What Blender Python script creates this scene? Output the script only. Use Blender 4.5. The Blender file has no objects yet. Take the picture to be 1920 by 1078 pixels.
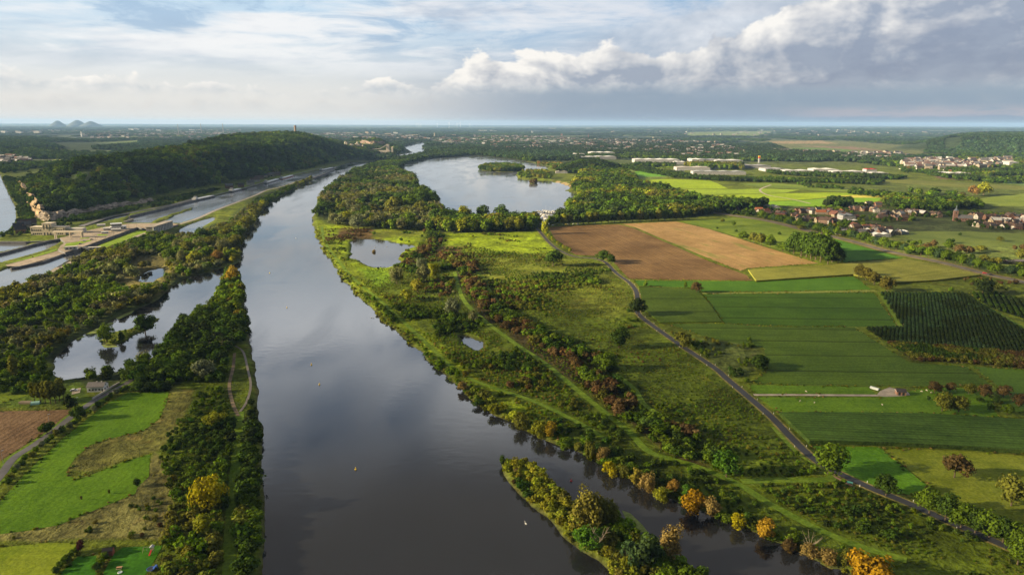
import bpy, math, random
import numpy as np
from mathutils import Vector, Matrix
from mathutils.geometry import tessellate_polygon

# ------------------------------------------------------------------ camera, sky, sun, exposure
scene = bpy.context.scene
col = scene.collection
EXPO = 1.8
K = 1.0 / 2 ** EXPO
F, CX, CY, CAM_H, Y_HOR = 1280.0, 960.0, 539.0, 120.0, 231.5
PITCH = math.atan((CY - Y_HOR) / F)
ROLL = math.atan(7 / 1920)
cam = bpy.data.cameras.new('camera')
cam.sensor_width = 36.0
cam.lens = 36.0 * F / 1920.0
cam.clip_start = 1.0
cam.clip_end = 200000.0
cam_ob = bpy.data.objects.new('camera', cam)
col.objects.link(cam_ob)
cam_ob.matrix_world = (Matrix.Translation((0, 0, CAM_H)) @ Matrix.Rotation(math.radians(90) - PITCH, 4, 'X')
                       @ Matrix.Rotation(ROLL, 4, 'Z'))
scene.camera = cam_ob

SUN_EL = 17.0
SUN_AZ = 10.0          # light travels towards +X, turned this many degrees towards +Y
sd_ = Vector((math.cos(math.radians(SUN_EL)) * math.cos(math.radians(SUN_AZ)),
              math.cos(math.radians(SUN_EL)) * math.sin(math.radians(SUN_AZ)), -math.sin(math.radians(SUN_EL))))
sun = bpy.data.lights.new('sun', 'SUN')
sun.energy = 5.0
sun.angle = math.radians(0.6)
sun.color = (1.0, 0.81, 0.51)
sun_ob = bpy.data.objects.new('sun', sun)
col.objects.link(sun_ob)
sun_ob.rotation_euler = sd_.to_track_quat('-Z', 'Y').to_euler()

scene.render.engine = 'CYCLES'
scene.cycles.max_bounces = 6
scene.cycles.diffuse_bounces = 2
scene.cycles.glossy_bounces = 3
scene.cycles.transmission_bounces = 2
scene.cycles.volume_bounces = 0
scene.cycles.transparent_max_bounces = 12
scene.cycles.use_denoising = True
scene.view_settings.view_transform = 'Standard'
scene.view_settings.look = 'None'
scene.view_settings.exposure = EXPO
scene.view_settings.gamma = 1.0
scene.view_settings.use_curve_mapping = False


# ------------------------------------------------------------------ a small wrapper round shader math
class Sock:
    def __init__(self, tree, s):
        self.t, self.s = tree, s

    def _m(self, op, a, b=None, c=None, clamp=False):
        n = self.t.nodes.new('ShaderNodeMath')
        n.operation = op
        n.use_clamp = clamp
        for i, v in enumerate((a, b, c)):
            if v is None:
                continue
            if isinstance(v, Sock):
                self.t.links.new(v.s, n.inputs[i])
            else:
                n.inputs[i].default_value = v
        return Sock(self.t, n.outputs[0])

    def __add__(self, o): return self._m('ADD', self, o)
    def __radd__(self, o): return self._m('ADD', self, o)
    def __sub__(self, o): return self._m('SUBTRACT', self, o)
    def __rsub__(self, o): return self._m('SUBTRACT', o, self)
    def __mul__(self, o): return self._m('MULTIPLY', self, o)
    def __rmul__(self, o): return self._m('MULTIPLY', self, o)
    def __truediv__(self, o): return self._m('DIVIDE', self, o)
    def max(self, o): return self._m('MAXIMUM', self, o)
    def min(self, o): return self._m('MINIMUM', self, o)
    def clamp(self): return self._m('ADD', self, 0.0, clamp=True)
    def pow(self, o): return self._m('POWER', self, o)

    def ss(self, a, b):
        n = self.t.nodes.new('ShaderNodeMapRange')
        n.interpolation_type = 'SMOOTHSTEP'
        self.t.links.new(self.s, n.inputs[0])
        rev = a > b
        n.inputs[1].default_value, n.inputs[2].default_value = (b, a) if rev else (a, b)
        n.inputs[3].default_value, n.inputs[4].default_value = (1, 0) if rev else (0, 1)
        return Sock(self.t, n.outputs[0])


def vec(t, x, y, z=0.0):
    n = t.nodes.new('ShaderNodeCombineXYZ')
    for i, v in enumerate((x, y, z)):
        if isinstance(v, Sock):
            t.links.new(v.s, n.inputs[i])
        else:
            n.inputs[i].default_value = v
    return n.outputs[0]


def noise(t, v, scale, detail=5, rough=0.55, dist=0.0):
    n = t.nodes.new('ShaderNodeTexNoise')
    if v is not None:
        t.links.new(v, n.inputs['Vector'])
    n.inputs['Scale'].default_value = scale
    n.inputs['Detail'].default_value = detail
    n.inputs['Roughness'].default_value = rough
    n.inputs['Distortion'].default_value = dist
    return Sock(t, n.outputs[0])


def cmix(t, f, a, b, mode='MIX'):
    n = t.nodes.new('ShaderNodeMix')
    n.data_type = 'RGBA'
    n.blend_type = mode
    for sock, v in ((n.inputs[0], f), (n.inputs[6], a), (n.inputs[7], b)):
        if isinstance(v, Sock):
            t.links.new(v.s, sock)
        elif hasattr(v, 'links') or isinstance(v, bpy.types.NodeSocket):
            t.links.new(v, sock)
        elif isinstance(v, (int, float)):
            sock.default_value = v
        else:
            sock.default_value = tuple(v) + (1,) if len(v) == 3 else tuple(v)
    return n.outputs[2]


def lin(r, g, b, k=1.0):
    f = lambda c: (c / 255 / 12.92 if c / 255 <= 0.04045 else ((c / 255 + 0.055) / 1.055) ** 2.4) * k
    return (f(r), f(g), f(b))


# ------------------------------------------------------------------ world: Nishita sky with cloud layers over it
world = bpy.data.worlds.new('World')
scene.world = world
world.use_nodes = True
wt = world.node_tree
wt.nodes.clear()
wout = wt.nodes.new('ShaderNodeOutputWorld')
bg = wt.nodes.new('ShaderNodeBackground')
bg2 = wt.nodes.new('ShaderNodeBackground')
mixs = wt.nodes.new('ShaderNodeMixShader')
sky = wt.nodes.new('ShaderNodeTexSky')
sky.sky_type = 'NISHITA'
sky.sun_disc = False
sky.sun_elevation = math.radians(SUN_EL)
sky.sun_rotation = math.radians(270 - SUN_AZ)
bg.inputs[1].default_value = 0.06
wt.links.new(sky.outputs[0], bg.inputs[0])


def build_clouds():
    t = wt
    tc = t.nodes.new('ShaderNodeTexCoord')
    sp = t.nodes.new('ShaderNodeSeparateXYZ')
    t.links.new(tc.outputs['Generated'], sp.inputs[0])
    dx, dy, dz = (Sock(t, s) for s in sp.outputs)
    az = dx._m('ARCTAN2', dx, dy)
    el = dz
    h = el.max(0.0)
    # high veils: a flat layer seen in perspective
    den = h + 0.09
    px, py = dx / den, dy / den
    n1 = noise(t, vec(t, px * 0.55, py * 1.15), 1.0, 5, 0.58, 0.35)
    n2 = noise(t, vec(t, px * 0.30 + 7.3, py * 0.5 + 2.1), 1.0, 3, 0.5)
    n3 = noise(t, vec(t, az * 5.0, el * 22.0, 3.0), 1.0, 4, 0.6, 0.3)
    right = az.ss(-0.35, 0.42)
    up = el.ss(0.02, 0.16)
    c = cmix(t, right, lin(232, 230, 227, K), lin(143, 159, 184, K))             # air near the horizon
    upc = cmix(t, right, lin(200, 224, 243, K), lin(160, 187, 217, K))            # clear air higher up
    c = cmix(t, up, c, upc)
    n7 = noise(t, vec(t, px * 1.5 + 3.0, py * 1.35), 1.0, 6, 0.64, 0.7)
    veil = (n1 * 0.55 + n2 * 0.40 + n7 * 0.35).ss(0.57, 0.72) * el.ss(0.04, 0.10)
    c = cmix(t, veil, c, cmix(t, right, lin(247, 247, 248, K), lin(216, 221, 232, K)))
    gap = n7.ss(0.52, 0.36) * el.ss(0.07, 0.12) * (1.0 - veil) * 0.6
    c = cmix(t, gap, c, lin(150, 180, 213, K))
    dark = n3.ss(0.44, 0.70) * el.ss(0.03, 0.10) * (0.38 + az.ss(-0.45, 0.05) * 0.32)
    c = cmix(t, dark, c, lin(148, 171, 200, K))
    # a row of small cumulus low over the horizon on the left
    def cumulus(c, base_el, top, amp, sc, seed, lit, shade, soft=0.014, cut=0.0, fade=0.02, extra=0.0, gain=3.4):
        v = vec(t, az * sc, el * sc * 1.5, seed)
        nn = noise(t, v, 1.0, 7, 0.60, 0.2)
        vl = vec(t, az * sc - 0.16, el * sc * 1.5 + 0.20, seed)
        nl = noise(t, vl, 1.0, 4, 0.58, 0.2)
        topv = top + (nn - 0.5) * amp
        m = (topv - el).ss(cut, cut + soft) * (el - base_el + (nn - 0.5) * 0.012).ss(-fade * 0.4, fade)
        rel = ((el - base_el) / (topv - base_el).max(0.01)).clamp()
        emb = ((nn - nl) * gain + 0.12 + rel.ss(0.45, 1.0) * 0.6 + extra).clamp()
        return cmix(t, m, c, cmix(t, emb, shade, lit)), m
    n4 = noise(t, vec(t, az * 9.0, 0.7), 1.0, 2, 0.5)
    c, _ = cumulus(c, 0.034, 0.012 + n4 * 0.075, 0.085, 15.0, 1.7, lin(255, 250, 244, K), lin(196, 203, 212, K), 0.006, extra=0.2)
    c, _ = cumulus(c, 0.016, 0.010 + n4 * 0.040, 0.050, 21.0, 5.2, lin(228, 218, 212, K), lin(204, 207, 211, K), 0.02)
    # grey shelf under the bank, then the bank, its top climbing to the right
    shelf = el.ss(-0.03, 0.02) * el.ss(0.075, 0.045) * az.ss(-0.22, 0.12) * 0.85
    c = cmix(t, shelf, c, lin(136, 155, 178, K))
    top = az.ss(-0.20, -0.02) * 0.060 + az.ss(0.02, 0.62) * 0.092 + 0.030
    front = az.ss(-0.20, -0.06)
    c2, m = cumulus(c, 0.066, top + 0.045, 0.085, 8.0, 8.8, lin(244, 244, 246, K), lin(184, 193, 208, K), 0.02)
    c = cmix(t, front * az.ss(0.0, 0.25) * 0.8, c, c2)
    c2, m = cumulus(c, 0.044, top, 0.120, 9.0, 4.4, lin(255, 250, 244, K), lin(158, 167, 186, K), 0.008, fade=0.018, extra=az.ss(0.26, -0.02) * 0.55 + az.ss(0.22, 0.5) * -0.05, gain=4.2)
    c2b = cmix(t, (el - top + 0.05).ss(0.03, -0.04) * az.ss(0.10, 0.36) * m * (0.30 + noise(t, vec(t, az * 14.0, el * 34.0, 6.0), 1.0, 5, 0.6).ss(0.35, 0.65) * 0.55), c2, lin(130, 140, 166, K))
    c = cmix(t, front, c, c2b)
    # warm low streak at the right
    n5 = noise(t, vec(t, az * 16.0, el * 90.0, 2.0), 1.0, 5, 0.6)
    streak = (n5 + el.ss(0.004, 0.012) * 0.25).ss(0.55, 0.8) * el.ss(0.004, 0.012) * el.ss(0.026, 0.016) * az.ss(0.32, 0.45) * 0.3
    c = cmix(t, streak, c, lin(222, 196, 194, K))
    # out of frame, overhead: unseen cloud with blue gaps, boosted past white to brighten the water
    hi = el.ss(0.17, 0.30)
    n6 = noise(t, vec(t, px * 1.05 + 1.0, py * 0.80 + 0.6), 1.0, 5, 0.5, 0.4)
    over = cmix(t, n6.ss(0.34, 0.54), lin(110, 160, 215, K), lin(248, 251, 255, K * 2.2))
    c = cmix(t, hi, c, over)
    c = cmix(t, el.ss(0.38, 0.52), c, lin(200, 194, 190, K * 0.78))  # dimmed further up to weaken the fill light
    # unseen sky behind the viewer, darkened to weaken the fill light
    c = cmix(t, dy.ss(0.35, -0.3), c, lin(150, 158, 172, K * 0.42))
    t.links.new(c, bg2.inputs[0])


build_clouds()
bg2.inputs[1].default_value = 1.0
mixs.inputs[0].default_value = 0.93
wt.links.new(bg.outputs[0], mixs.inputs[1])
wt.links.new(bg2.outputs[0], mixs.inputs[2])
wt.links.new(mixs.outputs[0], wout.inputs[0])

# ------------------------------------------------------------------ helpers
rng = np.random.default_rng(7)
random.seed(7)


def P(x, y, z=0.0):
    """where the sight line through photo pixel (x, y) meets height z"""
    x, y = np.asarray(x, float), np.asarray(y, float)
    u, v = (x - CX) / F, (CY - y) / F
    c, s = math.cos(ROLL), math.sin(ROLL)
    u, v = u * c - v * s, u * s + v * c
    cp, sp = math.cos(PITCH), math.sin(PITCH)
    dy, dz = cp + v * sp, -sp + v * cp
    t = (z - CAM_H) / dz
    return u * t, dy * t


LZ = 1.2               # height of the flat land above the water


def W(pts, z=LZ):
    a = np.array(pts, float)
    x, y = P(a[:, 0], a[:, 1], z)
    return np.stack([x, y], 1)


def ppm(y):
    """photo pixels per metre for something standing on the ground at world y"""
    return F / (y * math.cos(PITCH) + CAM_H * math.sin(PITCH))


def inside(poly, x, y):
    poly = np.asarray(poly)
    r = np.zeros(np.shape(x), bool)
    n = len(poly)
    j = n - 1
    for i in range(n):
        xi, yi = poly[i]
        xj, yj = poly[j]
        if yi != yj:
            r ^= ((yi > y) != (yj > y)) & (x < (xj - xi) * (y - yi) / (yj - yi) + xi)
        j = i
    return r


def dist_poly(poly, x, y, closed=True):
    poly = np.asarray(poly)
    d = np.full(np.shape(x), 1e12)
    n = len(poly)
    for i in range(n if closed else n - 1):
        ax, ay = poly[i]
        bx, by = poly[(i + 1) % n]
        ex, ey = bx - ax, by - ay
        l2 = ex * ex + ey * ey + 1e-9
        t = np.clip(((x - ax) * ex + (y - ay) * ey) / l2, 0, 1)
        d = np.minimum(d, (x - ax - t * ex) ** 2 + (y - ay - t * ey) ** 2)
    return np.sqrt(d)


def vnoise(x, y, seed=0):
    xi, yi = np.floor(x).astype(np.int64), np.floor(y).astype(np.int64)
    fx, fy = x - xi, y - yi
    fx, fy = fx * fx * (3 - 2 * fx), fy * fy * (3 - 2 * fy)

    def hsh(a, b):
        v = (a * 374761393 + b * 668265263 + seed * 974711) & 0x7fffffff
        v = ((v ^ (v >> 13)) * 1274126177) & 0x7fffffff
        return ((v ^ (v >> 16)) & 0xffff) / 65535.0
    a, b, c, d = hsh(xi, yi), hsh(xi + 1, yi), hsh(xi, yi + 1), hsh(xi + 1, yi + 1)
    return (a * (1 - fx) + b * fx) * (1 - fy) + (c * (1 - fx) + d * fx) * fy


def fbm(x, y, seed=0, o=4):
    r, a, s = 0, 0.5, 0
    for k in range(o):
        r = r + a * vnoise(x * 2 ** k, y * 2 ** k, seed + k * 17)
        s += a
        a *= 0.5
    return r / s


def sstep(x, a, b):
    t = np.clip((x - a) / (b - a), 0, 1)
    return t * t * (3 - 2 * t)


def link(name, me, parent=None):
    o = bpy.data.objects.new(name, me)
    col.objects.link(o)
    if parent is not None:
        o.parent = parent
    return o


def tag(o, label=None, cat=None, group=None, kind=None):
    if label: o['label'] = label
    if cat: o['category'] = cat
    if group: o['group'] = group
    if kind: o['kind'] = kind
    return o


def thing(name, label, cat, loc, rz=0.0, group=None, scale=None):
    o = link(name, None)
    o.empty_display_size = 0.5
    o.location = loc
    o.rotation_euler = (0, 0, rz)
    if scale is not None:
        o.scale = scale
    return tag(o, label, cat, group)


ONES = ('zero first second third fourth fifth sixth seventh eighth ninth tenth eleventh twelfth thirteenth fourteenth fifteenth '
        'sixteenth seventeenth eighteenth nineteenth').split()
TENS = '- - twenty thirty forty fifty sixty seventy eighty ninety'.split()
TENTH = '- - twentieth thirtieth fortieth fiftieth sixtieth seventieth eightieth ninetieth'.split()


def ordinal(n):
    if n < 20: return ONES[n]
    if n % 10 == 0: return TENTH[n // 10]
    return TENS[n // 10] + '-' + ONES[n % 10]


class MB:
    """collects shapes, then links them as one mesh object"""
    def __init__(self):
        self.v, self.f, self.mi = [], [], []

    def add(self, vs, fs, m=0):
        b = len(self.v)
        self.v += [tuple(map(float, p)) for p in vs]
        self.f += [tuple(b + i for i in q) for q in fs]
        self.mi += [m] * len(fs)
        return self

    def box(self, x0, x1, y0, y1, z0, z1, m=0, rz=0.0, c=(0, 0)):
        ps = [(x0, y0, z0), (x1, y0, z0), (x1, y1, z0), (x0, y1, z0), (x0, y0, z1), (x1, y0, z1), (x1, y1, z1), (x0, y1, z1)]
        if rz:
            ca, sa = math.cos(rz), math.sin(rz)
            ps = [(c[0] + x * ca - y * sa, c[1] + x * sa + y * ca, z) for x, y, z in ps]
        return self.add(ps, [(3, 2, 1, 0), (4, 5, 6, 7), (0, 1, 5, 4), (1, 2, 6, 5), (2, 3, 7, 6), (3, 0, 4, 7)], m)

    def tube(self, p, q, r0, r1, n=8, m=0):
        p, q = Vector(p), Vector(q)
        d = (q - p).normalized()
        a = d.cross(Vector((0, 0, 1)) if abs(d.z) < 0.9 else Vector((1, 0, 0))).normalized()
        b = d.cross(a)
        ring = lambda c, r: [c + (a * math.cos(k * 2 * math.pi / n) + b * math.sin(k * 2 * math.pi / n)) * r for k in range(n)]
        vs = ring(p, r0) + ring(q, r1)
        fs = [(k, (k + 1) % n, n + (k + 1) % n, n + k) for k in range(n)] + [tuple(range(n - 1, -1, -1)), tuple(range(n, 2 * n))]
        return self.add(vs, fs, m)

    def lathe(self, prof, n=12, c=(0, 0), m=0):
        vs, fs = [], []
        for r, z in prof:
            vs += [(c[0] + r * math.cos(k * 2 * math.pi / n), c[1] + r * math.sin(k * 2 * math.pi / n), z) for k in range(n)]
        for i in range(len(prof) - 1):
            fs += [(i * n + k, i * n + (k + 1) % n, (i + 1) * n + (k + 1) % n, (i + 1) * n + k) for k in range(n)]
        fs += [tuple(range(n - 1, -1, -1)), tuple(range((len(prof) - 1) * n, len(prof) * n))]
        return self.add(vs, fs, m)

    def prism(self, poly, z0, z1, m=0, side=None, bottom=False):
        poly = [tuple(map(float, p)) for p in poly]
        area = sum(poly[i][0] * poly[(i + 1) % len(poly)][1] - poly[(i + 1) % len(poly)][0] * poly[i][1] for i in range(len(poly)))
        if area < 0: poly = poly[::-1]
        n = len(poly)
        vs = [(x, y, z1) for x, y in poly] + [(x, y, z0) for x, y in poly]
        tris = tessellate_polygon([[Vector((x, y, 0)) for x, y in poly]])
        up = []
        for a, b, c in tris:
            A, B, C = poly[a], poly[b], poly[c]
            up.append((a, b, c) if (B[0] - A[0]) * (C[1] - A[1]) - (B[1] - A[1]) * (C[0] - A[0]) > 0 else (a, c, b))
        self.add(vs, up, m)
        self.add(vs, [(i, i + n, (i + 1) % n + n, (i + 1) % n) for i in range(n)], m if side is None else side)
        return self

    def mesh(self, name, *mats, smooth=False):
        me = bpy.data.meshes.new(name)
        me.from_pydata(self.v, [], self.f)
        for m in mats: me.materials.append(m)
        if len(mats) > 1: me.polygons.foreach_set('material_index', self.mi)
        if smooth: me.polygons.foreach_set('use_smooth', [True] * len(me.polygons))
        me.update()
        return me

    def build(self, name, *mats, parent=None, smooth=False):
        return link(name, self.mesh(name, *mats, smooth=smooth), parent)


def sheet(name, poly, z, m, kind='structure'):
    """a flat sheet following a world outline"""
    poly = [tuple(map(float, p)) for p in poly]
    tris = tessellate_polygon([[Vector((x, y, 0)) for x, y in poly]])
    fs = []
    for a, b, c in tris:
        A, B, C = poly[a], poly[b], poly[c]
        fs.append((a, b, c) if (B[0] - A[0]) * (C[1] - A[1]) - (B[1] - A[1]) * (C[0] - A[0]) > 0 else (a, c, b))
    me = bpy.data.meshes.new(name)
    me.from_pydata([(x, y, z) for x, y in poly], [], fs)
    me.materials.append(m)
    me.update()
    o = link(name, me)
    if kind: o['kind'] = kind
    return o


def smooth_line(pts, n=6):
    """Catmull-Rom through world points"""
    p = np.asarray(pts, float)
    p = np.vstack([2 * p[0] - p[1], p, 2 * p[-1] - p[-2]])
    out = []
    for i in range(1, len(p) - 2):
        for k in range(n):
            t = k / n
            out.append(0.5 * (2 * p[i] + (p[i + 1] - p[i - 1]) * t + (2 * p[i - 1] - 5 * p[i] + 4 * p[i + 1] - p[i + 2]) * t * t
                              + (3 * p[i] - p[i - 1] - 3 * p[i + 1] + p[i + 2]) * t ** 3))
    out.append(p[-2])
    return np.array(out)


def ribbon(name, pts, w, z, m, kind='structure', smooth=True, thick=0.0):
    p = smooth_line(pts) if smooth else np.asarray(pts, float)
    d = np.gradient(p, axis=0)
    d /= np.linalg.norm(d, axis=1)[:, None] + 1e-9
    nrm = np.stack([-d[:, 1], d[:, 0]], 1) * w / 2
    L, R = p + nrm, p - nrm
    b = MB()
    n = len(p)
    vs = [(x, y, z) for x, y in L] + [(x, y, z) for x, y in R]
    b.add(vs, [(i, i + n, i + 1 + n, i + 1) for i in range(n - 1)])
    if thick:
        b.add(vs + [(x, y, z - thick) for x, y in L] + [(x, y, z - thick) for x, y in R],
              [(i + 2 * n, i, i + 1, i + 1 + 2 * n) for i in range(n - 1)] + [(i + n, i + 3 * n, i + 1 + 3 * n, i + 1 + n) for i in range(n - 1)]
              + [(0, 2 * n, 3 * n, n), (n - 1, 2 * n - 1, 4 * n - 1, 3 * n - 1)])
    o = b.build(name, m)
    if kind: o['kind'] = kind
    return o


def along(pts, step, jit=0.0):
    """points every `step` metres along a world polyline, with the direction angle"""
    p = np.asarray(pts, float)
    out, carry = [], step * 0.5
    for i in range(len(p) - 1):
        d = p[i + 1] - p[i]
        L = np.linalg.norm(d)
        s = carry
        while s < L:
            q = p[i] + d * (s / L) + rng.normal(0, jit, 2) if jit else p[i] + d * (s / L)
            out.append((q[0], q[1], math.atan2(d[1], d[0])))
            s += step
        carry = s - L
    return out


# ------------------------------------------------------------------ materials
def mat(name):
    m = bpy.data.materials.new(name)
    m.use_nodes = True
    t = m.node_tree
    bs = t.nodes['Principled BSDF']
    bs.inputs['Specular IOR Level'].default_value = 0.2
    return m, t, bs


def obj_coord(t):
    tc = t.nodes.new('ShaderNodeTexCoord')
    return tc.outputs['Object']


def plain(name, c, rough=0.7, var=0.25, scale=0.6, metal=0.0, c2=None):
    m, t, bs = mat(name)
    bs.inputs['Roughness'].default_value = rough
    bs.inputs['Metallic'].default_value = metal
    n = noise(t, obj_coord(t), scale, 5, 0.6)
    d = tuple(x * (1 - var) for x in c) if c2 is None else c2
    e = tuple(min(1, x * (1 + var * 0.6)) for x in c)
    t.links.new(cmix(t, n.ss(0.3, 0.7), d, e), bs.inputs['Base Color'])
    return m


def tinted(name, rough=0.75, var=0.25, scale=0.5):
    """colour comes from the object's own colour setting"""
    m, t, bs = mat(name)
    bs.inputs['Roughness'].default_value = rough
    oi = t.nodes.new('ShaderNodeObjectInfo')
    n = noise(t, obj_coord(t), scale, 4, 0.6)
    k = n.ss(0.3, 0.7) * (2 * var) + (1 - var)
    t.links.new(cmix(t, 1.0, oi.outputs['Color'], vec(t, k, k, k), 'MULTIPLY'), bs.inputs['Base Color'])
    return m


def leaf_mat(name, instanced):
    m = bpy.data.materials.new(name)
    m.use_nodes = True
    t = m.node_tree
    t.nodes.clear()
    out = t.nodes.new('ShaderNodeOutputMaterial')
    di, tr, mx = t.nodes.new('ShaderNodeBsdfDiffuse'), t.nodes.new('ShaderNodeBsdfTranslucent'), t.nodes.new('ShaderNodeMixShader')
    if instanced:
        at = t.nodes.new('ShaderNodeAttribute')
        at.attribute_type = 'INSTANCER'
        at.attribute_name = 'tint'
        c = at.outputs['Color']
    else:
        oi = t.nodes.new('ShaderNodeObjectInfo')
        c = oi.outputs['Color']
    ge = t.nodes.new('ShaderNodeNewGeometry')
    r = Sock(t, ge.outputs['Random Per Island'])
    k = r * 0.9 + 0.55
    c2 = cmix(t, 1.0, c, vec(t, k * 1.05, k, k * 0.9), 'MULTIPLY')
    t.links.new(c2, di.inputs[0])
    t.links.new(cmix(t, 1.0, c2, (1.15, 1.1, 0.6), 'MULTIPLY'), tr.inputs[0])
    mx.inputs[0].default_value = 0.22
    t.links.new(di.outputs[0], mx.inputs[1])
    t.links.new(tr.outputs[0], mx.inputs[2])
    t.links.new(mx.outputs[0], out.inputs[0])
    return m


LEAF = leaf_mat('leaves', False)
LEAF_I = leaf_mat('leaves_of_many', True)
BARK = plain('bark', (0.10, 0.075, 0.05), 0.9)
BARE = plain('bare_wood', (0.26, 0.21, 0.15), 0.9)


def water_mat(name, body, rip=0.05, scale=0.35, rough=0.05):
    m, t, bs = mat(name)
    bs.inputs['Specular IOR Level'].default_value = 0.75
    bs.inputs['IOR'].default_value = 1.333
    oc = obj_coord(t)
    mr = t.nodes.new('ShaderNodeMapping')
    mr.inputs['Scale'].default_value = (0.030, 0.008, 1.0)
    mr.inputs['Rotation'].default_value = (0, 0, 0.25)
    t.links.new(oc, mr.inputs[0])
    t.links.new((noise(t, mr.outputs[0], 1.0, 5, 0.62, 0.5).ss(0.42, 0.66) * 0.10 + rough).s, bs.inputs['Roughness'])
    n0 = noise(t, oc, 0.012, 4, 0.6)
    t.links.new(cmix(t, n0.ss(0.35, 0.65), body, tuple(x * 1.25 for x in body)), bs.inputs['Base Color'])
    mp = t.nodes.new('ShaderNodeMapping')
    mp.inputs['Scale'].default_value = (0.55, 1.0, 1.0)
    t.links.new(oc, mp.inputs[0])
    n1 = noise(t, mp.outputs[0], scale, 4, 0.6)
    calm = noise(t, oc, 0.018, 3, 0.5).ss(0.35, 0.62)
    bp = t.nodes.new('ShaderNodeBump')
    bp.inputs['Distance'].default_value = 0.25
    t.links.new((calm * rip + rip * 0.25).s, bp.inputs['Strength'])
    t.links.new(n1.s, bp.inputs['Height'])
    t.links.new(bp.outputs[0], bs.inputs['Normal'])
    return m


def field_mat(name, c1, c2, rows=0.0, ang=0.0, depth=0.3, patch=0.03, tram=0.0, patch_c=None, bump=0.4, grain=0.9):
    """crop, grass or soil: soft patches, fine grain, rows along `ang` and tramlines"""
    m, t, bs = mat(name)
    bs.inputs['Roughness'].default_value = 0.9
    bs.inputs['Specular IOR Level'].default_value = 0.05
    oc = obj_coord(t)
    rot = t.nodes.new('ShaderNodeVectorRotate')
    rot.rotation_type = 'Z_AXIS'
    rot.inputs['Angle'].default_value = -ang
    t.links.new(oc, rot.inputs[0])
    sp = t.nodes.new('ShaderNodeSeparateXYZ')
    t.links.new(rot.outputs[0], sp.inputs[0])
    along_, across = Sock(t, sp.outputs[0]), Sock(t, sp.outputs[1])
    big = noise(t, oc, patch, 5, 0.62, 0.4)
    fine = noise(t, oc, grain, 4, 0.7)
    mott = noise(t, oc, patch * 4.5, 4, 0.65, 0.6)
    c = cmix(t, (big * 0.62 + mott * 0.30 + fine * 0.20).ss(0.42, 0.70), tuple(v * 0.88 for v in c1), tuple(v * 1.08 for v in c2))
    if patch_c is not None:
        c = cmix(t, noise(t, vec(t, along_ * 0.012, across * 0.05, 4.0), 1.0, 5, 0.6).ss(0.55, 0.68) * 0.8, c, patch_c)
    streak = noise(t, vec(t, along_ * 0.006, across * 0.32, 9.0), 1.0, 4, 0.7)
    k = streak.ss(0.3, 0.7) * (depth * 0.9) + (1 - depth * 0.45)
    if rows:
        w = (across * (2 * math.pi / rows))._m('SINE', across * (2 * math.pi / rows))
        k = k * (w * (depth * 0.35) + 1.0)
    if tram:
        u = (across / tram)._m('FRACT', across / tram)
        near = u._m('ABSOLUTE', u - 0.5)
        k = k * (1.0 - near.ss(0.05, 0.02) * 0.5)
    k = k * (fine.ss(0.25, 0.75) * 0.45 + 0.775)
    t.links.new(cmix(t, 1.0, c, vec(t, k, k, k), 'MULTIPLY'), bs.inputs['Base Color'])
    bp = t.nodes.new('ShaderNodeBump')
    bp.inputs['Distance'].default_value = 0.5
    bp.inputs['Strength'].default_value = bump
    t.links.new(fine.s, bp.inputs['Height'])
    t.links.new(bp.outputs[0], bs.inputs['Normal'])
    return m


CONC = plain('concrete', (0.26, 0.23, 0.19), 0.85, 0.3, 0.15)
CONC_DK = plain('shaded_dark_concrete', (0.10, 0.10, 0.11), 0.85, 0.4, 0.2)  # dark walls; on the platform sides this paints the chamber wall's shade
WHITE = plain('white_render', (0.46, 0.43, 0.38), 0.7, 0.1, 0.2)
DARKGLASS = plain('dark_glass', (0.03, 0.035, 0.04), 0.15, 0.2)
STEEL = plain('grey_steel', (0.30, 0.31, 0.33), 0.5, 0.2)
DARKSTEEL = plain('dark_steel', (0.05, 0.055, 0.065), 0.6, 0.2)
ASPHALT = plain('asphalt', (0.035, 0.036, 0.042), 0.8, 0.25, 0.08)
ASPHALT_OLD = plain('worn_asphalt', (0.11, 0.105, 0.11), 0.85, 0.3, 0.1)
GRAVEL = plain('pale_gravel', (0.34, 0.29, 0.23), 0.95, 0.3, 0.25)
DIRT = plain('dirt_track', (0.16, 0.12, 0.07), 0.95, 0.4, 0.2)
VERGE = field_mat('dry_verge', (0.22, 0.17, 0.05), (0.30, 0.23, 0.09), patch=0.2)
MOWN = field_mat('mown_grass_track', (0.085, 0.15, 0.012), (0.13, 0.19, 0.018), patch=0.08)
TINT = tinted('painted_surface')
TINT_ROOF = tinted('roof_covering', 0.8, 0.3, 0.9)
ROCK = plain('limestone', (0.30, 0.25, 0.20), 0.95, 0.55, 0.09)
ROCK_W = plain('warm_limestone', (0.33, 0.24, 0.14), 0.95, 0.6, 0.10)

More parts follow.
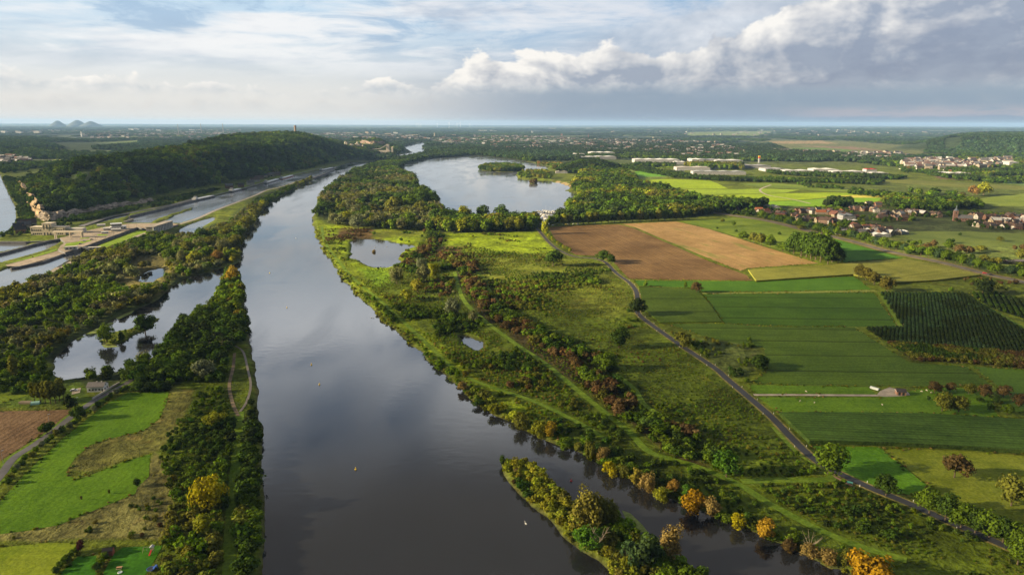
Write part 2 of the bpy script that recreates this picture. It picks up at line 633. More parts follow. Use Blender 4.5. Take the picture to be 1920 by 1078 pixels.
# ------------------------------------------------------------------ water outlines (photo pixels of points on the water surface)
RIVER = [(497, 1078), (496, 980), (493, 900), (490, 800), (487, 740), (480, 690), (470, 640), (462, 600), (457, 560), (455, 530), (438, 507),
         (420, 514), (411, 548), (396, 570), (361, 585), (336, 605), (321, 627), (288, 666), (250, 690), (200, 702), (120, 712), (97, 700),
         (108, 668), (130, 646), (160, 627), (210, 602), (250, 582), (288, 565), (323, 541), (338, 527), (363, 519), (411, 505), (446, 494),
         (453, 485), (450, 470), (457, 445), (470, 430), (480, 415), (495, 391), (517, 376), (555, 354), (585, 337), (590, 333), (626, 318.5),
         (630, 316), (640, 310), (660, 304), (688, 304), (713, 301), (745, 295), (760, 285), (756, 275), (776, 270), (791, 266.5), (815, 262.5),
         (816, 265), (800, 268), (791, 277), (799, 284), (790, 291), (768, 296), (730, 301), (698, 308), (695, 313), (678, 317), (655, 325),
         (640, 339), (620, 353), (608, 360), (603, 373), (594, 388), (588, 403), (587, 420), (591, 440), (605, 470), (620, 488), (640, 520),
         (660, 545), (688, 571), (718, 601), (745, 625), (770, 643), (793, 666), (818, 690), (842, 712), (864, 730), (892, 756), (930, 780),
         (965, 796), (995, 810), (1040, 830), (1080, 846), (1115, 862), (1160, 886), (1190, 904), (1225, 924), (1260, 938), (1280, 948),
         (1317, 959), (1343, 971), (1397, 992), (1440, 1010), (1493, 1031), (1533, 1051), (1577, 1068), (1610, 1085), (1760, 1160), (1760, 1330), (497, 1330)]
ISLAND = [(938, 858), (941, 884), (960, 910), (983, 935), (1015, 965), (1040, 985), (1065, 1011), (1090, 1034), (1123, 1051), (1145, 1072),
          (1180, 1110), (1250, 1150), (1400, 1170), (1380, 1120), (1322, 1078), (1302, 1066), (1262, 1046), (1222, 1022), (1190, 1000), (1165, 972),
          (1130, 950), (1082, 940), (1052, 925), (1035, 905), (1018, 886), (998, 866), (970, 862)]
ISLET = [(182, 641), (205, 647), (228, 645), (250, 632), (275, 618), (303, 594), (285, 600), (268, 608), (240, 618), (215, 622), (195, 632)]
LAKE = [(743, 320), (760, 316), (752, 310), (795, 299.5), (815, 296), (858, 294), (876, 291.5), (906, 293), (960, 299), (995, 305), (1028, 313),
        (1025, 320), (972, 322), (968, 328), (970, 336), (1005, 339), (1035, 341), (1058, 346), (1070, 352), (1061, 358), (1078, 365), (1084, 373),
        (1060, 385), (1058, 395), (1066, 402), (1050, 410), (1022, 424), (1010, 419), (1002, 408), (980, 410), (930, 412), (870, 407), (835, 402),
        (828, 394), (826, 386), (816, 374), (803, 361), (784, 354), (784, 343), (776, 332)]
LAKE_ISLAND = [(897, 317), (905, 320.5), (930, 322.5), (962, 322.5), (984, 320), (976, 315), (950, 312), (910, 312)]
LAKE_ROCK = [(992, 343), (998, 345), (1007, 344), (1005, 340), (996, 339.5)]
POND = [(657, 455), (670, 450), (705, 447.5), (743, 455), (775, 461), (770, 467), (752, 474), (750, 485), (754, 494), (745, 499.5), (713, 503.5),
        (690, 500.5), (678, 495), (670, 487.6), (655, 484), (659, 472), (658, 462)]
POND_SMALL = [(861, 630), (878, 630), (891, 638), (908, 641), (906, 650), (898, 660), (881, 651), (866, 641)]
WOOD_PONDS = [[(672, 382), (698, 379), (702, 390), (690, 394), (678, 390)], [(732, 355), (745, 353), (742, 360), (732, 361)],
              [(712, 398), (725, 396), (730, 408), (716, 410)], [(262, 512), (305, 501), (310, 512), (290, 531), (262, 530)],
              [(780, 410), (800, 409), (797, 414), (781, 415)]]
SIDE_BASIN = [(336, 431), (351, 423), (378, 413.5), (403, 407), (402, 413), (380, 425), (377, 438), (338, 442)]
CANAL = [(238, 418), (240, 409.5), (258, 402.5), (316, 388.5), (363, 376.5), (401, 368.5), (448, 357.5), (480, 348.5), (525, 335.5), (550, 330),
         (590, 322), (604, 317), (622, 314), (640, 311), (634, 315), (626, 317.3), (588, 331.7), (563, 337), (530, 348.5), (500, 355.5), (480, 364.5),
         (446, 377.5), (406, 392.5), (370, 408.5), (336, 419), (300, 419), (251, 418.5)]
PIER = [(281, 418.5), (308, 406), (359, 389), (363, 391), (361, 394.5), (326, 405.5), (297, 418.5)]
LANE_TOP = [(150, 422), (200, 410.5), (241, 402.7), (241, 405), (206, 413), (160, 425.5)]
LOCK_CHAMBER = [(257, 425.5), (265, 428.5), (230, 441.5), (191, 456.5), (167, 468), (141, 468), (170, 457.5), (200, 446.5), (235, 434)]
LOWER_CANAL = [(136, 470), (172, 471.5), (164, 475.5), (125, 493.5), (104, 501.5), (85, 513.5), (43, 531), (0, 546), (-90, 575), (-140, 545),
               (0, 509), (20, 501), (60, 489), (100, 478), (114, 474)]
LANE_MID = [(119, 450), (110, 451), (85, 456), (55, 463), (0, 477), (-90, 498), (-110, 520), (0, 492.5), (40, 482), (85, 469), (106, 458)]
LANE_LOW = [(0, 456), (30, 455), (62, 454), (45, 462), (20, 468.5), (0, 472.5), (-90, 492), (-110, 458)]
ALBERT = [(-2, 322), (5, 340), (20, 370), (30, 390), (30.5, 413), (15, 434), (0, 446), (-60, 470), (-260, 470), (-260, 322)]

WATER = [('river', RIVER), ('lake', LAKE), ('pond', POND), ('pond', POND_SMALL), ('canal_basin', SIDE_BASIN), ('canal', CANAL), ('canal', LANE_TOP),
         ('lock_water', LOCK_CHAMBER), ('canal', LOWER_CANAL), ('canal', LANE_MID), ('canal', LANE_LOW), ('canal', ALBERT)]
WATER += [('pond', p) for p in WOOD_PONDS]
WW = [W(p, 0.0) for _, p in WATER]
WI = [W(p, 0.0) for p in (ISLAND, ISLET, LAKE_ISLAND, LAKE_ROCK, PIER)]
HARD = {'canal', 'lock_water', 'canal_basin'}


def shore(x, y):
    """signed distance to the shoreline in metres: land positive, water negative"""
    x, y = np.asarray(x, float), np.asarray(y, float)
    sh = x.shape
    x, y = x.ravel(), y.ravel()
    d = np.full(x.shape, 200.0)
    wet = np.zeros(x.shape, bool)
    wob = (fbm(x / 14, y / 14, 5) - 0.5) * 7 * np.clip(y / 500, 0.5, 2.0)
    soft = np.ones(x.shape, bool)
    for (nm, _), p in list(zip(WATER, WW)) + [(('island', 0), q) for q in WI]:
        lo, hi = p.min(0) - 160, p.max(0) + 160
        k = np.where((x > lo[0]) & (x < hi[0]) & (y > lo[1]) & (y < hi[1]))[0]
        if not len(k): continue
        dd = dist_poly(p, x[k], y[k])
        near = dd < d[k]
        d[k] = np.minimum(d[k], dd)
        soft[k[near]] = nm not in HARD
        ins = inside(p, x[k], y[k])
        if nm == 'island': wet[k[ins]] = False
        else: wet[k[ins]] = True
    s = np.where(wet, -d, d)
    s = np.where(soft & (np.abs(s) < 60), s + wob * np.clip(1 - np.abs(s) / 60, 0, 1), s)
    return s.reshape(sh)


# ------------------------------------------------------------------ hills
HILL = np.vstack([W([(68, 413), (90, 414), (140, 407), (200, 397), (290, 376), (360, 363), (430, 349), (500, 337), (560, 324), (600, 315),
                     (640, 308), (665, 302), (700, 300), (712, 295)], 0),
                  [(-470, 2900), (-560, 3300), (-1000, 2900), (-1000, 2100), (-905, 1700), (-885, 1400), (-950, 1270)], W([(10, 352), (20, 376), (33, 402), (42, 413)], 0)])
RIDGE_R = W([(1640, 281), (1740, 286), (1930, 297), (2300, 301), (2300, 263), (1950, 257), (1720, 264)], 0)
ROLL_L = W([(-300, 305), (0, 303), (150, 298), (262, 284), (275, 270), (150, 261), (-300, 258)], 0)
CEMENT_HILL = W([(600, 283), (700, 286), (745, 291), (790, 287), (770, 277), (700, 273), (600, 272)], 0)
PEAK = P(528, 262, 62)
MOUND = W([(1040, 325), (1100, 326), (1165, 324), (1160, 312), (1100, 309), (1050, 314)], 0)


def hill_h(x, y):
    h = np.zeros(np.shape(x))

    def bump(poly, width, height, seed):
        lo, hi = poly.min(0), poly.max(0)
        k = (x > lo[0]) & (x < hi[0]) & (y > lo[1]) & (y < hi[1])
        r = np.zeros(np.shape(x))
        if k.any():
            xx, yy = x[k], y[k]
            d = np.where(inside(poly, xx, yy), dist_poly(poly, xx, yy), 0)
            nn = fbm(xx / width * 1.3, yy / width * 1.3, seed)
            hh = height(xx, yy) if callable(height) else height
            r[k] = hh * sstep(d * (0.65 + 0.7 * nn), 0, width)
        return r

    def tongue(xx, yy):
        dist = np.hypot(xx, yy)
        low = 1 - 0.72 * sstep(xx / np.maximum(yy, 1), -0.315, -0.215)
        b = 27 + 15 * sstep(dist, 1050, 1400) + 13 * sstep(dist, 1400, 1900) + 8 * sstep(dist, 1900, 2300)
        b = b + 11 * np.exp(-(((xx - PEAK[0]) / 210) ** 2 + ((yy - PEAK[1]) / 330) ** 2))
        return b * low + (fbm(xx / 120, yy / 120, 3) - 0.5) * 12
    h += bump(HILL, 120, tongue, 1)
    h += bump(RIDGE_R, 420, 60, 2)
    h += bump(ROLL_L, 600, 24, 4)
    h += bump(CEMENT_HILL, 260, 42, 6)
    h += bump(MOUND, 70, 14, 8)
    far = sstep(y, 7000, 16000)
    h += far * sstep(x / np.maximum(y, 1), -0.1, 0.5) * 45 * (0.5 + fbm(x / 3000, y / 3000, 9))
    return h


def ground(x, y):
    x, y = np.atleast_1d(np.asarray(x, float)), np.atleast_1d(np.asarray(y, float))
    s = shore(x, y)
    bank = np.clip(s * 0.42, -1.6, LZ)
    wob = (fbm(x / 25, y / 25, 11) - 0.5) * 0.5 * np.clip((s - 4) / 10, 0, 1)
    return bank + wob * 0.0 + hill_h(x, y)


# ------------------------------------------------------------------ ground sheet: finer near the viewer, reaching the horizon
ys = np.concatenate([np.arange(1340, 330, -2.6), np.arange(330, 262, -1.1), np.arange(262, 236.5, -0.7), [236.0, 235.6]])
xs = np.arange(-560, 2481, 4.0)
gx, gy = np.meshgrid(xs, ys)
wx, wy = P(gx, gy - (gx - CX) * 0, 0.0)
# rows are taken level (not rolled) so that every row reaches the same distance
u_, v_ = (gx - CX) / F, (CY - gy) / F
cp_, sp_ = math.cos(PITCH), math.sin(PITCH)
t_ = -CAM_H / (-sp_ + v_ * cp_)
wx, wy = u_ * t_, (cp_ + v_ * sp_) * t_
sdist = shore(wx, wy)
hh = hill_h(wx, wy)
wz = np.clip(sdist * 0.42, -1.6, LZ) + hh
# photo coordinates of every ground vertex, for laying out the ground cover
cr_, sr_ = math.cos(ROLL), math.sin(ROLL)
pxx = CX + F * (u_ * cr_ + v_ * sr_)
pyy = CY - F * (-u_ * sr_ + v_ * cr_)

C_SCRUB, C_MEADOW, C_DRY = (0.072, 0.100, 0.008), (0.165, 0.225, 0.008), (0.120, 0.120, 0.028)
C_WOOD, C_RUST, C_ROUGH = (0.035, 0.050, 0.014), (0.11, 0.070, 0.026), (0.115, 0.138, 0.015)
C_FAR, C_FARFIELD, C_ROCK, C_OLIVE = (0.022, 0.034, 0.018), (0.10, 0.13, 0.035), (0.26, 0.21, 0.16), (0.13, 0.15, 0.03)  # C_FAR carries the distant plain's cloud shade in its colour
ZONES = [  # photo outline, colour, softness of the edge in pixels
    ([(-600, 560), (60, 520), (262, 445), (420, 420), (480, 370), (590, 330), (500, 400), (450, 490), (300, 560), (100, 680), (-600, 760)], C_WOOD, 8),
    ([(210, 520), (262, 480), (310, 478), (330, 510), (300, 560), (230, 570)], (0.10, 0.09, 0.03), 10),
    ([(60, 700), (320, 640), (440, 508), (470, 640), (440, 650), (320, 740), (0, 730), (-200, 720)], C_WOOD, 8),
    ([(-600, 700), (60, 690), (150, 720), (180, 760), (-600, 800)], (0.07, 0.11, 0.012), 8),
    ([(320, 690), (470, 650), (500, 1340), (300, 1340), (280, 1000), (290, 850), (360, 740)], C_SCRUB, 10),
    ([(318, 733), (365, 735), (345, 790), (300, 850), (170, 890), (128, 885), (170, 835), (300, 785)], C_DRY, 5),
    ([(290, 850), (255, 925), (110, 985), (-200, 1005), (-200, 1025), (150, 1017), (305, 1018), (330, 960), (320, 880)], (0.12, 0.115, 0.035), 8),
    ([(588, 395), (604, 470), (720, 600), (900, 756), (1280, 945), (1600, 1075), (1900, 1340), (2400, 1340), (2400, 1100), (1700, 940), (1560, 880),
      (1440, 770), (1340, 690), (1190, 590), (1190, 540), (1130, 495), (1030, 440), (830, 440), (620, 420)], C_SCRUB, 6),
    ([(600, 425), (680, 425), (800, 432), (780, 470), (750, 500), (700, 520), (730, 600), (690, 570), (640, 510), (605, 460)], C_MEADOW, 8),
    ([(830, 440), (1000, 430), (1030, 462), (1050, 480), (900, 476), (820, 470)], C_MEADOW, 5),
    ([(640, 430), (700, 428), (720, 447), (650, 450), (630, 445)], C_RUST, 6),
    ([(700, 430), (800, 432), (790, 445), (700, 446)], C_ROUGH, 6),
    ([(870, 474), (1040, 482), (1110, 490), (1180, 545), (1190, 590), (1150, 600), (1010, 560), (930, 540), (880, 500)], C_ROUGH, 14),
    ([(812, 470), (840, 462), (870, 466), (860, 480), (820, 482)], C_RUST, 5),
    ([(640, 500), (670, 505), (745, 510), (740, 540), (690, 545), (660, 525)], (0.12, 0.20, 0.010), 8),
    ([(590, 405), (600, 470), (690, 565), (850, 700), (1000, 800), (990, 770), (870, 690), (740, 570), (640, 480), (608, 420)], (0.125, 0.165, 0.008), 6),
    ([(870, 500), (905, 560), (970, 620), (1060, 660), (1110, 690), (1180, 770), (1260, 840), (1330, 880), (1290, 880), (1180, 800), (1080, 720),
      (1000, 670), (900, 590), (850, 520)], (0.055, 0.045, 0.016), 10),
    ([(1300, 640), (1400, 630), (1440, 690), (1380, 715), (1340, 690)], (0.085, 0.11, 0.025), 8),
    ([(590, 405), (640, 345), (720, 312), (800, 290), (960, 290), (1000, 300), (800, 340), (830, 400), (800, 430), (620, 420)], C_WOOD, 4),
    ([(800, 425), (830, 403), (1005, 410), (1030, 425), (1000, 436), (820, 440)], C_WOOD, 4),
    ([(1015, 385), (1084, 370), (1070, 345), (1095, 325), (1190, 335), (1300, 370), (1430, 390), (1280, 412), (1030, 422)], C_WOOD, 4),
    ([(1370, 395), (1650, 380), (1960, 400), (1960, 440), (1700, 445), (1560, 440), (1440, 415)], (0.055, 0.07, 0.022), 5),
    ([(1600, 446), (1700, 440), (1960, 440), (1960, 530), (1850, 512), (1700, 480)], (0.105, 0.135, 0.03), 4),
    ([(970, 323), (1030, 321), (1035, 340), (970, 337)], (0.15, 0.19, 0.02), 2),
    ([(1035, 339), (1062, 344), (1075, 352), (1066, 351), (1050, 346)], (0.42, 0.32, 0.17), 1),
    ([(1070, 342), (1090, 338), (1095, 352), (1078, 356)], (0.19, 0.26, 0.012), 2),
    ([(1160, 316), (1240, 315), (1260, 335), (1180, 338)], (0.12, 0.16, 0.03), 3),
    ([(1640, 336), (1960, 350), (1960, 400), (1760, 395), (1650, 380), (1560, 360)], (0.085, 0.11, 0.022), 4),
    ([(0, 290), (60, 284), (160, 288), (150, 300), (40, 312), (-200, 320), (-200, 292)], (0.06, 0.075, 0.035), 4),
    ([(80, 275), (260, 263), (262, 270), (130, 285)], (0.10, 0.14, 0.04), 3),
    ([(155, 286), (215, 283.5), (210, 289), (160, 290)], (0.16, 0.21, 0.03), 1.5),
    ([(100, 300), (160, 296), (140, 304), (100, 306)], (0.16, 0.19, 0.05), 1.5),
    ([(1280, 249), (1450, 248), (1420, 257), (1290, 256)], (0.12, 0.15, 0.035), 1.5),
    ([(1430, 264), (1580, 264), (1740, 276), (1730, 290), (1620, 292), (1480, 285)], (0.11, 0.12, 0.04), 3),
    ([(1445, 266), (1540, 264.5), (1570, 270), (1450, 270)], (0.26, 0.19, 0.10), 1.5),
    ([(1480, 279), (1560, 277), (1620, 287), (1500, 285)], (0.09, 0.16, 0.03), 2),
    ([(1500, 274), (1600, 276), (1660, 284), (1560, 279)], (0.19, 0.13, 0.09), 1.5),
    ([(1765, 280), (1800, 279), (1795, 286), (1770, 286)], (0.10, 0.18, 0.03), 1),
    ([(1820, 330), (1960, 340), (1960, 352), (1830, 340)], (0.07, 0.13, 0.06), 2),
    ([(1750, 330), (1850, 331), (1850, 337), (1760, 337)], (0.13, 0.08, 0.06), 1.5),
]


def ground_cover():
    wxs, wys = wx.ravel(), wy.ravel()
    n1, n2 = fbm(wxs / 240, wys / 240, 21), fbm(wxs / 60, wys / 60, 22)
    far = sstep(wys, 1700, 2600).reshape(-1, 1)
    patch = np.floor(fbm(wxs / 500, wys / 700, 31, 2) * 14 + fbm(wxs / 210, wys / 300, 32, 2) * 5)
    pick = vnoise(patch * 1.37 + 0.5, patch * 0.73 + 0.5, 33)
    basec = np.outer(1 - n1, C_SCRUB) + np.outer(n1, C_ROUGH)
    woods = np.outer(np.ones(len(n1)), C_FAR)
    fields = np.outer(1 - n2, (0.05, 0.07, 0.025)) + np.outer(n2, (0.12, 0.13, 0.045))
    fmask = (sstep(pick, 0.62, 0.66) * sstep(fbm(wxs / 1800, wys / 2500, 34), 0.40, 0.50)).reshape(-1, 1)
    c = basec * (1 - far) + (woods * (1 - fmask) + fields * fmask) * far
    X, Y = pxx.ravel(), pyy.ravel()
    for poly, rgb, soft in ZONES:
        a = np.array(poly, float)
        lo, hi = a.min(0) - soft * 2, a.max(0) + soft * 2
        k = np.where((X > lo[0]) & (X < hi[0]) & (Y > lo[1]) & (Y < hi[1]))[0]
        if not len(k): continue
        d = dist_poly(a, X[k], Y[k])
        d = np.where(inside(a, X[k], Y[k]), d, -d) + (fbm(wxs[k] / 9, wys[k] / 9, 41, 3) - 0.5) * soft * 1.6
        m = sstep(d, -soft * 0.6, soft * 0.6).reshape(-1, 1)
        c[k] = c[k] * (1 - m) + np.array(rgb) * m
    s = sdist.ravel().reshape(-1, 1)
    wet = sstep(s[:, 0], 2.0, -0.5).reshape(-1, 1) if False else np.clip(1 - (s + 0.5) / 2.5, 0, 1)
    c = c * (1 - wet) + np.array((0.05, 0.05, 0.025)) * wet
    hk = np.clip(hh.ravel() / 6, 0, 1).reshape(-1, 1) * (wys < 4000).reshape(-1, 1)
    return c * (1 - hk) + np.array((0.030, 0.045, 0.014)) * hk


nr, nc = gx.shape
gv = np.stack([wx.ravel(), wy.ravel(), wz.ravel()], 1)
ii = np.arange(nr * nc).reshape(nr, nc)
gf = np.stack([ii[:-1, :-1], ii[:-1, 1:], ii[1:, 1:], ii[1:, :-1]], -1).reshape(-1, 4)
gme = bpy.data.meshes.new('ground')
gme.vertices.add(len(gv))
gme.vertices.foreach_set('co', gv.ravel())
gme.loops.add(gf.size)
gme.loops.foreach_set('vertex_index', gf.ravel())
gme.polygons.add(len(gf))
gme.polygons.foreach_set('loop_start', np.arange(0, gf.size, 4))
gme.polygons.foreach_set('use_smooth', np.ones(len(gf), bool))
gme.update(calc_edges=True)
ca = gme.color_attributes.new('cover', 'FLOAT_COLOR', 'POINT')
gc = ground_cover()
ca.data.foreach_set('color', np.concatenate([gc, np.ones((len(gc), 1))], 1).ravel())


def ground_mat():
    m, t, bs = mat('ground_cover')
    bs.inputs['Roughness'].default_value = 0.95
    bs.inputs['Specular IOR Level'].default_value = 0.05
    at = t.nodes.new('ShaderNodeAttribute')
    at.attribute_name = 'cover'
    oc = obj_coord(t)
    n1 = noise(t, oc, 0.035, 6, 0.65, 0.5)
    n2 = noise(t, oc, 0.35, 5, 0.7)
    n3 = noise(t, oc, 0.007, 4, 0.6)
    k = (n1.ss(0.3, 0.7) * 0.9 + 0.55) * (n2.ss(0.28, 0.72) * 1.0 + 0.5) * (n3.ss(0.3, 0.7) * 0.3 + 0.85)
    c = cmix(t, 1.0, at.outputs['Color'], vec(t, k, k, k), 'MULTIPLY')
    c = cmix(t, noise(t, oc, 0.06, 5, 0.65, 0.6).ss(0.56, 0.70) * 0.35, c, cmix(t, 1.0, c, (1.9, 1.15, 1.6), 'MULTIPLY'))
    t.links.new(c, bs.inputs['Base Color'])
    bp = t.nodes.new('ShaderNodeBump')
    bp.inputs['Distance'].default_value = 2.2
    bp.inputs['Strength'].default_value = 0.85
    t.links.new((n2 * 0.45 + n1 * 1.3 + noise(t, oc, 0.12, 4, 0.7) * 0.7).s, bp.inputs['Height'])
    t.links.new(bp.outputs[0], bs.inputs['Normal'])
    return m


gme.materials.append(ground_mat())
tag(link('ground', gme), kind='structure')

# ------------------------------------------------------------------ water sheets
M_RIVER = water_mat('river_water', (0.015, 0.016, 0.0175), 0.11, 0.30, 0.045)
M_LAKE = water_mat('lake_water', (0.085, 0.09, 0.095), 0.16, 0.10, 0.08)
M_POND = water_mat('pond_water', (0.014, 0.015, 0.014), 0.02, 0.3, 0.03)
M_CANAL = water_mat('canal_water', (0.085, 0.09, 0.095), 0.30, 0.22, 0.10)


def outset(p, d):
    p = np.asarray(p)
    if (np.roll(p[:, 0], -1) * p[:, 1] - p[:, 0] * np.roll(p[:, 1], -1)).sum() > 0: p = p[::-1]
    a, b = p - np.roll(p, 1, 0), np.roll(p, -1, 0) - p
    na = np.stack([a[:, 1], -a[:, 0]], 1) / (np.linalg.norm(a, axis=1)[:, None] + 1e-9)
    nb = np.stack([b[:, 1], -b[:, 0]], 1) / (np.linalg.norm(b, axis=1)[:, None] + 1e-9)
    n = na + nb
    n /= np.linalg.norm(n, axis=1)[:, None] + 1e-6
    return p + n * d


for i, ((nm, _), p) in enumerate(zip(WATER, WW)):
    mm = {'river': M_RIVER, 'lake': M_LAKE, 'pond': M_POND}.get(nm, M_CANAL)
    far = p[:, 1].mean() > 1200
    sheet(nm, outset(p, 5.0 if nm in ('river', 'lake', 'pond') else 2.0), 0.0 - 0.012 * i, mm)

# ------------------------------------------------------------------ fields, lawns, tracks and roads
N_FIELD = 0
FIELD_POLYS = []


def field(name, pts, m, z=LZ + 0.03, crop=0.0, side=None):
    global N_FIELD
    N_FIELD += 1
    FIELD_POLYS.append(pts)
    z += N_FIELD * 0.0009
    p = W(pts, LZ + crop)
    if crop:
        o = MB().prism(p, LZ + 0.02, LZ + crop, 0, 1).build(name, m, side or m)
        o['kind'] = 'structure'
        return o
    return sheet(name, p, z, m)


def ang_px(a, b):
    p = W([a, b])
    return math.atan2(p[1][1] - p[0][1], p[1][0] - p[0][0])


A_H = ang_px((1440, 610), (1600, 612))
A_P = ang_px((1030, 430), (1153, 493))
A_MZ = ang_px((1515, 832), (1920, 850))
BR = field_mat('ploughed_soil', (0.108, 0.063, 0.025), (0.160, 0.098, 0.041), 3.4, ang_px((1158, 421), (1411, 526)), 0.35, 0.02, bump=0.8)
field('ploughed_field', [(1028, 426), (1090, 423), (1160, 420.5), (1185, 427), (1250, 455), (1330, 490), (1400, 516), (1411, 526), (1180, 523.5), (1162, 505),
                         (1150, 491), (1118, 480), (1080, 478), (1058, 466), (1040, 447)], BR)
field('stubble_field', [(1166, 420), (1268, 415.5), (1330, 430), (1440, 465), (1535, 494), (1440, 500.5), (1403, 503), (1388, 508), (1340, 489), (1256, 454), (1192, 427)],
      field_mat('stubble', (0.235, 0.148, 0.056), (0.31, 0.20, 0.085), 3.0, ang_px((1268, 416), (1535, 494)), 0.3, 0.02, patch_c=(0.13, 0.15, 0.03)))
GRS = field_mat('pasture_grass', (0.10, 0.155, 0.012), (0.15, 0.20, 0.018), 0, 0, 0.2, 0.03)
field('pasture', [(1272, 414), (1375, 408), (1440, 414), (1515, 434), (1575, 447), (1590, 460), (1575, 475), (1500, 477), (1440, 462), (1330, 428)], GRS)
field('grass_field', [(1548, 444), (1600, 458), (1650, 472), (1694, 484), (1630, 488), (1582, 492), (1560, 475)],
      field_mat('lush_grass', (0.042, 0.125, 0.009), (0.062, 0.155, 0.012), 2.2, A_H, 0.2, 0.02))
OLV = field_mat('ripening_maize', (0.15, 0.16, 0.025), (0.20, 0.20, 0.035), 2.4, ang_px((1440, 520), (1600, 500)), 0.35, 0.02)
OLV_S = field_mat('maize_edge', (0.09, 0.10, 0.02), (0.12, 0.12, 0.025), 0, 0, 0.4, 0.3)
field('maize_field', [(1403, 505), (1440, 502.8), (1540, 497), (1640, 489), (1698, 485), (1770, 497), (1838, 515), (1753, 525), (1680, 529), (1600, 514), (1440, 524.5), (1418, 526)],
      OLV, crop=1.3, side=OLV)
LG = field_mat('young_clover', (0.044, 0.115, 0.007), (0.062, 0.138, 0.010), 3.0, A_H, 0.25, 0.015)
field('clover_field', [(1188, 526), (1300, 527), (1440, 527), (1602, 518), (1634, 543), (1440, 547), (1316, 547.5), (1308, 540), (1198, 536)], LG)
field('grass_strip', [(1316, 548.3), (1440, 547.8), (1640, 543.5), (1648, 547), (1440, 550), (1317, 551)], field_mat('long_grass', (0.16, 0.20, 0.03), (0.20, 0.22, 0.05), patch=0.2))
RYE = field_mat('rye_grass', (0.044, 0.078, 0.006), (0.062, 0.098, 0.009), 2.8, A_H + 0.05, 0.25, 0.02, tram=34)
field('crop_field', [(1198, 537), (1306, 541), (1335, 575), (1353, 603), (1237, 604), (1210, 582)], RYE, crop=0.5)
BEET = field_mat('beet_crop', (0.034, 0.080, 0.005), (0.050, 0.100, 0.007), 2.0, A_H, 0.25, 0.015, tram=27)
field('crop_field', [(1317, 551.5), (1440, 550.5), (1638, 548.5), (1662, 582), (1685, 613), (1603, 612.5), (1440, 611), (1358, 605.5), (1336, 575)], BEET)
field('crop_field', [(1252, 607), (1358, 607), (1440, 612), (1602, 613.5), (1650, 645), (1706, 680), (1812, 687), (1862, 723), (1742, 725), (1560, 723), (1406, 719), (1442, 692),
                     (1432, 652), (1330, 634)], field_mat('potato_crop', (0.046, 0.086, 0.007), (0.066, 0.108, 0.010), 2.4, A_H, 0.3, 0.02, tram=24))
field('grass_field', [(1824, 687), (1960, 696), (1960, 775), (1880, 770), (1872, 724)], field_mat('mid_grass', (0.05, 0.10, 0.01), (0.065, 0.12, 0.012), 0, 0, 0.2))
LUSH = field_mat('grazed_grass', (0.075, 0.15, 0.008), (0.10, 0.18, 0.010), 0, 0, 0.2, 0.05)
field('grass_field', [(1401, 721.5), (1560, 723.8), (1628, 725.5), (1642, 739), (1416, 737.5)], LUSH)
field('grass_field', [(1421, 744.5), (1645, 744.5), (1740, 727), (1850, 727), (1874, 783), (1740, 776), (1460, 773)], LUSH)
MZ = field_mat('dark_maize', (0.032, 0.066, 0.008), (0.050, 0.092, 0.012), 2.2, A_MZ, 0.45, 0.03)
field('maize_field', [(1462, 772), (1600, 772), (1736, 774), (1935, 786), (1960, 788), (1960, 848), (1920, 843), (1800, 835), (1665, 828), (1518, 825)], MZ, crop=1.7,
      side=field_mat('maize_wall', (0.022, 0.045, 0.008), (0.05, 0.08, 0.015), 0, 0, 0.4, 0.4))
field('grass_field', [(1523, 836), (1648, 838), (1738, 910), (1722, 928), (1672, 924), (1576, 884)], field_mat('bright_grass', (0.060, 0.155, 0.008), (0.085, 0.19, 0.010), 0, 0, 0.2, 0.08))
field('pasture', [(1654, 839), (1800, 845), (1960, 857), (1960, 1010), (1880, 1005), (1740, 948), (1728, 930), (1742, 911)],
      field_mat('worn_pasture', (0.12, 0.155, 0.010), (0.16, 0.185, 0.018), 0, 0, 0.2, 0.05))
ORCH = field_mat('orchard_floor', (0.020, 0.036, 0.010), (0.030, 0.048, 0.013), 0, ang_px((1650, 548), (1730, 640)), 0.5, 0.05)
OR1 = [(1650, 549), (1805, 549.5), (1920, 620), (1960, 645), (1960, 690), (1920, 660), (1660, 639), (1622, 615), (1694, 613.5)]
OR2 = [(1816, 550), (1868, 549), (1960, 575), (1960, 610), (1900, 591), (1864, 580)]
OR3 = [(1662, 642), (1920, 664), (1960, 690), (1960, 700), (1920, 692), (1820, 682), (1712, 676)]
for o_ in (OR1, OR2): field('orchard_ground', o_, ORCH)
field('orchard_ground', OR3, field_mat('brown_orchard_floor', (0.05, 0.05, 0.014), (0.075, 0.07, 0.02), 3.6, A_H, 0.4, 0.05))
# left bank
LM1 = field_mat('cut_meadow', (0.064, 0.142, 0.005), (0.090, 0.170, 0.007), 2.5, ang_px((130, 890), (310, 740)), 0.14, 0.03)
field('meadow', [(240, 736), (317, 734), (311, 758), (299, 785), (270, 807), (215, 820), (170, 834), (141, 858), (125, 882), (130, 893), (146, 898), (172, 890), (230, 866), (282, 851),
                 (279, 893), (257, 914), (254, 925), (180, 955), (110, 984), (55, 994), (0, 1001), (-60, 1004), (-60, 985), (0, 940), (50, 885), (120, 820), (200, 757)], LM1)
field('ploughed_field', [(-60, 772), (0, 771), (132, 768), (126, 783), (80, 813), (0, 864), (-60, 900)],
      field_mat('brown_soil', (0.12, 0.072, 0.036), (0.185, 0.118, 0.062), 2.6, ang_px((0, 850), (130, 770)), 0.35, 0.03, bump=0.8))
field('grass_field', [(-60, 1027), (0, 1026), (90, 1017), (152, 1018), (132, 1040), (112, 1066), (98, 1084), (60, 1130), (-60, 1130)],
      field_mat('yellowing_grass', (0.13, 0.19, 0.008), (0.18, 0.22, 0.015), 0, 0, 0.2, 0.04))
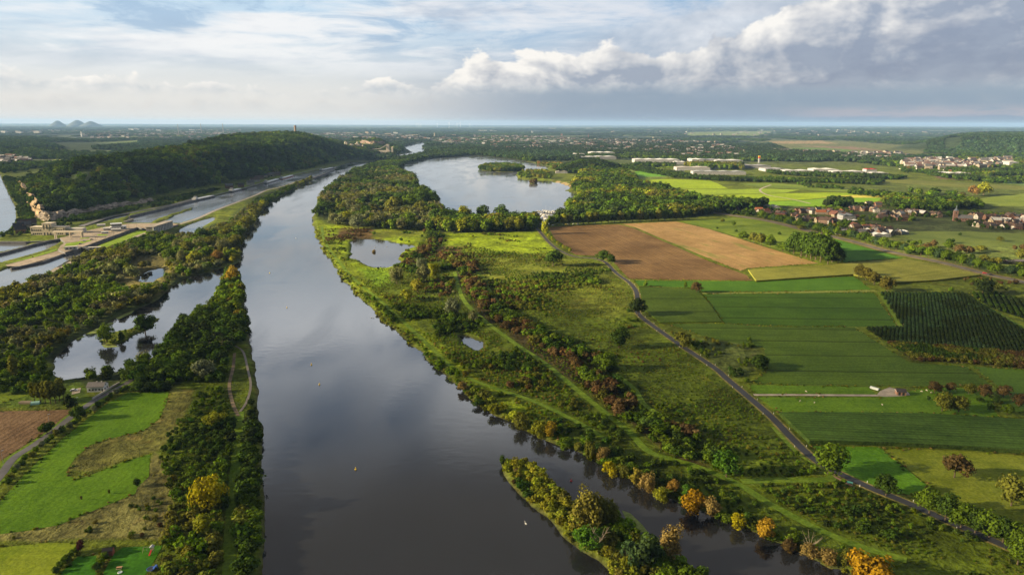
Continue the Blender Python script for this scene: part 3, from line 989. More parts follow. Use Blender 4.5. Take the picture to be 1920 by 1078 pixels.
LAWN = field_mat('lawn_grass', (0.030, 0.115, 0.006), (0.045, 0.145, 0.008), 0, 0, 0.15, 0.1, bump=0.2)
field('lawn', [(112, 1076), (146, 1043), (197, 1041), (182, 1076), (175, 1100), (100, 1100)], LAWN)
field('lawn', [(214, 1038), (230, 1026), (305, 1022), (287, 1055), (268, 1084), (250, 1110), (185, 1110), (195, 1072)], LAWN)
field('lawn', [(-60, 735), (0, 730), (50, 728), (62, 738), (0, 757), (-60, 765)], GRS)
# lit fields beyond the wood
YG = field_mat('bright_meadow', (0.19, 0.28, 0.008), (0.25, 0.33, 0.011), 4.0, 0.2, 0.15, 0.008, grain=0.3)
field('meadow', [(1178, 338), (1250, 336), (1330, 338.5), (1345, 344), (1365, 354), (1300, 354.5), (1240, 351), (1196, 345)], YG)
field('meadow', [(1240, 352), (1300, 355.3), (1366, 355), (1430, 354), (1500, 356), (1470, 362), (1380, 364), (1290, 366), (1262, 361)], field_mat('lime_meadow', (0.18, 0.26, 0.02), (0.22, 0.30, 0.02), 4, 0.2, 0.2, 0.01, grain=0.3))
field('meadow', [(1292, 367), (1380, 365), (1470, 363), (1560, 361), (1640, 363.5), (1560, 370), (1500, 375), (1400, 379), (1310, 374)], YG)
field('grass_field', [(1384, 345), (1440, 343), (1545, 350), (1640, 361), (1560, 359.5), (1500, 355), (1420, 350)], field_mat('dull_meadow', (0.11, 0.16, 0.02), (0.14, 0.19, 0.02), 4, 0.2, 0.2, 0.01, grain=0.3))
field('grass_field', [(1385, 380), (1500, 376), (1570, 371), (1690, 371), (1660, 380), (1560, 388), (1470, 386)], field_mat('mid_meadow', (0.12, 0.24, 0.012), (0.16, 0.28, 0.014), 4, 0.2, 0.2, 0.01, grain=0.3))
field('wheat_field', [(1536, 370), (1600, 366), (1680, 364), (1690, 368), (1640, 371), (1560, 371)], field_mat('wheat_stubble', (0.40, 0.36, 0.05), (0.46, 0.40, 0.08), 4, 0.2, 0.2, 0.01, grain=0.3))
field('grass_field', [(1190, 322), (1225, 319), (1250, 331), (1210, 332), (1192, 329)], field_mat('green_slope', (0.10, 0.24, 0.02), (0.13, 0.28, 0.02), 0, 0, 0.2, 0.01, grain=0.3))
field('meadow', [(1055, 307), (1090, 305), (1090, 309), (1060, 311)], YG)
field('meadow', [(1225, 313), (1265, 312), (1265, 315), (1230, 316)], YG)
field('meadow', [(1160, 313), (1200, 312), (1200, 317), (1165, 318)], YG)
field('grass_field', [(1620, 340), (1700, 337), (1960, 352), (1960, 358), (1800, 352), (1700, 345)], field_mat('olive_grass', (0.11, 0.125, 0.025), (0.14, 0.15, 0.03), 4, 0.1, 0.2, 0.008, grain=0.3))
field('grass_field', [(1820, 376), (1880, 366), (1960, 360), (1960, 388), (1860, 386)], field_mat('sage_grass', (0.12, 0.165, 0.02), (0.15, 0.19, 0.03), 4, 0.1, 0.2, 0.008, grain=0.3))
field('grass_field', [(1690, 438), (1720, 434), (1820, 434), (1960, 441), (1960, 462), (1800, 462), (1720, 455)], field_mat('paddock_grass', (0.11, 0.15, 0.03), (0.14, 0.175, 0.035), 0, 0, 0.2, 0.02))
field('grass_field', [(-40, 282), (30, 281), (30, 285), (-40, 287)], field_mat('far_grass', (0.12, 0.19, 0.03), (0.15, 0.21, 0.03), grain=0.3))

# roads and tracks
ROAD_R = [(1006, 427), (1020, 444), (1032, 457), (1050, 470), (1078, 481.5), (1112, 484.5), (1135, 492), (1155, 512), (1180, 530), (1192, 545), (1195, 560), (1194, 578), (1200, 592),
          (1230, 615), (1280, 650), (1340, 690), (1365, 712), (1440, 776), (1483, 820), (1523, 858), (1570, 886), (1640, 918), (1665, 928), (1713, 948), (1800, 987), (1919, 1038), (2010, 1075)]
RR = W(ROAD_R)
ribbon('dry_verge', RR, 4.9, LZ + 0.09, field_mat('road_edge', (0.10, 0.11, 0.025), (0.22, 0.18, 0.06), patch=0.25))
ribbon('road', RR, 3.1, LZ + 0.14, ASPHALT)
LANE = W([(300, 690), (262, 702), (232, 722), (183, 747.6), (140, 777), (105, 805), (63, 835), (25, 860), (0, 893), (-40, 935)])
ribbon('lane_verge', LANE, 5.5, LZ + 0.09, MOWN)
ribbon('lane', LANE, 3.0, LZ + 0.14, ASPHALT_OLD)
MAIN = W([(1290, 392), (1380, 405), (1440, 414.5), (1515, 433), (1590, 450.5), (1665, 471), (1766, 492.5), (1846, 513), (1920, 529), (2050, 560)])
ribbon('road_verge', MAIN, 14, LZ + 0.09, field_mat('road_verge', (0.13, 0.12, 0.05), (0.22, 0.17, 0.09), patch=0.1))
ribbon('main_road', MAIN, 5.0, LZ + 0.14, ASPHALT_OLD)
ribbon('farm_track', W([(1413, 740.5), (1500, 740.5), (1645, 741.5)]), 2.0, LZ + 0.12, GRAVEL)
sheet('farmyard', W([(1643, 742), (1650, 733), (1668, 726), (1702, 735), (1707, 741), (1690, 743), (1660, 744)]), LZ + 0.1, GRAVEL)
ribbon('grass_track', W([(428, 1120), (430, 1040), (434, 960), (441, 880), (447, 810), (450, 772)]), 3.4, LZ + 0.08, MOWN)
ribbon('dirt_track', W([(447, 780), (436, 755), (430, 722), (437, 690), (440, 662)]), 1.5, LZ + 0.10, DIRT)
ribbon('dirt_track', W([(450, 772), (463, 752), (470, 722), (464, 690), (456, 660), (441, 648)]), 1.1, LZ + 0.12, plain('wet_gravel', (0.13, 0.11, 0.08), 0.6))
ribbon('grass_track', W([(604, 425), (606, 445), (617, 468), (637, 492), (660, 520), (720, 570), (780, 625), (850, 690), (900, 718), (1000, 752), (1080, 790), (1130, 820)]), 2.6, LZ + 0.08, MOWN)
ribbon('grass_track', W([(852, 510), (868, 560), (905, 598), (960, 640), (1020, 680), (1075, 725), (1130, 770), (1180, 810), (1220, 848), (1300, 872), (1380, 905), (1440, 942), (1520, 985),
                         (1600, 1020), (1700, 1050)]), 3.0, LZ + 0.07, MOWN)
ribbon('grass_track', W([(895, 510), (920, 550), (940, 580)]), 3.5, LZ + 0.08, MOWN)
ribbon('grass_track', W([(1160, 705), (1190, 730), (1210, 760), (1260, 790)]), 2.6, LZ + 0.08, MOWN)
ribbon('grass_track', W([(1390, 903), (1460, 900), (1550, 899), (1560, 890)]), 3.4, LZ + 0.09, MOWN)
ribbon('grass_track', W([(1548, 880), (1500, 850), (1470, 820), (1452, 800)]), 3.0, LZ + 0.07, MOWN)
ribbon('farm_track', W([(1650, 549), (1670, 580), (1688, 612)]), 3.0, LZ + 0.11, MOWN)
ribbon('farm_track', W([(1806, 550), (1862, 582), (1930, 622)]), 3.2, LZ + 0.11, MOWN)
ribbon('farm_track', W([(1445, 347), (1425, 356), (1440, 366), (1480, 373), (1520, 382)]), 4.0, LZ + 0.11, GRAVEL)

# ------------------------------------------------------------------ trees
def crown_mesh(name, seed, rx, rz, zc, nclump, nleaf, leaf, material, shape='round', clump=0.34):
    r = np.random.default_rng(seed)
    cs = []
    lump = r.normal(0, 1, (5, 3))
    lump /= np.linalg.norm(lump, axis=1)[:, None]
    while len(cs) < nclump:
        p = r.uniform(-1, 1, 3)
        d = np.linalg.norm(p)
        if d > 1 or (d < 0.45 and r.random() < 0.7): continue
        k = 0.80 + 0.34 * max(0.0, float((lump @ (p / max(d, 1e-6))).max()) ** 3)
        p = p * k
        k = 1.0
        if shape == 'dome' and p[2] < -0.6: continue
        if shape == 'cone': k = 0.25 + 0.75 * (1 - (p[2] + 1) / 2)
        if shape == 'column': k = 0.75 + 0.25 * (1 - abs(p[2]))
        if shape == 'droop' and p[2] < -0.2: k = 1.12
        cs.append((p[0] * rx * k * (1 - clump * 0.8), p[1] * rx * k * (1 - clump * 0.8), zc + p[2] * rz * (1 - clump * 0.6), clump * rx * r.uniform(0.5, 1.35)))
    cs = np.array(cs)
    w = cs[:, 3] ** 2
    ci = r.choice(len(cs), nleaf, p=w / w.sum())
    d = r.normal(0, 1, (nleaf, 3))
    d[:, 2] += 0.25
    d /= np.linalg.norm(d, axis=1)[:, None]
    rad = cs[ci, 3] * r.uniform(0.62, 1.06, nleaf)
    stretch = np.array([1, 1, {'droop': 1.5, 'column': 1.6}.get(shape, 0.9)])
    pos = cs[ci, :3] + d * rad[:, None] * stretch
    pos[:, 2] = np.maximum(pos[:, 2], 0.015)
    out = pos - np.array([0, 0, zc])
    out /= np.linalg.norm(out, axis=1)[:, None] + 1e-6
    nrm = d * 0.9 + out * 0.5 + r.normal(0, 0.42, (nleaf, 3))
    nrm /= np.linalg.norm(nrm, axis=1)[:, None]
    a = np.cross(nrm, r.normal(0, 1, (nleaf, 3)))
    a /= np.linalg.norm(a, axis=1)[:, None]
    b = np.cross(nrm, a)
    s = leaf * r.uniform(0.6, 1.3, nleaf)[:, None]
    q = np.stack([pos - a * s - b * s * 0.7, pos + a * s * 0.9 - b * s, pos + a * s + b * s * 0.8, pos - a * s * 0.8 + b * s], 1).reshape(-1, 3)
    me = bpy.data.meshes.new(name)
    me.vertices.add(len(q))
    me.vertices.foreach_set('co', q.ravel())
    me.loops.add(nleaf * 4)
    me.loops.foreach_set('vertex_index', np.arange(nleaf * 4))
    me.polygons.add(nleaf)
    me.polygons.foreach_set('loop_start', np.arange(0, nleaf * 4, 4))
    me.update(calc_edges=True)
    me.materials.append(material)
    return me


def trunk_mesh(name, seed, h, r0, limbs=4, spread=0.25, m=None, top=0.55):
    rr = random.Random(seed)
    b = MB()
    p, q = (0, 0, -0.04), (rr.uniform(-.02, .02), rr.uniform(-.02, .02), h)
    b.tube(p, q, r0 * 1.25, r0 * 0.75, 7)
    for k in range(limbs):
        a = 2 * math.pi * k / max(1, limbs) + rr.uniform(-.4, .4)
        e = (spread * math.cos(a), spread * math.sin(a), top + rr.uniform(-.08, .12))
        b.tube(q, e, r0 * 0.6, r0 * 0.15, 5)
        for j in range(2):
            t = rr.uniform(.45, .7)
            s0 = tuple(q[i] + (e[i] - q[i]) * t for i in range(3))
            b.tube(s0, (s0[0] + rr.uniform(-.16, .16), s0[1] + rr.uniform(-.16, .16), s0[2] + rr.uniform(.08, .2)), r0 * 0.3, r0 * 0.08, 4)
    return b.mesh(name, m or BARK)


SPEC = {  # rx, rz, zc, clumps, leaves, leaf size, shape, clump size, trunk height, trunk radius
    'round': (0.50, 0.47, 0.52, 30, 1700, 0.030, 'dome', 0.34, 0.30, 0.022),
    'spread': (0.66, 0.44, 0.54, 38, 2000, 0.032, 'dome', 0.30, 0.30, 0.024),
    'willow': (0.60, 0.45, 0.52, 34, 1900, 0.028, 'droop', 0.30, 0.26, 0.030),
    'poplar': (0.13, 0.47, 0.53, 26, 1100, 0.022, 'column', 0.62, 0.16, 0.014),
    'tall': (0.36, 0.47, 0.53, 30, 1500, 0.028, 'round', 0.38, 0.30, 0.018),
    'bush': (0.62, 0.50, 0.47, 24, 1200, 0.040, 'round', 0.36, 0.14, 0.03),
    'fir': (0.30, 0.50, 0.52, 30, 1100, 0.026, 'cone', 0.34, 0.18, 0.016),
}
PROTO, TRUNK = {}, {}
for sname, (rx, rz, zc, ncl, nl, lf, shp, cl, th, tr_) in SPEC.items():
    PROTO[sname] = [crown_mesh('crown_' + sname, 100 + 7 * k + len(sname), rx, rz, zc, ncl, nl, lf, LEAF, shp, cl) for k in range(3)]
    TRUNK[sname] = [trunk_mesh('trunk_' + sname, 50 + k, th, tr_, 5, rx * 0.6, top=zc) for k in range(2)]

# the same kinds for masses of trees: cheaper crowns, kept in a collection that is not part of the scene
many = bpy.data.collections.new('crowns_of_many')
MANY = []
for sname, k, nl, lf in (('round', 0, 520, 0.052), ('round', 1, 520, 0.052), ('spread', 2, 560, 0.052), ('willow', 3, 560, 0.046), ('tall', 4, 480, 0.048),
                         ('bush', 5, 330, 0.070), ('bush', 6, 330, 0.070), ('poplar', 7, 380, 0.036)):
    rx, rz, zc, ncl, _, _, shp, cl, th, tr_ = SPEC[sname]
    me = crown_mesh('m%02d' % k, 300 + k, rx, rz * 1.04, zc * 0.93, ncl, nl, lf, LEAF_I, shp, cl)
    o = bpy.data.objects.new('p%02d_crown' % k, me)
    many.objects.link(o)
    MANY.append(o)
KIDX = {'round': (0, 1), 'spread': (2,), 'willow': (3,), 'tall': (4,), 'bush': (5, 6), 'poplar': (7,)}


def mass_group():
    g = bpy.data.node_groups.new('mass_of_plants', 'GeometryNodeTree')
    g.interface.new_socket('Geometry', in_out='INPUT', socket_type='NodeSocketGeometry')
    g.interface.new_socket('Geometry', in_out='OUTPUT', socket_type='NodeSocketGeometry')
    N = g.nodes.new
    gi, go = N('NodeGroupInput'), N('NodeGroupOutput')
    ci = N('GeometryNodeCollectionInfo')
    ci.inputs['Collection'].default_value = many
    ci.inputs['Separate Children'].default_value = True
    ci.inputs['Reset Children'].default_value = True
    ip = N('GeometryNodeInstanceOnPoints')
    ip.inputs['Pick Instance'].default_value = True

    def attr(nm, ty):
        a = N('GeometryNodeInputNamedAttribute')
        a.data_type = ty
        a.inputs['Name'].default_value = nm
        return a.outputs[0]
    L = g.links.new
    L(gi.outputs[0], ip.inputs['Points'])
    L(ci.outputs[0], ip.inputs['Instance'])
    L(attr('pick', 'INT'), ip.inputs['Instance Index'])
    L(attr('size', 'FLOAT_VECTOR'), ip.inputs['Scale'])
    rot = N('ShaderNodeCombineXYZ')
    L(attr('turn', 'FLOAT'), rot.inputs[2])
    e2r = N('FunctionNodeEulerToRotation')
    L(rot.outputs[0], e2r.inputs[0])
    L(e2r.outputs[0], ip.inputs['Rotation'])
    L(ip.outputs[0], go.inputs[0])
    return g


MASS = mass_group()
N_MASS = 0


def mass(name, x, y, h, wd, pick, tint, label, z=None, cat=None):
    """one object: a mass of plants too many to count. x, y world; h height, wd width/height ratio; tint an (n,3) array"""
    global N_MASS
    n = len(x)
    N_MASS += n
    if z is None: z = ground(x, y) - 0.05
    me = bpy.data.meshes.new(name)
    me.vertices.add(n)
    me.vertices.foreach_set('co', np.stack([x, y, z], 1).ravel())
    at = me.attributes.new('pick', 'INT', 'POINT')
    at.data.foreach_set('value', np.asarray(pick, np.int32))
    at = me.attributes.new('size', 'FLOAT_VECTOR', 'POINT')
    at.data.foreach_set('vector', np.stack([h * wd, h * wd, h], 1).ravel())
    at = me.attributes.new('turn', 'FLOAT', 'POINT')
    at.data.foreach_set('value', rng.uniform(0, 6.28, n))
    at = me.attributes.new('tint', 'FLOAT_COLOR', 'POINT')
    at.data.foreach_set('color', np.concatenate([tint, np.ones((n, 1))], 1).ravel())
    me.update()
    o = link(name, me)
    md = o.modifiers.new('plants', 'NODES')
    md.node_group = MASS
    return tag(o, label, cat or name.replace('_', ' '), kind='stuff')


def jitter_grid(poly, step, jit=0.42):
    lo, hi = poly.min(0), poly.max(0)
    gx_, gy_ = np.meshgrid(np.arange(lo[0], hi[0] + step, step), np.arange(lo[1], hi[1] + step, step))
    x = gx_.ravel() + rng.uniform(-jit, jit, gx_.size) * step
    y = gy_.ravel() + rng.uniform(-jit, jit, gx_.size) * step
    k = inside(poly, x, y)
    return x[k], y[k]


PAL = {
    'dark': (0.042, 0.078, 0.013), 'mid': (0.080, 0.134, 0.012), 'green': (0.095, 0.165, 0.012), 'lime': (0.19, 0.215, 0.020), 'grey': (0.13, 0.145, 0.070),
    'olive': (0.115, 0.128, 0.022), 'rust': (0.098, 0.064, 0.030), 'brown': (0.095, 0.070, 0.030), 'gold': (0.30, 0.185, 0.012), 'tan': (0.22, 0.17, 0.06),
    'vivid': (0.062, 0.145, 0.016), 'yellow': (0.28, 0.26, 0.010), 'blue': (0.040, 0.075, 0.034), 'silver': (0.13, 0.16, 0.10), 'deep': (0.028, 0.046, 0.015),
}


def tints(n, spec, var=0.25, x=None, y=None, scale=60.0, seed=0):
    """random colours out of {palette name: weight}, in drifts when x, y are given"""
    names = list(spec)
    w = np.cumsum([spec[k] for k in names], dtype=float)
    w /= w[-1]
    u = rng.random(n)
    if x is not None:
        f = fbm(x / scale, y / scale, 60 + seed, 3)
        f = np.argsort(np.argsort(f)) / max(1, n - 1)
        u = np.clip(f * 0.72 + u * 0.28, 0, 0.9999)
    idx = np.searchsorted(w, u)
    c = np.array([PAL[names[i]] for i in idx])
    return c * np.exp(rng.normal(0, var, (n, 1))) * np.exp(rng.normal(0, 0.06, (n, 3)))


def picks(n, kinds):
    pool = [i for k in kinds for i in KIDX[k]]
    return rng.choice(pool, n)


def wood(name, poly, step, hr, kinds, spec, label, wd=(0.9, 1.25), density=None, not_in=(), px=True, minshore=1.5, scale=60.0, hseed=0, hpow=1.0, cat=None):
    p = W(poly) if px else np.asarray(poly, float)
    x, y = jitter_grid(p, step)
    k = np.ones(len(x), bool)
    if density is not None: k &= density(x, y)
    for q in not_in: k &= ~inside(q, x, y)
    x, y = x[k], y[k]
    k = shore(x, y) > minshore
    x, y = x[k], y[k]
    n = len(x)
    hn = fbm(x / 45, y / 45, 70 + hseed, 3)
    h = hr[0] + (hr[1] - hr[0]) * np.clip((hn - 0.3) / 0.4 * 0.6 + rng.random(n) * 0.5, 0, 1.1) ** hpow
    return mass(name, x, y, h, rng.uniform(wd[0], wd[1], n), picks(n, kinds), tints(n, spec, 0.22, x, y, scale, hseed), label, cat=cat)


N_TREE = 0
SPOKEN = []


def tree(label, px, py, hpx, wpx, kind, color, group=None, name='tree', cat='tree', z=None, xy=None, h=None, w=None):
    """a single tree standing at photo pixel (px, py), hpx tall and wpx wide there"""
    global N_TREE
    if xy is None:
        x, y = [float(v) for v in P(px, py, LZ)]
    else:
        x, y = xy
    s = float(ppm(y))
    if h is None: h = hpx / s / max(0.35, math.cos(math.atan2(CAM_H - 5, math.hypot(x, y)))) * 1.03
    if w is None: w = wpx / s * 1.14
    if z is None: z = float(ground(x, y)[0]) - 0.1
    rx = SPEC[kind][0]
    t = thing(name, label, cat, (x, y, z), rng.uniform(0, 6.28), group, (w / (2 * rx) * 1.05, w / (2 * rx) * 1.05, h))
    c = PAL[color] if isinstance(color, str) else color
    o = link('crown' if kind != 'bush' else 'foliage', PROTO[kind][N_TREE % 3], t)
    v = math.exp(rng.normal(0, 0.10))
    o.color = (c[0] * v, c[1] * v, c[2] * v, 1)
    link('trunk' if kind != 'bush' else 'stem', TRUNK[kind][N_TREE % 2], t)
    N_TREE += 1
    return t


# --- single trees one can point to
for a in [
    ('big round oak beside the black road where the farm track joins it', 1553, 889, 52, 60, 'round', 'mid'),
    ('dark ball-shaped tree standing close to the black road, below the bright green paddock', 1661, 929, 40, 42, 'round', 'dark'),
    ('brown-leaved round tree alone in the middle of the worn pasture', 1789, 895, 47, 46, 'round', 'brown'),
    ('olive round tree at the right edge of the worn pasture', 1896, 948, 52, 52, 'round', 'olive'),
    ('vivid green round tree beside the junction of two grass tracks', 1362, 894, 49, 52, 'round', 'vivid'),
    ('bright yellow tree in the scrub beside the grass track on the left bank', 390, 958, 66, 62, 'spread', 'yellow'),
    ('pale olive slim tree below the bright yellow tree', 384, 1010, 44, 32, 'tall', 'lime'),
    ('two-toned yellowing tree over dark scrub, above the bright yellow tree', 404, 798, 26, 38, 'spread', 'lime'),
    ('silver-leaved shrubby tree near the fork of the dirt tracks', 385, 706, 34, 44, 'spread', 'silver'),
    ('golden orange tree on the river bank, largest of the autumn trees mid bank', 1297, 953, 42, 44, 'round', 'gold'),
    ('huge golden yellow tree at the bottom edge of the river bank', 1632, 1092, 58, 84, 'spread', 'gold'),
    ('yellow-brown round tree on the bank between two dark water bays', 1434, 1003, 40, 38, 'round', (0.30, 0.20, 0.02)),
    ('tan bare-twigged tree next to the golden orange tree', 1335, 963, 34, 34, 'round', 'tan'),
    ('small lime yellow tree on the bank between tan and yellow-brown trees', 1384, 984, 34, 26, 'tall', 'yellow'),
    ('large olive willow on the wooded river island', 1104, 992, 66, 66, 'willow', (0.15, 0.145, 0.03)),
    ('brownish willow behind the large olive willow on the island', 1140, 985, 48, 42, 'willow', 'olive'),
    ('tall grey-green poplar at the lower end of the island', 1215, 1068, 60, 52, 'tall', (0.05, 0.085, 0.03)),
    ('blue-green tree on the island beside the grey-green poplar', 1182, 1062, 48, 42, 'round', (0.045, 0.085, 0.035)),
    ('brown-tipped willow at the lower right shore of the island', 1258, 1046, 52, 46, 'willow', 'tan'),
    ('dark conical tree at the very tip of the island', 942, 868, 22, 14, 'fir', 'dark'),
    ('vivid green bushy tree in the middle of the island', 1105, 1022, 34, 60, 'spread', 'vivid'),
    ('dark oak at the edge of the ploughed field, larger of the pair', 1130, 491, 21, 27, 'spread', 'dark'),
    ('dark oak at the edge of the ploughed field, smaller of the pair', 1146, 495, 19, 17, 'round', 'dark'),
    ('broad dark tree at the corner of the yellow-green meadow by the road', 1037, 499, 32, 34, 'round', 'dark'),
    ('yellow-green poplar at the near corner of the ploughed field', 1022, 439, 26, 15, 'tall', 'lime'),
    ('bright bushy tree at the marina entrance of the field road', 1008, 424, 18, 20, 'round', 'lime'),
    ('silver willow in the wet meadow left of the long thicket', 848, 591, 34, 32, 'willow', 'silver'),
    ('small silver willow lower than the tall silver willow by the thicket', 889, 604, 22, 22, 'willow', 'grey'),
    ('grey willow just below the right end of the meadow pond', 744, 532, 32, 26, 'willow', 'grey'),
    ('grey-green willow in the cluster beside the brown thicket head', 795, 528, 30, 26, 'willow', 'grey'),
    ('yellowing willow in the cluster beside the brown thicket head', 812, 522, 28, 28, 'willow', 'lime'),
    ('silver-green willow at the left of the cluster by the thicket head', 790, 508, 24, 22, 'willow', 'silver'),
    ('pale olive round tree in the wet meadow below the willow cluster', 763, 563, 22, 26, 'round', 'lime'),
    ('golden-crowned tree between the willow cluster and the silver willow', 784, 548, 22, 28, 'round', (0.16, 0.16, 0.02)),
    ('lone pale shrubby tree standing in the meadow pond', 701, 470.5, 8, 7, 'round', 'tan'),
    ('dark green pair of bushes at the edge of the potato field', 1423, 692, 26, 44, 'bush', 'dark'),
    ('dark lone tree at the far corner of the dark orchard', 1842, 552, 28, 36, 'round', 'deep'),
    ('brown-leaved tree in the bright strip between crop fields', 1306, 549, 21, 21, 'round', 'brown'),
    ('small conical tree left of the brown-leaved tree between crop fields', 1285, 541, 14, 9, 'fir', 'mid'),
    ('small lone tree at the road corner below the ploughed field', 1211, 537, 13, 10, 'fir', 'mid'),
    ('dark crown overhanging the black road in its bend', 1196, 592, 34, 32, 'round', 'deep'),
    ('brown-green tree over the black road beside the potato field', 1280, 652, 32, 36, 'round', 'olive'),
    ('round dark tree in scrub left of the road, beside the brown thicket', 1160, 652, 36, 36, 'round', 'dark'),
    ('second round dark tree in scrub below the brown thicket', 1136, 695, 34, 38, 'round', 'mid'),
    ('autumn brown round tree on the far plain right of the lit fields', 1823, 368, 21, 19, 'round', (0.17, 0.11, 0.04)),
    ('pale olive broad tree on the far plain next to the autumn brown tree', 1844, 366, 22, 26, 'round', 'lime'),
    ('bare pale tree on the far plain above the dark farm trees', 1030, 335, 8, 6, 'round', 'olive'),
    ('purple-leaved garden tree beside the brick garden shed', 152, 1035, 24, 16, 'round', (0.05, 0.020, 0.022)),
    ('small dark round tree at the tip of the dry grass in the cut meadow', 258, 912, 16, 14, 'round', 'dark'),
    ('thin sapling in the cut meadow, higher of two', 205, 926, 10, 4, 'tall', 'olive'),
    ('thin sapling in the cut meadow, lower of two', 153, 938, 10, 4, 'tall', 'brown'),
    ('gold-topped tree at the tip of the wooded river spit', 437, 530, 30, 24, 'round', (0.20, 0.15, 0.02)),
    ('yellow tree halfway along the wooded river spit', 448, 606, 26, 24, 'round', (0.16, 0.14, 0.02)),
    ('fine-leaved dark tree on the grassy islet in the side water', 272, 622, 44, 36, 'tall', 'dark'),
    ('bushy dark tree at the left end of the islet in the side water', 200, 640, 34, 30, 'round', 'mid'),
    ('small tree in the middle of the islet in the side water', 228, 638, 20, 14, 'fir', 'dark'),
    ('yellow-green tree at the water edge below the scrub slope', 255, 557, 26, 20, 'tall', 'lime'),
    ('dark fir-like tree near the farm lane left of the white house', 131, 768, 34, 26, 'fir', 'deep'),
    ('dark round tree next to the lane, opposite the brown field', 148, 786, 26, 26, 'round', 'dark'),
    ('dark bush at the corner of the brown field by the lane', 88, 812, 20, 28, 'bush', 'dark'),
]:
    tree(*a)
for i, (x, y, h_) in enumerate([(65, 752, 40), (76, 755, 44), (85, 756, 46), (95, 757, 48), (104, 756, 48), (112, 752, 46), (119, 748, 44)]):
    tree(ordinal(i + 1) + ' from the left in the tight row of columnar poplars near the white house', x, y, h_, 13, 'poplar', 'olive', 'columnar poplars beside the white house')
tree('tallest columnar poplar left of the poplar row', 30, 716, 58, 14, 'poplar', 'olive')
tree('columnar poplar in front of the side water, right of the tallest one', 80, 706, 44, 16, 'poplar', 'mid')
for i, (x, y, h_, w_, k, c) in enumerate([(1393, 450, 15, 22, 'round', 'mid'), (1413, 456, 20, 20, 'round', 'olive'), (1427, 460, 23, 22, 'round', 'olive'), (1444, 464, 22, 20, 'round', 'mid'),
                                          (1467, 471, 17, 24, 'round', 'mid'), (1488, 476, 36, 30, 'round', 'dark'), (1502, 481, 40, 34, 'round', 'dark'), (1520, 486, 44, 34, 'round', 'dark'),
                                          (1538, 491, 46, 36, 'round', 'dark'), (1552, 495, 44, 34, 'round', 'dark'), (1571, 495, 28, 24, 'round', 'deep'), (1510, 474, 36, 28, 'tall', 'mid'),
                                          (1532, 478, 40, 34, 'tall', 'mid'), (1556, 484, 38, 32, 'tall', 'mid'), (1494, 470, 36, 32, 'round', 'dark'), (1512, 482, 42, 36, 'round', 'dark'), (1529, 488, 45, 36, 'round', 'dark'), (1546, 488, 44, 36, 'round', 'dark'), (1545, 476, 40, 34, 'round', 'mid'), (1520, 474, 40, 34, 'round', 'dark'), (1560, 492, 38, 30, 'round', 'dark')]):
    tree(ordinal(i + 1) + ' tree of the grove edging the stubble field, from the village end', x, y, h_, w_, k, c, 'grove along the stubble field')
for i, (x, y, h_, w_) in enumerate([(1609, 519, 23, 19), (1623, 526, 25, 22), (1639, 534, 26, 26), (1663, 546, 27, 30)]):
    tree(ordinal(i + 1) + ' from the far end of four olive trees beside the maize field', x, y, h_, w_, 'round', (0.10, 0.095, 0.02), 'four trees beside the maize')
for i, (x, y, h_, w_, c) in enumerate([(1752, 737, 22, 24, 'brown'), (1781, 735, 19, 21, 'brown'), (1816, 738, 18, 24, 'olive'), (1844, 744, 24, 26, 'brown'), (1881, 746, 25, 30, 'brown'), (1766, 771, 34, 34, 'olive'),
                                       (1797, 772, 30, 32, 'olive'), (1741, 750, 9, 8, 'dark'), (1856, 771, 16, 13, 'dark'), (1889, 777, 20, 20, 'mid'), (1836, 754, 11, 12, 'dark'), (1865, 756, 13, 14, 'dark'),
                                       (1910, 762, 24, 26, 'brown')]):
    tree(ordinal(i + 1) + ' old fruit tree right of the brick shed, above the maize', x, y, h_, w_, 'round', c, 'old fruit trees right of the brick shed')
for i, (x, y) in enumerate([(1742, 962), (1772, 976), (1801, 989), (1828, 999), (1854, 1008), (1880, 1017), (1906, 1027)]):
    tree(ordinal(i + 1) + ' tree of the dense row shading the black road, counted from the pasture gate', x, y, 46, 46, 'round', 'dark' if i % 2 else 'mid', 'row of trees shading the black road')
tree('rounded tree at the frame edge below the dense road row', 1908, 1058, 50, 48, 'round', 'mid')
# bank trees, right shore
for i, (x, y, h_, w_, k, c) in enumerate([(868, 728, 18, 20, 'round', 'tan'), (898, 756, 14, 22, 'round', 'dark'), (925, 772, 18, 20, 'round', 'lime'), (978, 800, 28, 27, 'willow', 'olive'),
                                          (1010, 815, 32, 32, 'willow', 'lime'), (1030, 817, 26, 26, 'round', (0.26, 0.20, 0.02)), (1058, 836, 22, 28, 'round', 'mid'), (1083, 842, 20, 18, 'round', 'olive'),
                                          (1108, 856, 34, 26, 'willow', 'olive'), (1130, 862, 26, 24, 'willow', 'tan'), (1143, 884, 34, 30, 'round', 'yellow'), (1170, 888, 24, 24, 'willow', 'olive'),
                                          (1192, 903, 36, 26, 'tall', (0.22, 0.20, 0.03)), (1212, 914, 36, 32, 'willow', 'tan'), (1238, 930, 26, 30, 'round', 'lime'), (1262, 922, 24, 22, 'round', (0.20, 0.13, 0.03)),
                                          (1288, 930, 22, 24, 'round', 'vivid'), (1480, 1026, 26, 28, 'round', 'brown'), (1518, 1040, 30, 34, 'round', 'tan'), (1550, 1050, 28, 40, 'willow', 'tan'),
                                          (1590, 1058, 26, 36, 'willow', 'olive')]):
    tree(ordinal(i + 1) + ' tree down the right river bank from the meadow pond', x, y, h_, w_, k, c, 'trees along the right river bank')
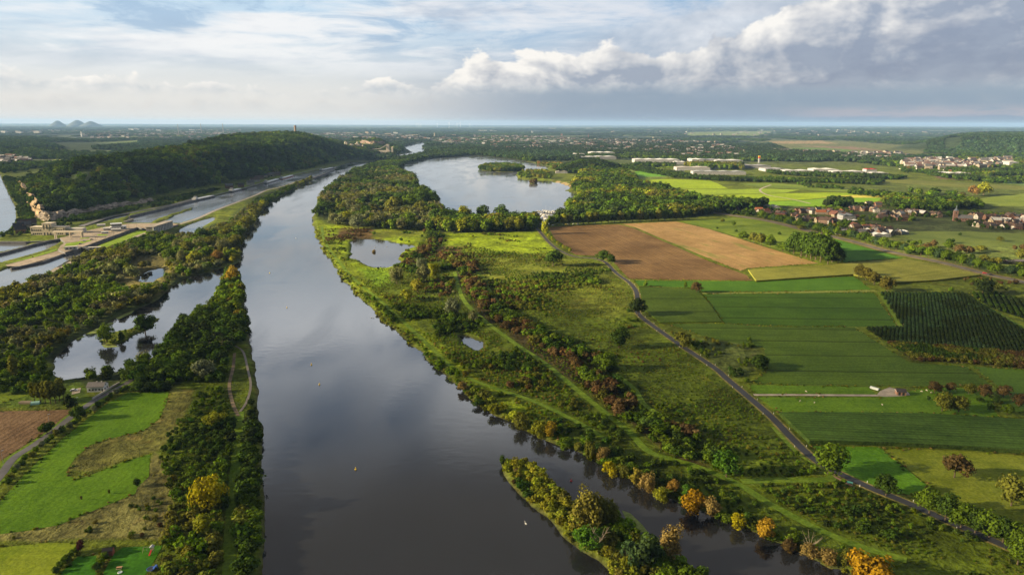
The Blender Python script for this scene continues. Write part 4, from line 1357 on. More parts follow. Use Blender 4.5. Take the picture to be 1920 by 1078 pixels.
for i, (x, y, h_, w_, k, c) in enumerate([(604, 398, 18, 16, 'round', 'dark'), (628, 421, 22, 26, 'willow', 'grey'), (640, 402, 22, 26, 'willow', 'olive'), (648, 420, 24, 26, 'round', 'lime'), (656, 396, 22, 26, 'willow', 'grey'),
                                          (672, 429, 26, 32, 'willow', 'silver'), (688, 410, 24, 28, 'round', 'dark'), (700, 425, 22, 20, 'round', 'olive'), (713, 426, 26, 28, 'willow', 'grey'), (732, 425, 20, 22, 'willow', 'silver'),
                                          (742, 398, 30, 30, 'round', 'olive'), (764, 425, 24, 32, 'round', 'mid'), (768, 396, 32, 34, 'round', 'mid'), (787, 402, 26, 26, 'willow', 'olive'), (790, 386, 28, 30, 'round', 'dark'),
                                          (812, 386, 22, 24, 'round', 'dark'), (798, 428, 22, 26, 'willow', 'grey'), (817, 430, 24, 24, 'willow', 'olive'), (838, 432, 20, 18, 'round', 'lime'), (852, 434, 26, 26, 'round', 'green'),
                                          (872, 434, 24, 22, 'round', 'lime'), (893, 434, 22, 20, 'round', 'olive'), (913, 434, 22, 20, 'round', 'mid'), (932, 434, 22, 20, 'round', 'lime'), (952, 434, 22, 20, 'round', 'olive'),
                                          (972, 433, 22, 20, 'round', 'lime'), (994, 431, 24, 18, 'fir', 'dark'), (870, 412, 26, 26, 'round', 'lime'), (905, 410, 26, 28, 'round', 'dark'), (940, 410, 26, 30, 'round', 'dark')]):
    tree(ordinal(i + 1) + ' large tree along the meadow edge of the lakeside wood', x, y, h_, w_, k, c, 'large trees of the lakeside wood')
for i, (x, y, h_, w_, k, c) in enumerate([(318, 488, 20, 26, 'round', 'mid'), (335, 470, 22, 28, 'willow', 'grey'), (345, 492, 22, 26, 'willow', 'grey'), (354, 476, 24, 28, 'round', 'olive'), (368, 492, 22, 26, 'round', 'lime'),
                                          (372, 470, 24, 28, 'willow', 'grey'), (388, 486, 24, 28, 'round', 'mid'), (398, 466, 24, 30, 'round', 'olive'), (408, 490, 20, 24, 'round', (.14, .09, .03)), (420, 472, 24, 28, 'willow', 'grey'),
                                          (432, 486, 20, 24, 'round', 'mid'), (440, 464, 22, 26, 'round', 'olive'), (446, 444, 22, 26, 'round', 'mid'), (425, 448, 22, 28, 'round', 'olive'), (462, 426, 20, 24, 'round', 'olive'),
                                          (478, 408, 18, 22, 'round', 'olive'), (496, 388, 16, 20, 'round', 'lime'), (380, 448, 20, 26, 'round', 'dark')]):
    tree(ordinal(i + 1) + ' large sunlit tree at the point where wood meets side water', x, y, h_, w_, k, c, 'large trees of the left bank wood')
# avenue behind the ploughed field
AV = smooth_line(W([(1026, 424), (1090, 420.5), (1160, 417), (1230, 414.5), (1292, 412)]), 8)
for i, (x, y, a) in enumerate(along(AV, 8.6, 0.6)):
    tree(ordinal(i + 1) + ' tree from the marina end of the avenue behind the ploughed field', 0, 0, 0, 0, 'tall', ['mid', 'olive', 'lime', 'mid'][(i * 7) % 4] if i < 9 else ['mid', 'dark', 'olive'][i % 3],
         'avenue behind the ploughed field', xy=(x, y), h=rng.uniform(13, 16), w=rng.uniform(9, 11.5))
# small trees lining the field road
SR = smooth_line(W([(1014, 430), (1026, 444), (1040, 456), (1058, 467), (1070, 474)]), 6)
for i, (x, y, a) in enumerate(along(SR, 7.2, 0.4)):
    tree(ordinal(i + 1) + ' small clipped tree from the marina end along the field road', 0, 0, 0, 0, 'round', ['olive', 'mid', 'lime'][i % 3], 'small trees lining the field road', xy=(x, y), h=rng.uniform(4.2, 6), w=rng.uniform(3.4, 4.6))
# main road avenue, right
MR = smooth_line(W([(1425, 409), (1515, 430), (1592, 447.5), (1668, 467), (1768, 488.5), (1848, 508), (1925, 524)]), 6)
for i, (x, y, a) in enumerate(along(MR, 9.0, 0.8)):
    tree(ordinal(i + 1) + ' tree from the village end of the roadside row along the main road', 0, 0, 0, 0, 'round', ['mid', 'dark', 'mid', 'blue'][i % 4], 'roadside row along the main road', xy=(x, y),
         h=rng.uniform(8, 11), w=rng.uniform(10, 13.5))
# scattered pasture trees beyond the main road
for i, (x, y, h_, w_, c) in enumerate([(1724, 459, 10, 9, 'mid'), (1750, 464, 14, 14, 'brown'), (1778, 457, 10, 9, 'dark'), (1786, 456, 9, 8, 'dark'), (1777, 467, 14, 20, 'mid'), (1798, 475, 17, 22, 'brown'),
                                       (1818, 476, 15, 18, 'brown'), (1736, 470, 14, 18, 'brown'), (1838, 472, 12, 22, 'olive'), (1902, 470, 11, 10, 'brown'), (1917, 470, 12, 14, 'brown'), (1875, 453, 10, 12, 'olive'),
                                       (1822, 489, 14, 11, 'dark'), (1845, 490, 12, 18, 'olive'), (1915, 488, 22, 22, 'olive'), (1712, 462, 12, 14, 'mid'), (1704, 478, 10, 12, 'dark'), (1885, 493, 10, 24, 'dark'),
                                       (1800, 443, 7, 6, 'dark'), (1461, 441, 6, 7, 'dark'), (1500, 430, 8, 14, 'olive'), (1355, 417, 7, 8, 'olive'), (1376, 424, 9, 8, 'mid'), (1380, 436, 6, 6, 'dark'), (1345, 430, 5, 5, 'dark')]):
    tree(ordinal(i + 1) + ' scattered tree in the village meadows, beyond the stubble field', x, y, h_, w_, 'round', c, 'scattered trees in the village meadows')
# a bare dead tree on the island
dt = thing('dead_tree', 'bare grey dead tree with forked branches on the island', 'tree', (*[float(v) for v in P(1122, 1034, LZ)], LZ - 0.1), 0, None, (9, 9, 9))
link('trunk', trunk_mesh('dead_trunk', 5, 0.28, 0.022, 7, 0.34, BARE, 0.75), dt)
dt = thing('dead_tree', 'bare tan dead tree on the bank above the pale green algae', 'tree', (*[float(v) for v in P(1518, 1034, LZ)], LZ - 0.1), 0, None, (7, 7, 7))
link('trunk', trunk_mesh('dead_trunk_low', 9, 0.2, 0.022, 8, 0.42, BARE, 0.7), dt)
# hedge bushes on the lawn edges
for i, (x, y, h_, w_, c) in enumerate([(258, 734, 18, 26, 'dark'), (276, 734, 18, 24, 'deep'), (296, 733, 20, 26, 'dark'), (312, 731, 18, 22, 'deep')]):
    tree(ordinal(i + 1) + ' dark clipped bush from the lane end of the hedge above the cut meadow', x, y, h_, w_, 'bush', c, 'dark hedge above the cut meadow', 'hedge_bush', 'bush')
for i, (x, y, w_) in enumerate([(106, 1072, 14), (112, 1064, 14), (120, 1056, 14), (127, 1049, 16), (135, 1042, 14), (143, 1036, 12), (183, 1066, 16), (190, 1058, 18), (197, 1046, 14), (205, 1038, 14), (212, 1032, 12)]):
    tree(ordinal(i + 1) + ' garden hedge bush round the two lawns', x, y, 12, w_, 'bush', ['dark', 'mid', 'green'][i % 3], 'garden hedge round the lawns', 'hedge_bush', 'bush')
LH = smooth_line(W([(238, 727), (200, 752), (150, 788), (110, 815), (70, 845), (40, 872), (10, 912)]), 5)
for i, (x, y, a) in enumerate(along(LH, 3.4, 0.3)):
    tree(ordinal(i + 1) + ' rough hedge bush between lane and cut meadow, from the house', 0, 0, 0, 0, 'bush', ['mid', 'dark', 'silver', 'mid', 'olive'][i % 5], 'hedge between lane and cut meadow',
         'hedge_bush', 'bush', xy=(x, y), h=rng.uniform(1.6, 3.0), w=rng.uniform(2.6, 3.8))
print('single trees', N_TREE)

# --- masses of trees and scrub
PONDW = []
ROADBAND = np.vstack([smooth_line(RR) + (2.5, 0), (smooth_line(RR) + (-2.8, 0))[::-1]])
FIELD_TOP = W([(95, 321), (175, 320), (178, 313), (110, 313)], 48)


def off_track(pts, half):
    p = smooth_line(W(pts))
    return lambda x, y: dist_poly(p, x, y, closed=False) > half


T1 = off_track([(604, 425), (606, 445), (617, 468), (637, 492), (660, 520), (720, 570), (780, 625), (850, 690), (900, 718), (1000, 752), (1080, 790), (1130, 820)], 2.6)
T2 = off_track([(852, 510), (868, 560), (905, 598), (960, 640), (1020, 680), (1075, 725), (1130, 770), (1180, 810), (1220, 848), (1300, 872), (1380, 905), (1440, 942), (1520, 985), (1600, 1020), (1700, 1050)], 3.0)
T3 = off_track([(895, 510), (920, 550), (940, 580)], 2.6)
T4 = off_track([(1160, 705), (1190, 730), (1210, 760), (1260, 790)], 2.2)
T5 = off_track([(1390, 903), (1460, 900), (1550, 899), (1560, 890)], 2.5)
T6 = off_track([(1548, 880), (1500, 850), (1470, 820), (1452, 800)], 2.5)
T7 = off_track(ROAD_R, 3.6)
T8 = off_track([(428, 1120), (430, 1040), (434, 960), (441, 880), (447, 810), (450, 772), (463, 752), (470, 722), (464, 690), (456, 660), (441, 648)], 2.2)
T9 = off_track([(447, 780), (436, 755), (430, 722), (437, 690), (440, 662)], 2.0)
clear_r = lambda x, y: T1(x, y) & T2(x, y) & T3(x, y) & T4(x, y) & T5(x, y) & T6(x, y) & T7(x, y)
clear_l = lambda x, y: T8(x, y) & T9(x, y)

# the wooded hill
hx, hy = jitter_grid(HILL, 11.0)
k = (~inside(FIELD_TOP, hx, hy)) & (shore(hx, hy) > 6) & (hill_h(hx, hy) > 2.2)
hx, hy = hx[k], hy[k]
mass('hill_wood', hx, hy, rng.uniform(10, 18, len(hx)), rng.uniform(0.85, 1.3, len(hx)), picks(len(hx), ('round', 'spread', 'tall', 'round')),
     tints(len(hx), {'deep': 3, 'dark': 5, 'mid': 3, 'olive': 1.2, 'lime': .25}, 0.25, hx, hy, 90, 1), 'dense dark green wood covering the long hill')
wood('canal_side_wood', [(42, 414), (30, 402), (18, 376), (8, 352), (2, 336), (12, 332), (30, 336), (45, 372), (66, 405), (66, 416)], 6, (3.5, 6), ('round', 'spread'), {'dark': 3, 'mid': 2},
     'dark trees on the slope between cliff and the far left canal')
wood('left_bank_wood', [(-40, 566), (90, 519), (180, 480), (255, 452), (300, 440), (340, 443), (385, 440), (425, 424), (470, 386), (520, 361), (575, 338), (590, 333), (556, 354), (517, 377), (497, 393),
                        (480, 417), (470, 432), (457, 447), (451, 471), (454, 484), (446, 493), (411, 503), (363, 517), (338, 525), (323, 539), (288, 563), (250, 580), (210, 600), (160, 624), (130, 642),
                        (108, 663), (95, 688), (60, 705), (-60, 705)], 6.2, (3.5, 9), ('round', 'willow', 'spread', 'bush', 'round'),
     {'deep': 0.6, 'dark': 2.6, 'mid': 4, 'grey': 2.2, 'olive': 3.2, 'lime': 1.4}, 'dense mixed wood between the canal and the side water',
     density=lambda x, y: rng.random(len(x)) < np.where(inside(W([(215, 515), (262, 480), (305, 478), (318, 505), (300, 540), (232, 560)]), x, y), 0.15, 0.93), hpow=1.2)
wood('spit_wood', [(438, 510), (456, 530), (463, 580), (471, 640), (482, 692), (440, 660), (340, 692), (292, 668), (321, 629), (336, 608), (361, 588), (396, 573), (411, 550), (419, 517)], 5.2, (4, 8.5),
     ('round', 'spread', 'tall'), {'deep': 2, 'dark': 5, 'mid': 3, 'olive': 1.3}, 'dark trees covering the narrow spit between river and side water', density=clear_l)
wood('lane_wood', [(60, 708), (97, 706), (200, 706), (288, 672), (345, 660), (438, 655), (432, 684), (350, 700), (322, 728), (245, 722), (205, 712), (160, 712), (120, 702), (60, 745), (-40, 735), (-60, 706)],
     5.2, (3.6, 7.6), ('round', 'willow', 'tall', 'spread'), {'deep': 1, 'dark': 4, 'mid': 3, 'grey': 1, 'blue': 1}, 'dark trees lining the near shore of the side water', density=clear_l, hseed=3)
wood('left_shore_thicket', [(472, 700), (487, 740), (491, 800), (494, 900), (497, 980), (499, 1078), (500, 1200), (438, 1200), (444, 1040), (450, 940), (457, 860), (464, 790), (474, 745)], 2.9, (1.8, 4.6),
     ('bush', 'bush', 'round'), {'deep': 2, 'dark': 4, 'mid': 3, 'olive': 1}, 'dark thicket along the left shore of the river', density=clear_l)
wood('left_scrub', [(372, 735), (428, 725), (434, 780), (440, 810), (434, 880), (426, 960), (422, 1200), (285, 1200), (300, 1040), (312, 1010), (330, 950), (310, 900), (300, 860), (320, 800), (355, 780)], 3.0, (1.1, 4.4),
     ('bush', 'bush', 'round'), {'deep': 1, 'dark': 4, 'mid': 4, 'olive': 2, 'green': 1.5, 'brown': 0.5}, 'tangled scrub between the meadow and the grass track', density=lambda x, y: clear_l(x, y) & (fbm(x / 14, y / 14, 77) > 0.27), hpow=1.6)
wood('track_scrub', [(330, 700), (432, 690), (428, 725), (372, 738), (322, 735)], 4, (1.5, 5), ('bush', 'round'), {'dark': 3, 'mid': 3, 'lime': 0.7}, 'scrub on the rise beside the dirt track',
     density=lambda x, y: clear_l(x, y) & (fbm(x / 14, y / 14, 78) > 0.5))
wood('meadow_edge_scrub', [(-60, 1004), (110, 988), (180, 960), (260, 925), (300, 900), (310, 1010), (160, 1014), (-60, 1022)], 3.0, (0.5, 1.6), ('bush',), {'dark': 2, 'mid': 2, 'olive': 3, 'brown': 1},
     'low scrub along the lower edge of the cut meadow', density=lambda x, y: fbm(x / 9, y / 9, 79) > 0.60)
wood('island_wood', [(938, 861), (941, 882), (960, 908), (983, 933), (1015, 963), (1040, 983), (1065, 1009), (1090, 1032), (1123, 1049), (1145, 1070), (1180, 1108), (1250, 1148), (1400, 1168), (1322, 1080),
                     (1302, 1068), (1262, 1048), (1222, 1024), (1190, 1002), (1165, 974), (1130, 952), (1082, 942), (1052, 927), (1035, 907), (1018, 888), (998, 868), (970, 864)], 2.5, (1.2, 3.6), ('bush', 'bush', 'round'),
     {'mid': 3, 'green': 3, 'olive': 2.5, 'lime': 4, 'brown': .6, 'dark': 1}, 'bright bushes covering the river island', minshore=0.2)
wood('islet_bushes', ISLET, 2.6, (0.8, 2.2), ('bush',), {'mid': 3, 'green': 3}, 'low green bushes on the islet in the side water', minshore=0.1)
SPINE = [(840, 478), (872, 500), (905, 552), (958, 608), (1052, 654), (1105, 684), (1160, 742), (1215, 796), (1275, 838), (1335, 876)]
sp_w = smooth_line(W(SPINE))
bx, by = [], []
for (x, y, a) in along(sp_w, 1.15):
    wd_ = 3 + 13 * fbm(np.array([x / 60]), np.array([y / 60]), 81)[0]
    d_ = rng.uniform(-wd_, wd_)
    bx.append(x - math.sin(a) * d_); by.append(y + math.cos(a) * d_)
    d_ = rng.uniform(-wd_, wd_)
    bx.append(x - math.sin(a) * d_); by.append(y + math.cos(a) * d_)
bx, by = np.array(bx), np.array(by)
k = clear_r(bx, by)
bx, by = bx[k], by[k]
mass('thicket', bx, by, rng.uniform(1.2, 5.4, len(bx)), rng.uniform(0.8, 1.6, len(bx)), picks(len(bx), ('bush', 'bush', 'round', 'spread')), tints(len(bx), {'dark': 3, 'mid': 3, 'brown': 2.2, 'rust': 1.3, 'olive': 3}, 0.3, bx, by, 28, 5),
     'long thicket of rusty brown and dark bushes crossing the flood meadow')
SHORE_R = [(590, 430), (604, 470), (640, 521), (688, 572), (745, 627), (793, 668), (864, 732), (930, 782), (995, 812), (1080, 848), (1160, 888), (1225, 926), (1280, 950), (1343, 973), (1440, 1012), (1533, 1053),
           (1610, 1088), (1760, 1165)]
sh_w = smooth_line(W(SHORE_R))
bx, by, bh = [], [], []
for (x, y, a) in along(sh_w, 0.55):
    dens = 1 if y < 330 else 0.45 if y < 420 else 0.3
    if rng.random() > dens: continue
    d_ = abs(rng.normal(0, 3.4)) - 0.2
    bx.append(x - math.sin(a) * d_); by.append(y + math.cos(a) * d_)
    bh.append(rng.uniform(0.7, 1.4) + (rng.random() < 0.25) * rng.uniform(0.5, 2.6) * (1.2 if y < 330 else 0.5))
bx, by, bh = np.array(bx), np.array(by), np.array(bh)
sdv = shore(bx, by)
k = sdv > -0.3
mass('bank_bushes', bx[k], by[k], bh[k], rng.uniform(0.9, 1.5, k.sum()), picks(k.sum(), ('bush',)), tints(k.sum(), {'mid': 2.5, 'green': 4, 'olive': 2, 'lime': 4.5, 'dark': .6, 'tan': 0.4}, 0.25, bx[k], by[k], 40, 6),
     'green and yellow bushes fringing the right river bank')
FLOOD = [(592, 425), (640, 515), (745, 622), (864, 725), (995, 805), (1160, 880), (1343, 965), (1533, 1045), (1640, 1085), (1980, 1180), (1980, 1100), (1800, 992), (1665, 932), (1560, 888), (1440, 782), (1340, 696),
         (1260, 640), (1196, 596), (1190, 560), (1180, 536), (1130, 496), (1060, 482), (1030, 470), (1010, 436), (830, 442)]


def flood_density(x, y):
    n = fbm(x / 28, y / 28, 90)
    base = np.where(y < 330, 0.43, 0.47)
    lit = inside(W([(600, 425), (800, 432), (1000, 430), (1035, 465), (900, 475), (760, 470), (740, 500), (690, 560), (640, 510)]), x, y)
    return clear_r(x, y) & (n > np.where(lit, 0.62, base)) & (rng.random(len(x)) < 0.85)


wood('flood_meadow_scrub', FLOOD, 3.0, (0.6, 3.1), ('bush', 'bush', 'bush', 'round'), {'deep': 0.7, 'dark': 4, 'mid': 4, 'olive': 3, 'green': 2.0, 'brown': 1.6, 'rust': 0.8, 'grey': 0.6},
     'low scrub and bramble spread over the flood meadow', density=flood_density, hpow=2.0, hseed=7, minshore=3)
wood('rough_tussocks', FLOOD, 2.1, (0.3, 1.0), ('bush',), {'mid': 3, 'olive': 4, 'green': 3, 'lime': 1.0, 'tan': 0.5, 'brown': 0.7}, 'rough grass tussocks over the flood meadow',
     density=lambda x, y: clear_r(x, y) & (fbm(x / 16, y / 16, 93) > 0.44) & (y < 600), hseed=8, minshore=2)
wood('road_scrub', [(1205, 597), (1290, 640), (1400, 625), (1440, 690), (1402, 716), (1380, 714), (1340, 684)], 3.4, (0.8, 3.6), ('bush', 'round'), {'dark': 3, 'mid': 3, 'olive': 2, 'brown': 1}, 'scrub between road and potato field',
     density=lambda x, y: T7(x, y) & (fbm(x / 15, y / 15, 94) > 0.5), hpow=1.6)
wood('pond_thicket', [(600, 432), (640, 428), (690, 430), (690, 445), (640, 452), (655, 480), (650, 500), (630, 480)], 3.0, (0.8, 2.6), ('bush',), {'brown': 3, 'rust': 1.5, 'olive': 2, 'mid': 1.5}, 'brown bushes round the meadow pond',
     density=lambda x, y: T1(x, y) & (fbm(x / 12, y / 12, 95) > 0.5))
DIAG = smooth_line(W([(800, 430), (815, 448), (800, 470), (780, 482), (770, 500), (790, 512), (850, 500)]))
bx, by = [], []
for (x, y, a) in along(DIAG, 0.9):
    d_ = rng.normal(0, 4.0)
    bx.append(x - math.sin(a) * d_); by.append(y + math.cos(a) * d_)
bx, by = np.array(bx), np.array(by)
k = shore(bx, by) > 1
mass('meadow_hedge', bx[k], by[k], rng.uniform(2, 5, k.sum()), rng.uniform(0.9, 1.3, k.sum()), picks(k.sum(), ('bush', 'round')), tints(k.sum(), {'dark': 4, 'mid': 2, 'brown': 2, 'olive': 1.5}, 0.2, bx[k], by[k], 30, 9),
     'dark hedge winding across the lit meadow beside the pond')
wood('lake_wood', [(588, 404), (596, 386), (612, 358), (642, 340), (678, 319), (700, 322), (742, 320), (778, 334), (785, 350), (805, 362), (822, 378), (826, 392), (832, 404), (800, 420), (788, 432), (740, 433), (690, 428),
                   (640, 424), (604, 410)], 9.5, (7, 15), ('willow', 'round', 'round', 'spread', 'tall'), {'deep': 1.5, 'dark': 3.5, 'mid': 3, 'grey': 3, 'olive': 2.6, 'lime': 0.6},
     'mixed grey-green wood between river and lake', scale=50, minshore=1.0,
     density=lambda x, y: T1(x, y) & (rng.random(len(x)) < np.where(inside(W([(604, 408), (622, 380), (640, 372), (650, 400), (625, 420)]), x, y), 0.25, 0.95)), hseed=10)
wood('river_lake_strip_wood', [(655, 327), (698, 312), (730, 302.5), (770, 297), (793, 292), (800, 285), (830, 281), (870, 285), (960, 290), (1010, 300), (995, 304), (960, 298), (906, 292.5), (876, 291), (858, 293.5),
                               (815, 295.5), (795, 299), (752, 309.5), (758, 316), (743, 319.5), (700, 322)], 10, (9, 14), ('round', 'tall', 'spread'), {'deep': 2, 'dark': 4, 'mid': 2, 'grey': 0.5},
     'dark strip of trees between the river and the far end of the lake', minshore=0.5, hseed=11)
wood('near_lake_wood', [(796, 430), (830, 406), (870, 410), (930, 414), (982, 412), (1002, 411), (1010, 421), (1000, 433), (960, 435), (900, 436), (830, 438)], 8.5, (9, 16), ('round', 'tall', 'willow', 'round'),
     {'deep': 1, 'dark': 3, 'mid': 3, 'olive': 2, 'lime': 1.5}, 'tall trees along the near shore of the lake', scale=25, hseed=12, minshore=1.0)
wood('village_side_wood', [(1020, 412), (1064, 404), (1062, 386), (1086, 374), (1080, 362), (1074, 352), (1088, 330), (1100, 322), (1165, 324), (1190, 336), (1195, 346), (1240, 353), (1262, 363), (1310, 375), (1400, 385),
                           (1440, 388), (1420, 396), (1380, 396), (1290, 407), (1180, 411), (1100, 414), (1040, 419)], 9.5, (9, 17), ('round', 'spread', 'tall', 'round'),
     {'deep': 2, 'dark': 4, 'mid': 3, 'olive': 1.6, 'lime': 1.0, 'grey': 0.6}, 'broad wood between the lake and the village', scale=70, hseed=13, minshore=1.0)
wood('beach_trees', [(1072, 350), (1082, 340), (1100, 330), (1190, 336), (1180, 346), (1120, 352), (1092, 360)], 9, (8, 13), ('round', 'tall'), {'lime': 3, 'olive': 3, 'mid': 2, 'yellow': 0.5}, 'sunlit yellow-green trees behind the beach', hseed=14)
wood('mound_wood', [(1042, 325), (1100, 326), (1160, 324), (1160, 313), (1100, 310), (1052, 314)], 9, (9, 13), ('round', 'spread'), {'deep': 3, 'dark': 3}, 'dark wooded mound behind the beach', hseed=15)
wood('peninsula_trees', [(970, 327), (985, 322), (1024, 321), (1034, 336), (1005, 336), (972, 334)], 9, (7, 12), ('round', 'tall'), {'mid': 3, 'olive': 2, 'lime': 2, 'gold': 0.15}, 'trees on the small peninsula in the lake', hseed=16, minshore=0.3,
     density=lambda x, y: rng.random(len(x)) < 0.5)
wood('lake_island_wood', LAKE_ISLAND, 6.5, (10, 15), ('round', 'tall'), {'dark': 3, 'mid': 3, 'olive': 2}, 'wooded island in the lake', hseed=17, minshore=-0.5)
wood('lake_rock_bushes', LAKE_ROCK, 4.5, (5, 8), ('round', 'bush'), {'olive': 2, 'brown': 2}, 'brownish bushes on the smallest lake islet', hseed=18, minshore=-1)
wood('spit_scrub', [(1036, 318), (1060, 312), (1050, 308), (1000, 306), (1030, 312)], 10, (6, 10), ('round', 'bush'), {'olive': 2, 'tan': 1.0, 'mid': 2, 'gold': 0.2}, 'autumn-tinged trees on the far lake shore', hseed=19, minshore=0.5)
wood('works_belt', [(1236, 321.5), (1300, 331), (1380, 336), (1500, 337), (1660, 341), (1640, 348), (1560, 344), (1440, 343), (1340, 340), (1260, 334), (1190, 321), (1160, 314), (1175, 312), (1210, 316)], 9, (6, 10), ('round', 'spread'),
     {'deep': 2, 'dark': 4, 'mid': 1}, 'dark belt of trees in front of the warehouses', hseed=20)
wood('poplar_belt', [(1285, 313), (1320, 318), (1392, 319), (1390, 313), (1320, 311)], 11, (13, 19), ('tall', 'round'), {'olive': 3, 'mid': 2}, 'tall olive trees between the warehouses', hseed=21)
wood('shed_side_trees', [(1180, 312), (1215, 309), (1268, 310), (1265, 314), (1230, 316), (1185, 316)], 12, (9, 14), ('round',), {'dark': 3, 'mid': 1}, 'dark round trees in front of the long white shed', hseed=22, density=lambda x, y: rng.random(len(x)) < 0.55)
wood('diagonal_belt', [(1440, 345), (1500, 346), (1600, 357), (1700, 368), (1780, 378), (1770, 384), (1690, 376), (1600, 365), (1540, 356), (1480, 349)], 10, (5, 9), ('round', 'bush'), {'dark': 3, 'mid': 2, 'deep': 1},
     'dark hedge lines crossing the far fields', hseed=23, density=lambda x, y: fbm(x / 40, y / 40, 96) > 0.45)
wood('village_trees', [(1335, 398), (1380, 384), (1440, 384), (1500, 385), (1545, 386), (1600, 387), (1650, 380), (1740, 388), (1860, 398), (1960, 404), (1960, 432), (1820, 432), (1780, 434), (1700, 432), (1690, 444), (1620, 446),
                       (1560, 436), (1490, 423), (1430, 411), (1380, 404)], 9.5, (3, 6.5), ('round', 'spread', 'bush'), {'deep': 1, 'dark': 4, 'mid': 2.5, 'olive': 1.4, 'brown': 0.5}, 'dark garden trees among the village houses', hseed=24, scale=40,
     density=lambda x, y: (T7(x, y)) & (fbm(x / 38, y / 38, 97) > 0.545))
wood('copse', [(1545, 388), (1552, 380), (1592, 380), (1594, 390)], 8, (10, 14), ('round',), {'deep': 3, 'dark': 2}, 'dark copse on the far edge of the village', hseed=25)
wood('farm_trees', [(1655, 385), (1662, 374), (1700, 372), (1760, 380), (1830, 384), (1840, 392), (1760, 396), (1690, 394)], 9, (8, 14), ('round', 'spread'), {'deep': 2, 'dark': 3, 'mid': 2, 'olive': 2}, 'belt of trees behind the church village', hseed=26)
wood('field_edge_bushes', [(1750, 372), (1700, 360), (1760, 362), (1810, 368), (1800, 376)], 12, (6, 12), ('round', 'bush'), {'dark': 3, 'mid': 2, 'brown': 1}, 'scattered bushes on the olive fields right of the village', hseed=27,
     density=lambda x, y: rng.random(len(x)) < 0.4)
wood('meadow_thicket', [(1700, 476), (1760, 484), (1850, 503), (1960, 527), (1960, 515), (1860, 492), (1800, 482), (1730, 466), (1690, 458)], 6, (2.5, 6.5), ('bush', 'round'), {'dark': 3, 'mid': 2, 'olive': 2, 'brown': 1}, 'thicket behind the roadside trees', hseed=28,
     density=lambda x, y: fbm(x / 22, y / 22, 98) > 0.42)
wood('roadside_garden_scrub', [(1640, 447), (1700, 444), (1780, 470), (1960, 515), (1960, 490), (1860, 488), (1760, 470)], 8, (2, 5), ('bush', 'round'), {'mid': 2, 'olive': 2, 'dark': 2}, 'bushes in the meadows by the main road', hseed=29,
     density=lambda x, y: fbm(x / 25, y / 25, 99) > 0.62)
wood('old_fruit_scrub', [(1740, 545), (1800, 520), (1850, 522), (1960, 540), (1960, 572), (1880, 548), (1800, 546)], 7, (2.5, 5), ('bush', 'round'), {'olive': 3, 'brown': 2, 'mid': 2}, 'scrubby fruit trees beyond the dark orchard', hseed=30,
     density=lambda x, y: fbm(x / 20, y / 20, 100) > 0.5)


def orchard(name, poly, row, step, hr, spec, label, ang):
    p = W(poly)
    c, s = math.cos(ang), math.sin(ang)
    q = np.stack([p[:, 0] * c + p[:, 1] * s, -p[:, 0] * s + p[:, 1] * c], 1)
    lo, hi = q.min(0), q.max(0)
    a, b = np.meshgrid(np.arange(lo[0], hi[0], step), np.arange(lo[1], hi[1], row))
    a = a.ravel() + rng.normal(0, 0.15, a.size)
    b = b.ravel() + rng.normal(0, 0.12, b.size)
    k_ = inside(q, a, b)
    a, b = a[k_], b[k_]
    x, y = a * c - b * s, a * s + b * c
    n = len(x)
    mass(name, x, y, rng.uniform(hr[0], hr[1], n), rng.uniform(0.95, 1.3, n), picks(n, ('bush',)), tints(n, spec, 0.2, x, y, 25, 3), label, z=np.full(n, LZ))


A_O = ang_px((1770, 555), (1790, 650))
orchard('orchard_rows', OR1, 2.1, 1.2, (1.1, 1.7), {'deep': 4, 'blue': 2, 'dark': 1}, 'dark dense orchard planted in straight rows', A_O)
orchard('orchard_rows', OR2, 3.4, 1.5, (1.6, 2.2), {'dark': 4, 'deep': 3}, 'small dark orchard block in the far corner beyond the grass lane', A_O)
orchard('orchard_rows', OR3, 3.2, 1.6, (1.8, 2.6), {'brown': 2.5, 'olive': 3, 'dark': 3}, 'brownish orchard strip along the potato field', A_H)

mx_, my_ = [], []
for pl in FIELD_POLYS:
    if max(p[1] for p in pl) < 470: continue
    w_ = W(pl)
    for (x, y, a) in along(np.vstack([w_, w_[:1]]), 1.25):
        if y < 620 and rng.random() < 0.75:
            mx_.append(x + rng.normal(0, 0.7)); my_.append(y + rng.normal(0, 0.7))
mx_, my_ = np.array(mx_), np.array(my_)
k = (fbm(mx_ / 9, my_ / 9, 171) > 0.42) & T7(mx_, my_)
mx_, my_ = mx_[k], my_[k]
mass('margin_grass', mx_, my_, rng.uniform(0.25, 0.75, len(mx_)), rng.uniform(1.0, 1.9, len(mx_)), picks(len(mx_), ('bush',)), tints(len(mx_), {'olive': 4, 'mid': 3, 'lime': 1.5, 'tan': 1.2}, 0.25), 'ragged long grass along the field margins')

wood('left_plain_trees', [(-60, 322), (-60, 292), (60, 284), (170, 287), (172, 298), (150, 306), (60, 318), (10, 326)], 14, (6, 12), ('round', 'spread', 'bush'), {'deep': 2, 'dark': 4, 'mid': 2, 'blue': 1}, 'dark trees and hedges on the plain left of the hill',
     hseed=50, density=lambda x, y: fbm(x / 110, y / 110, 180) > 0.45)

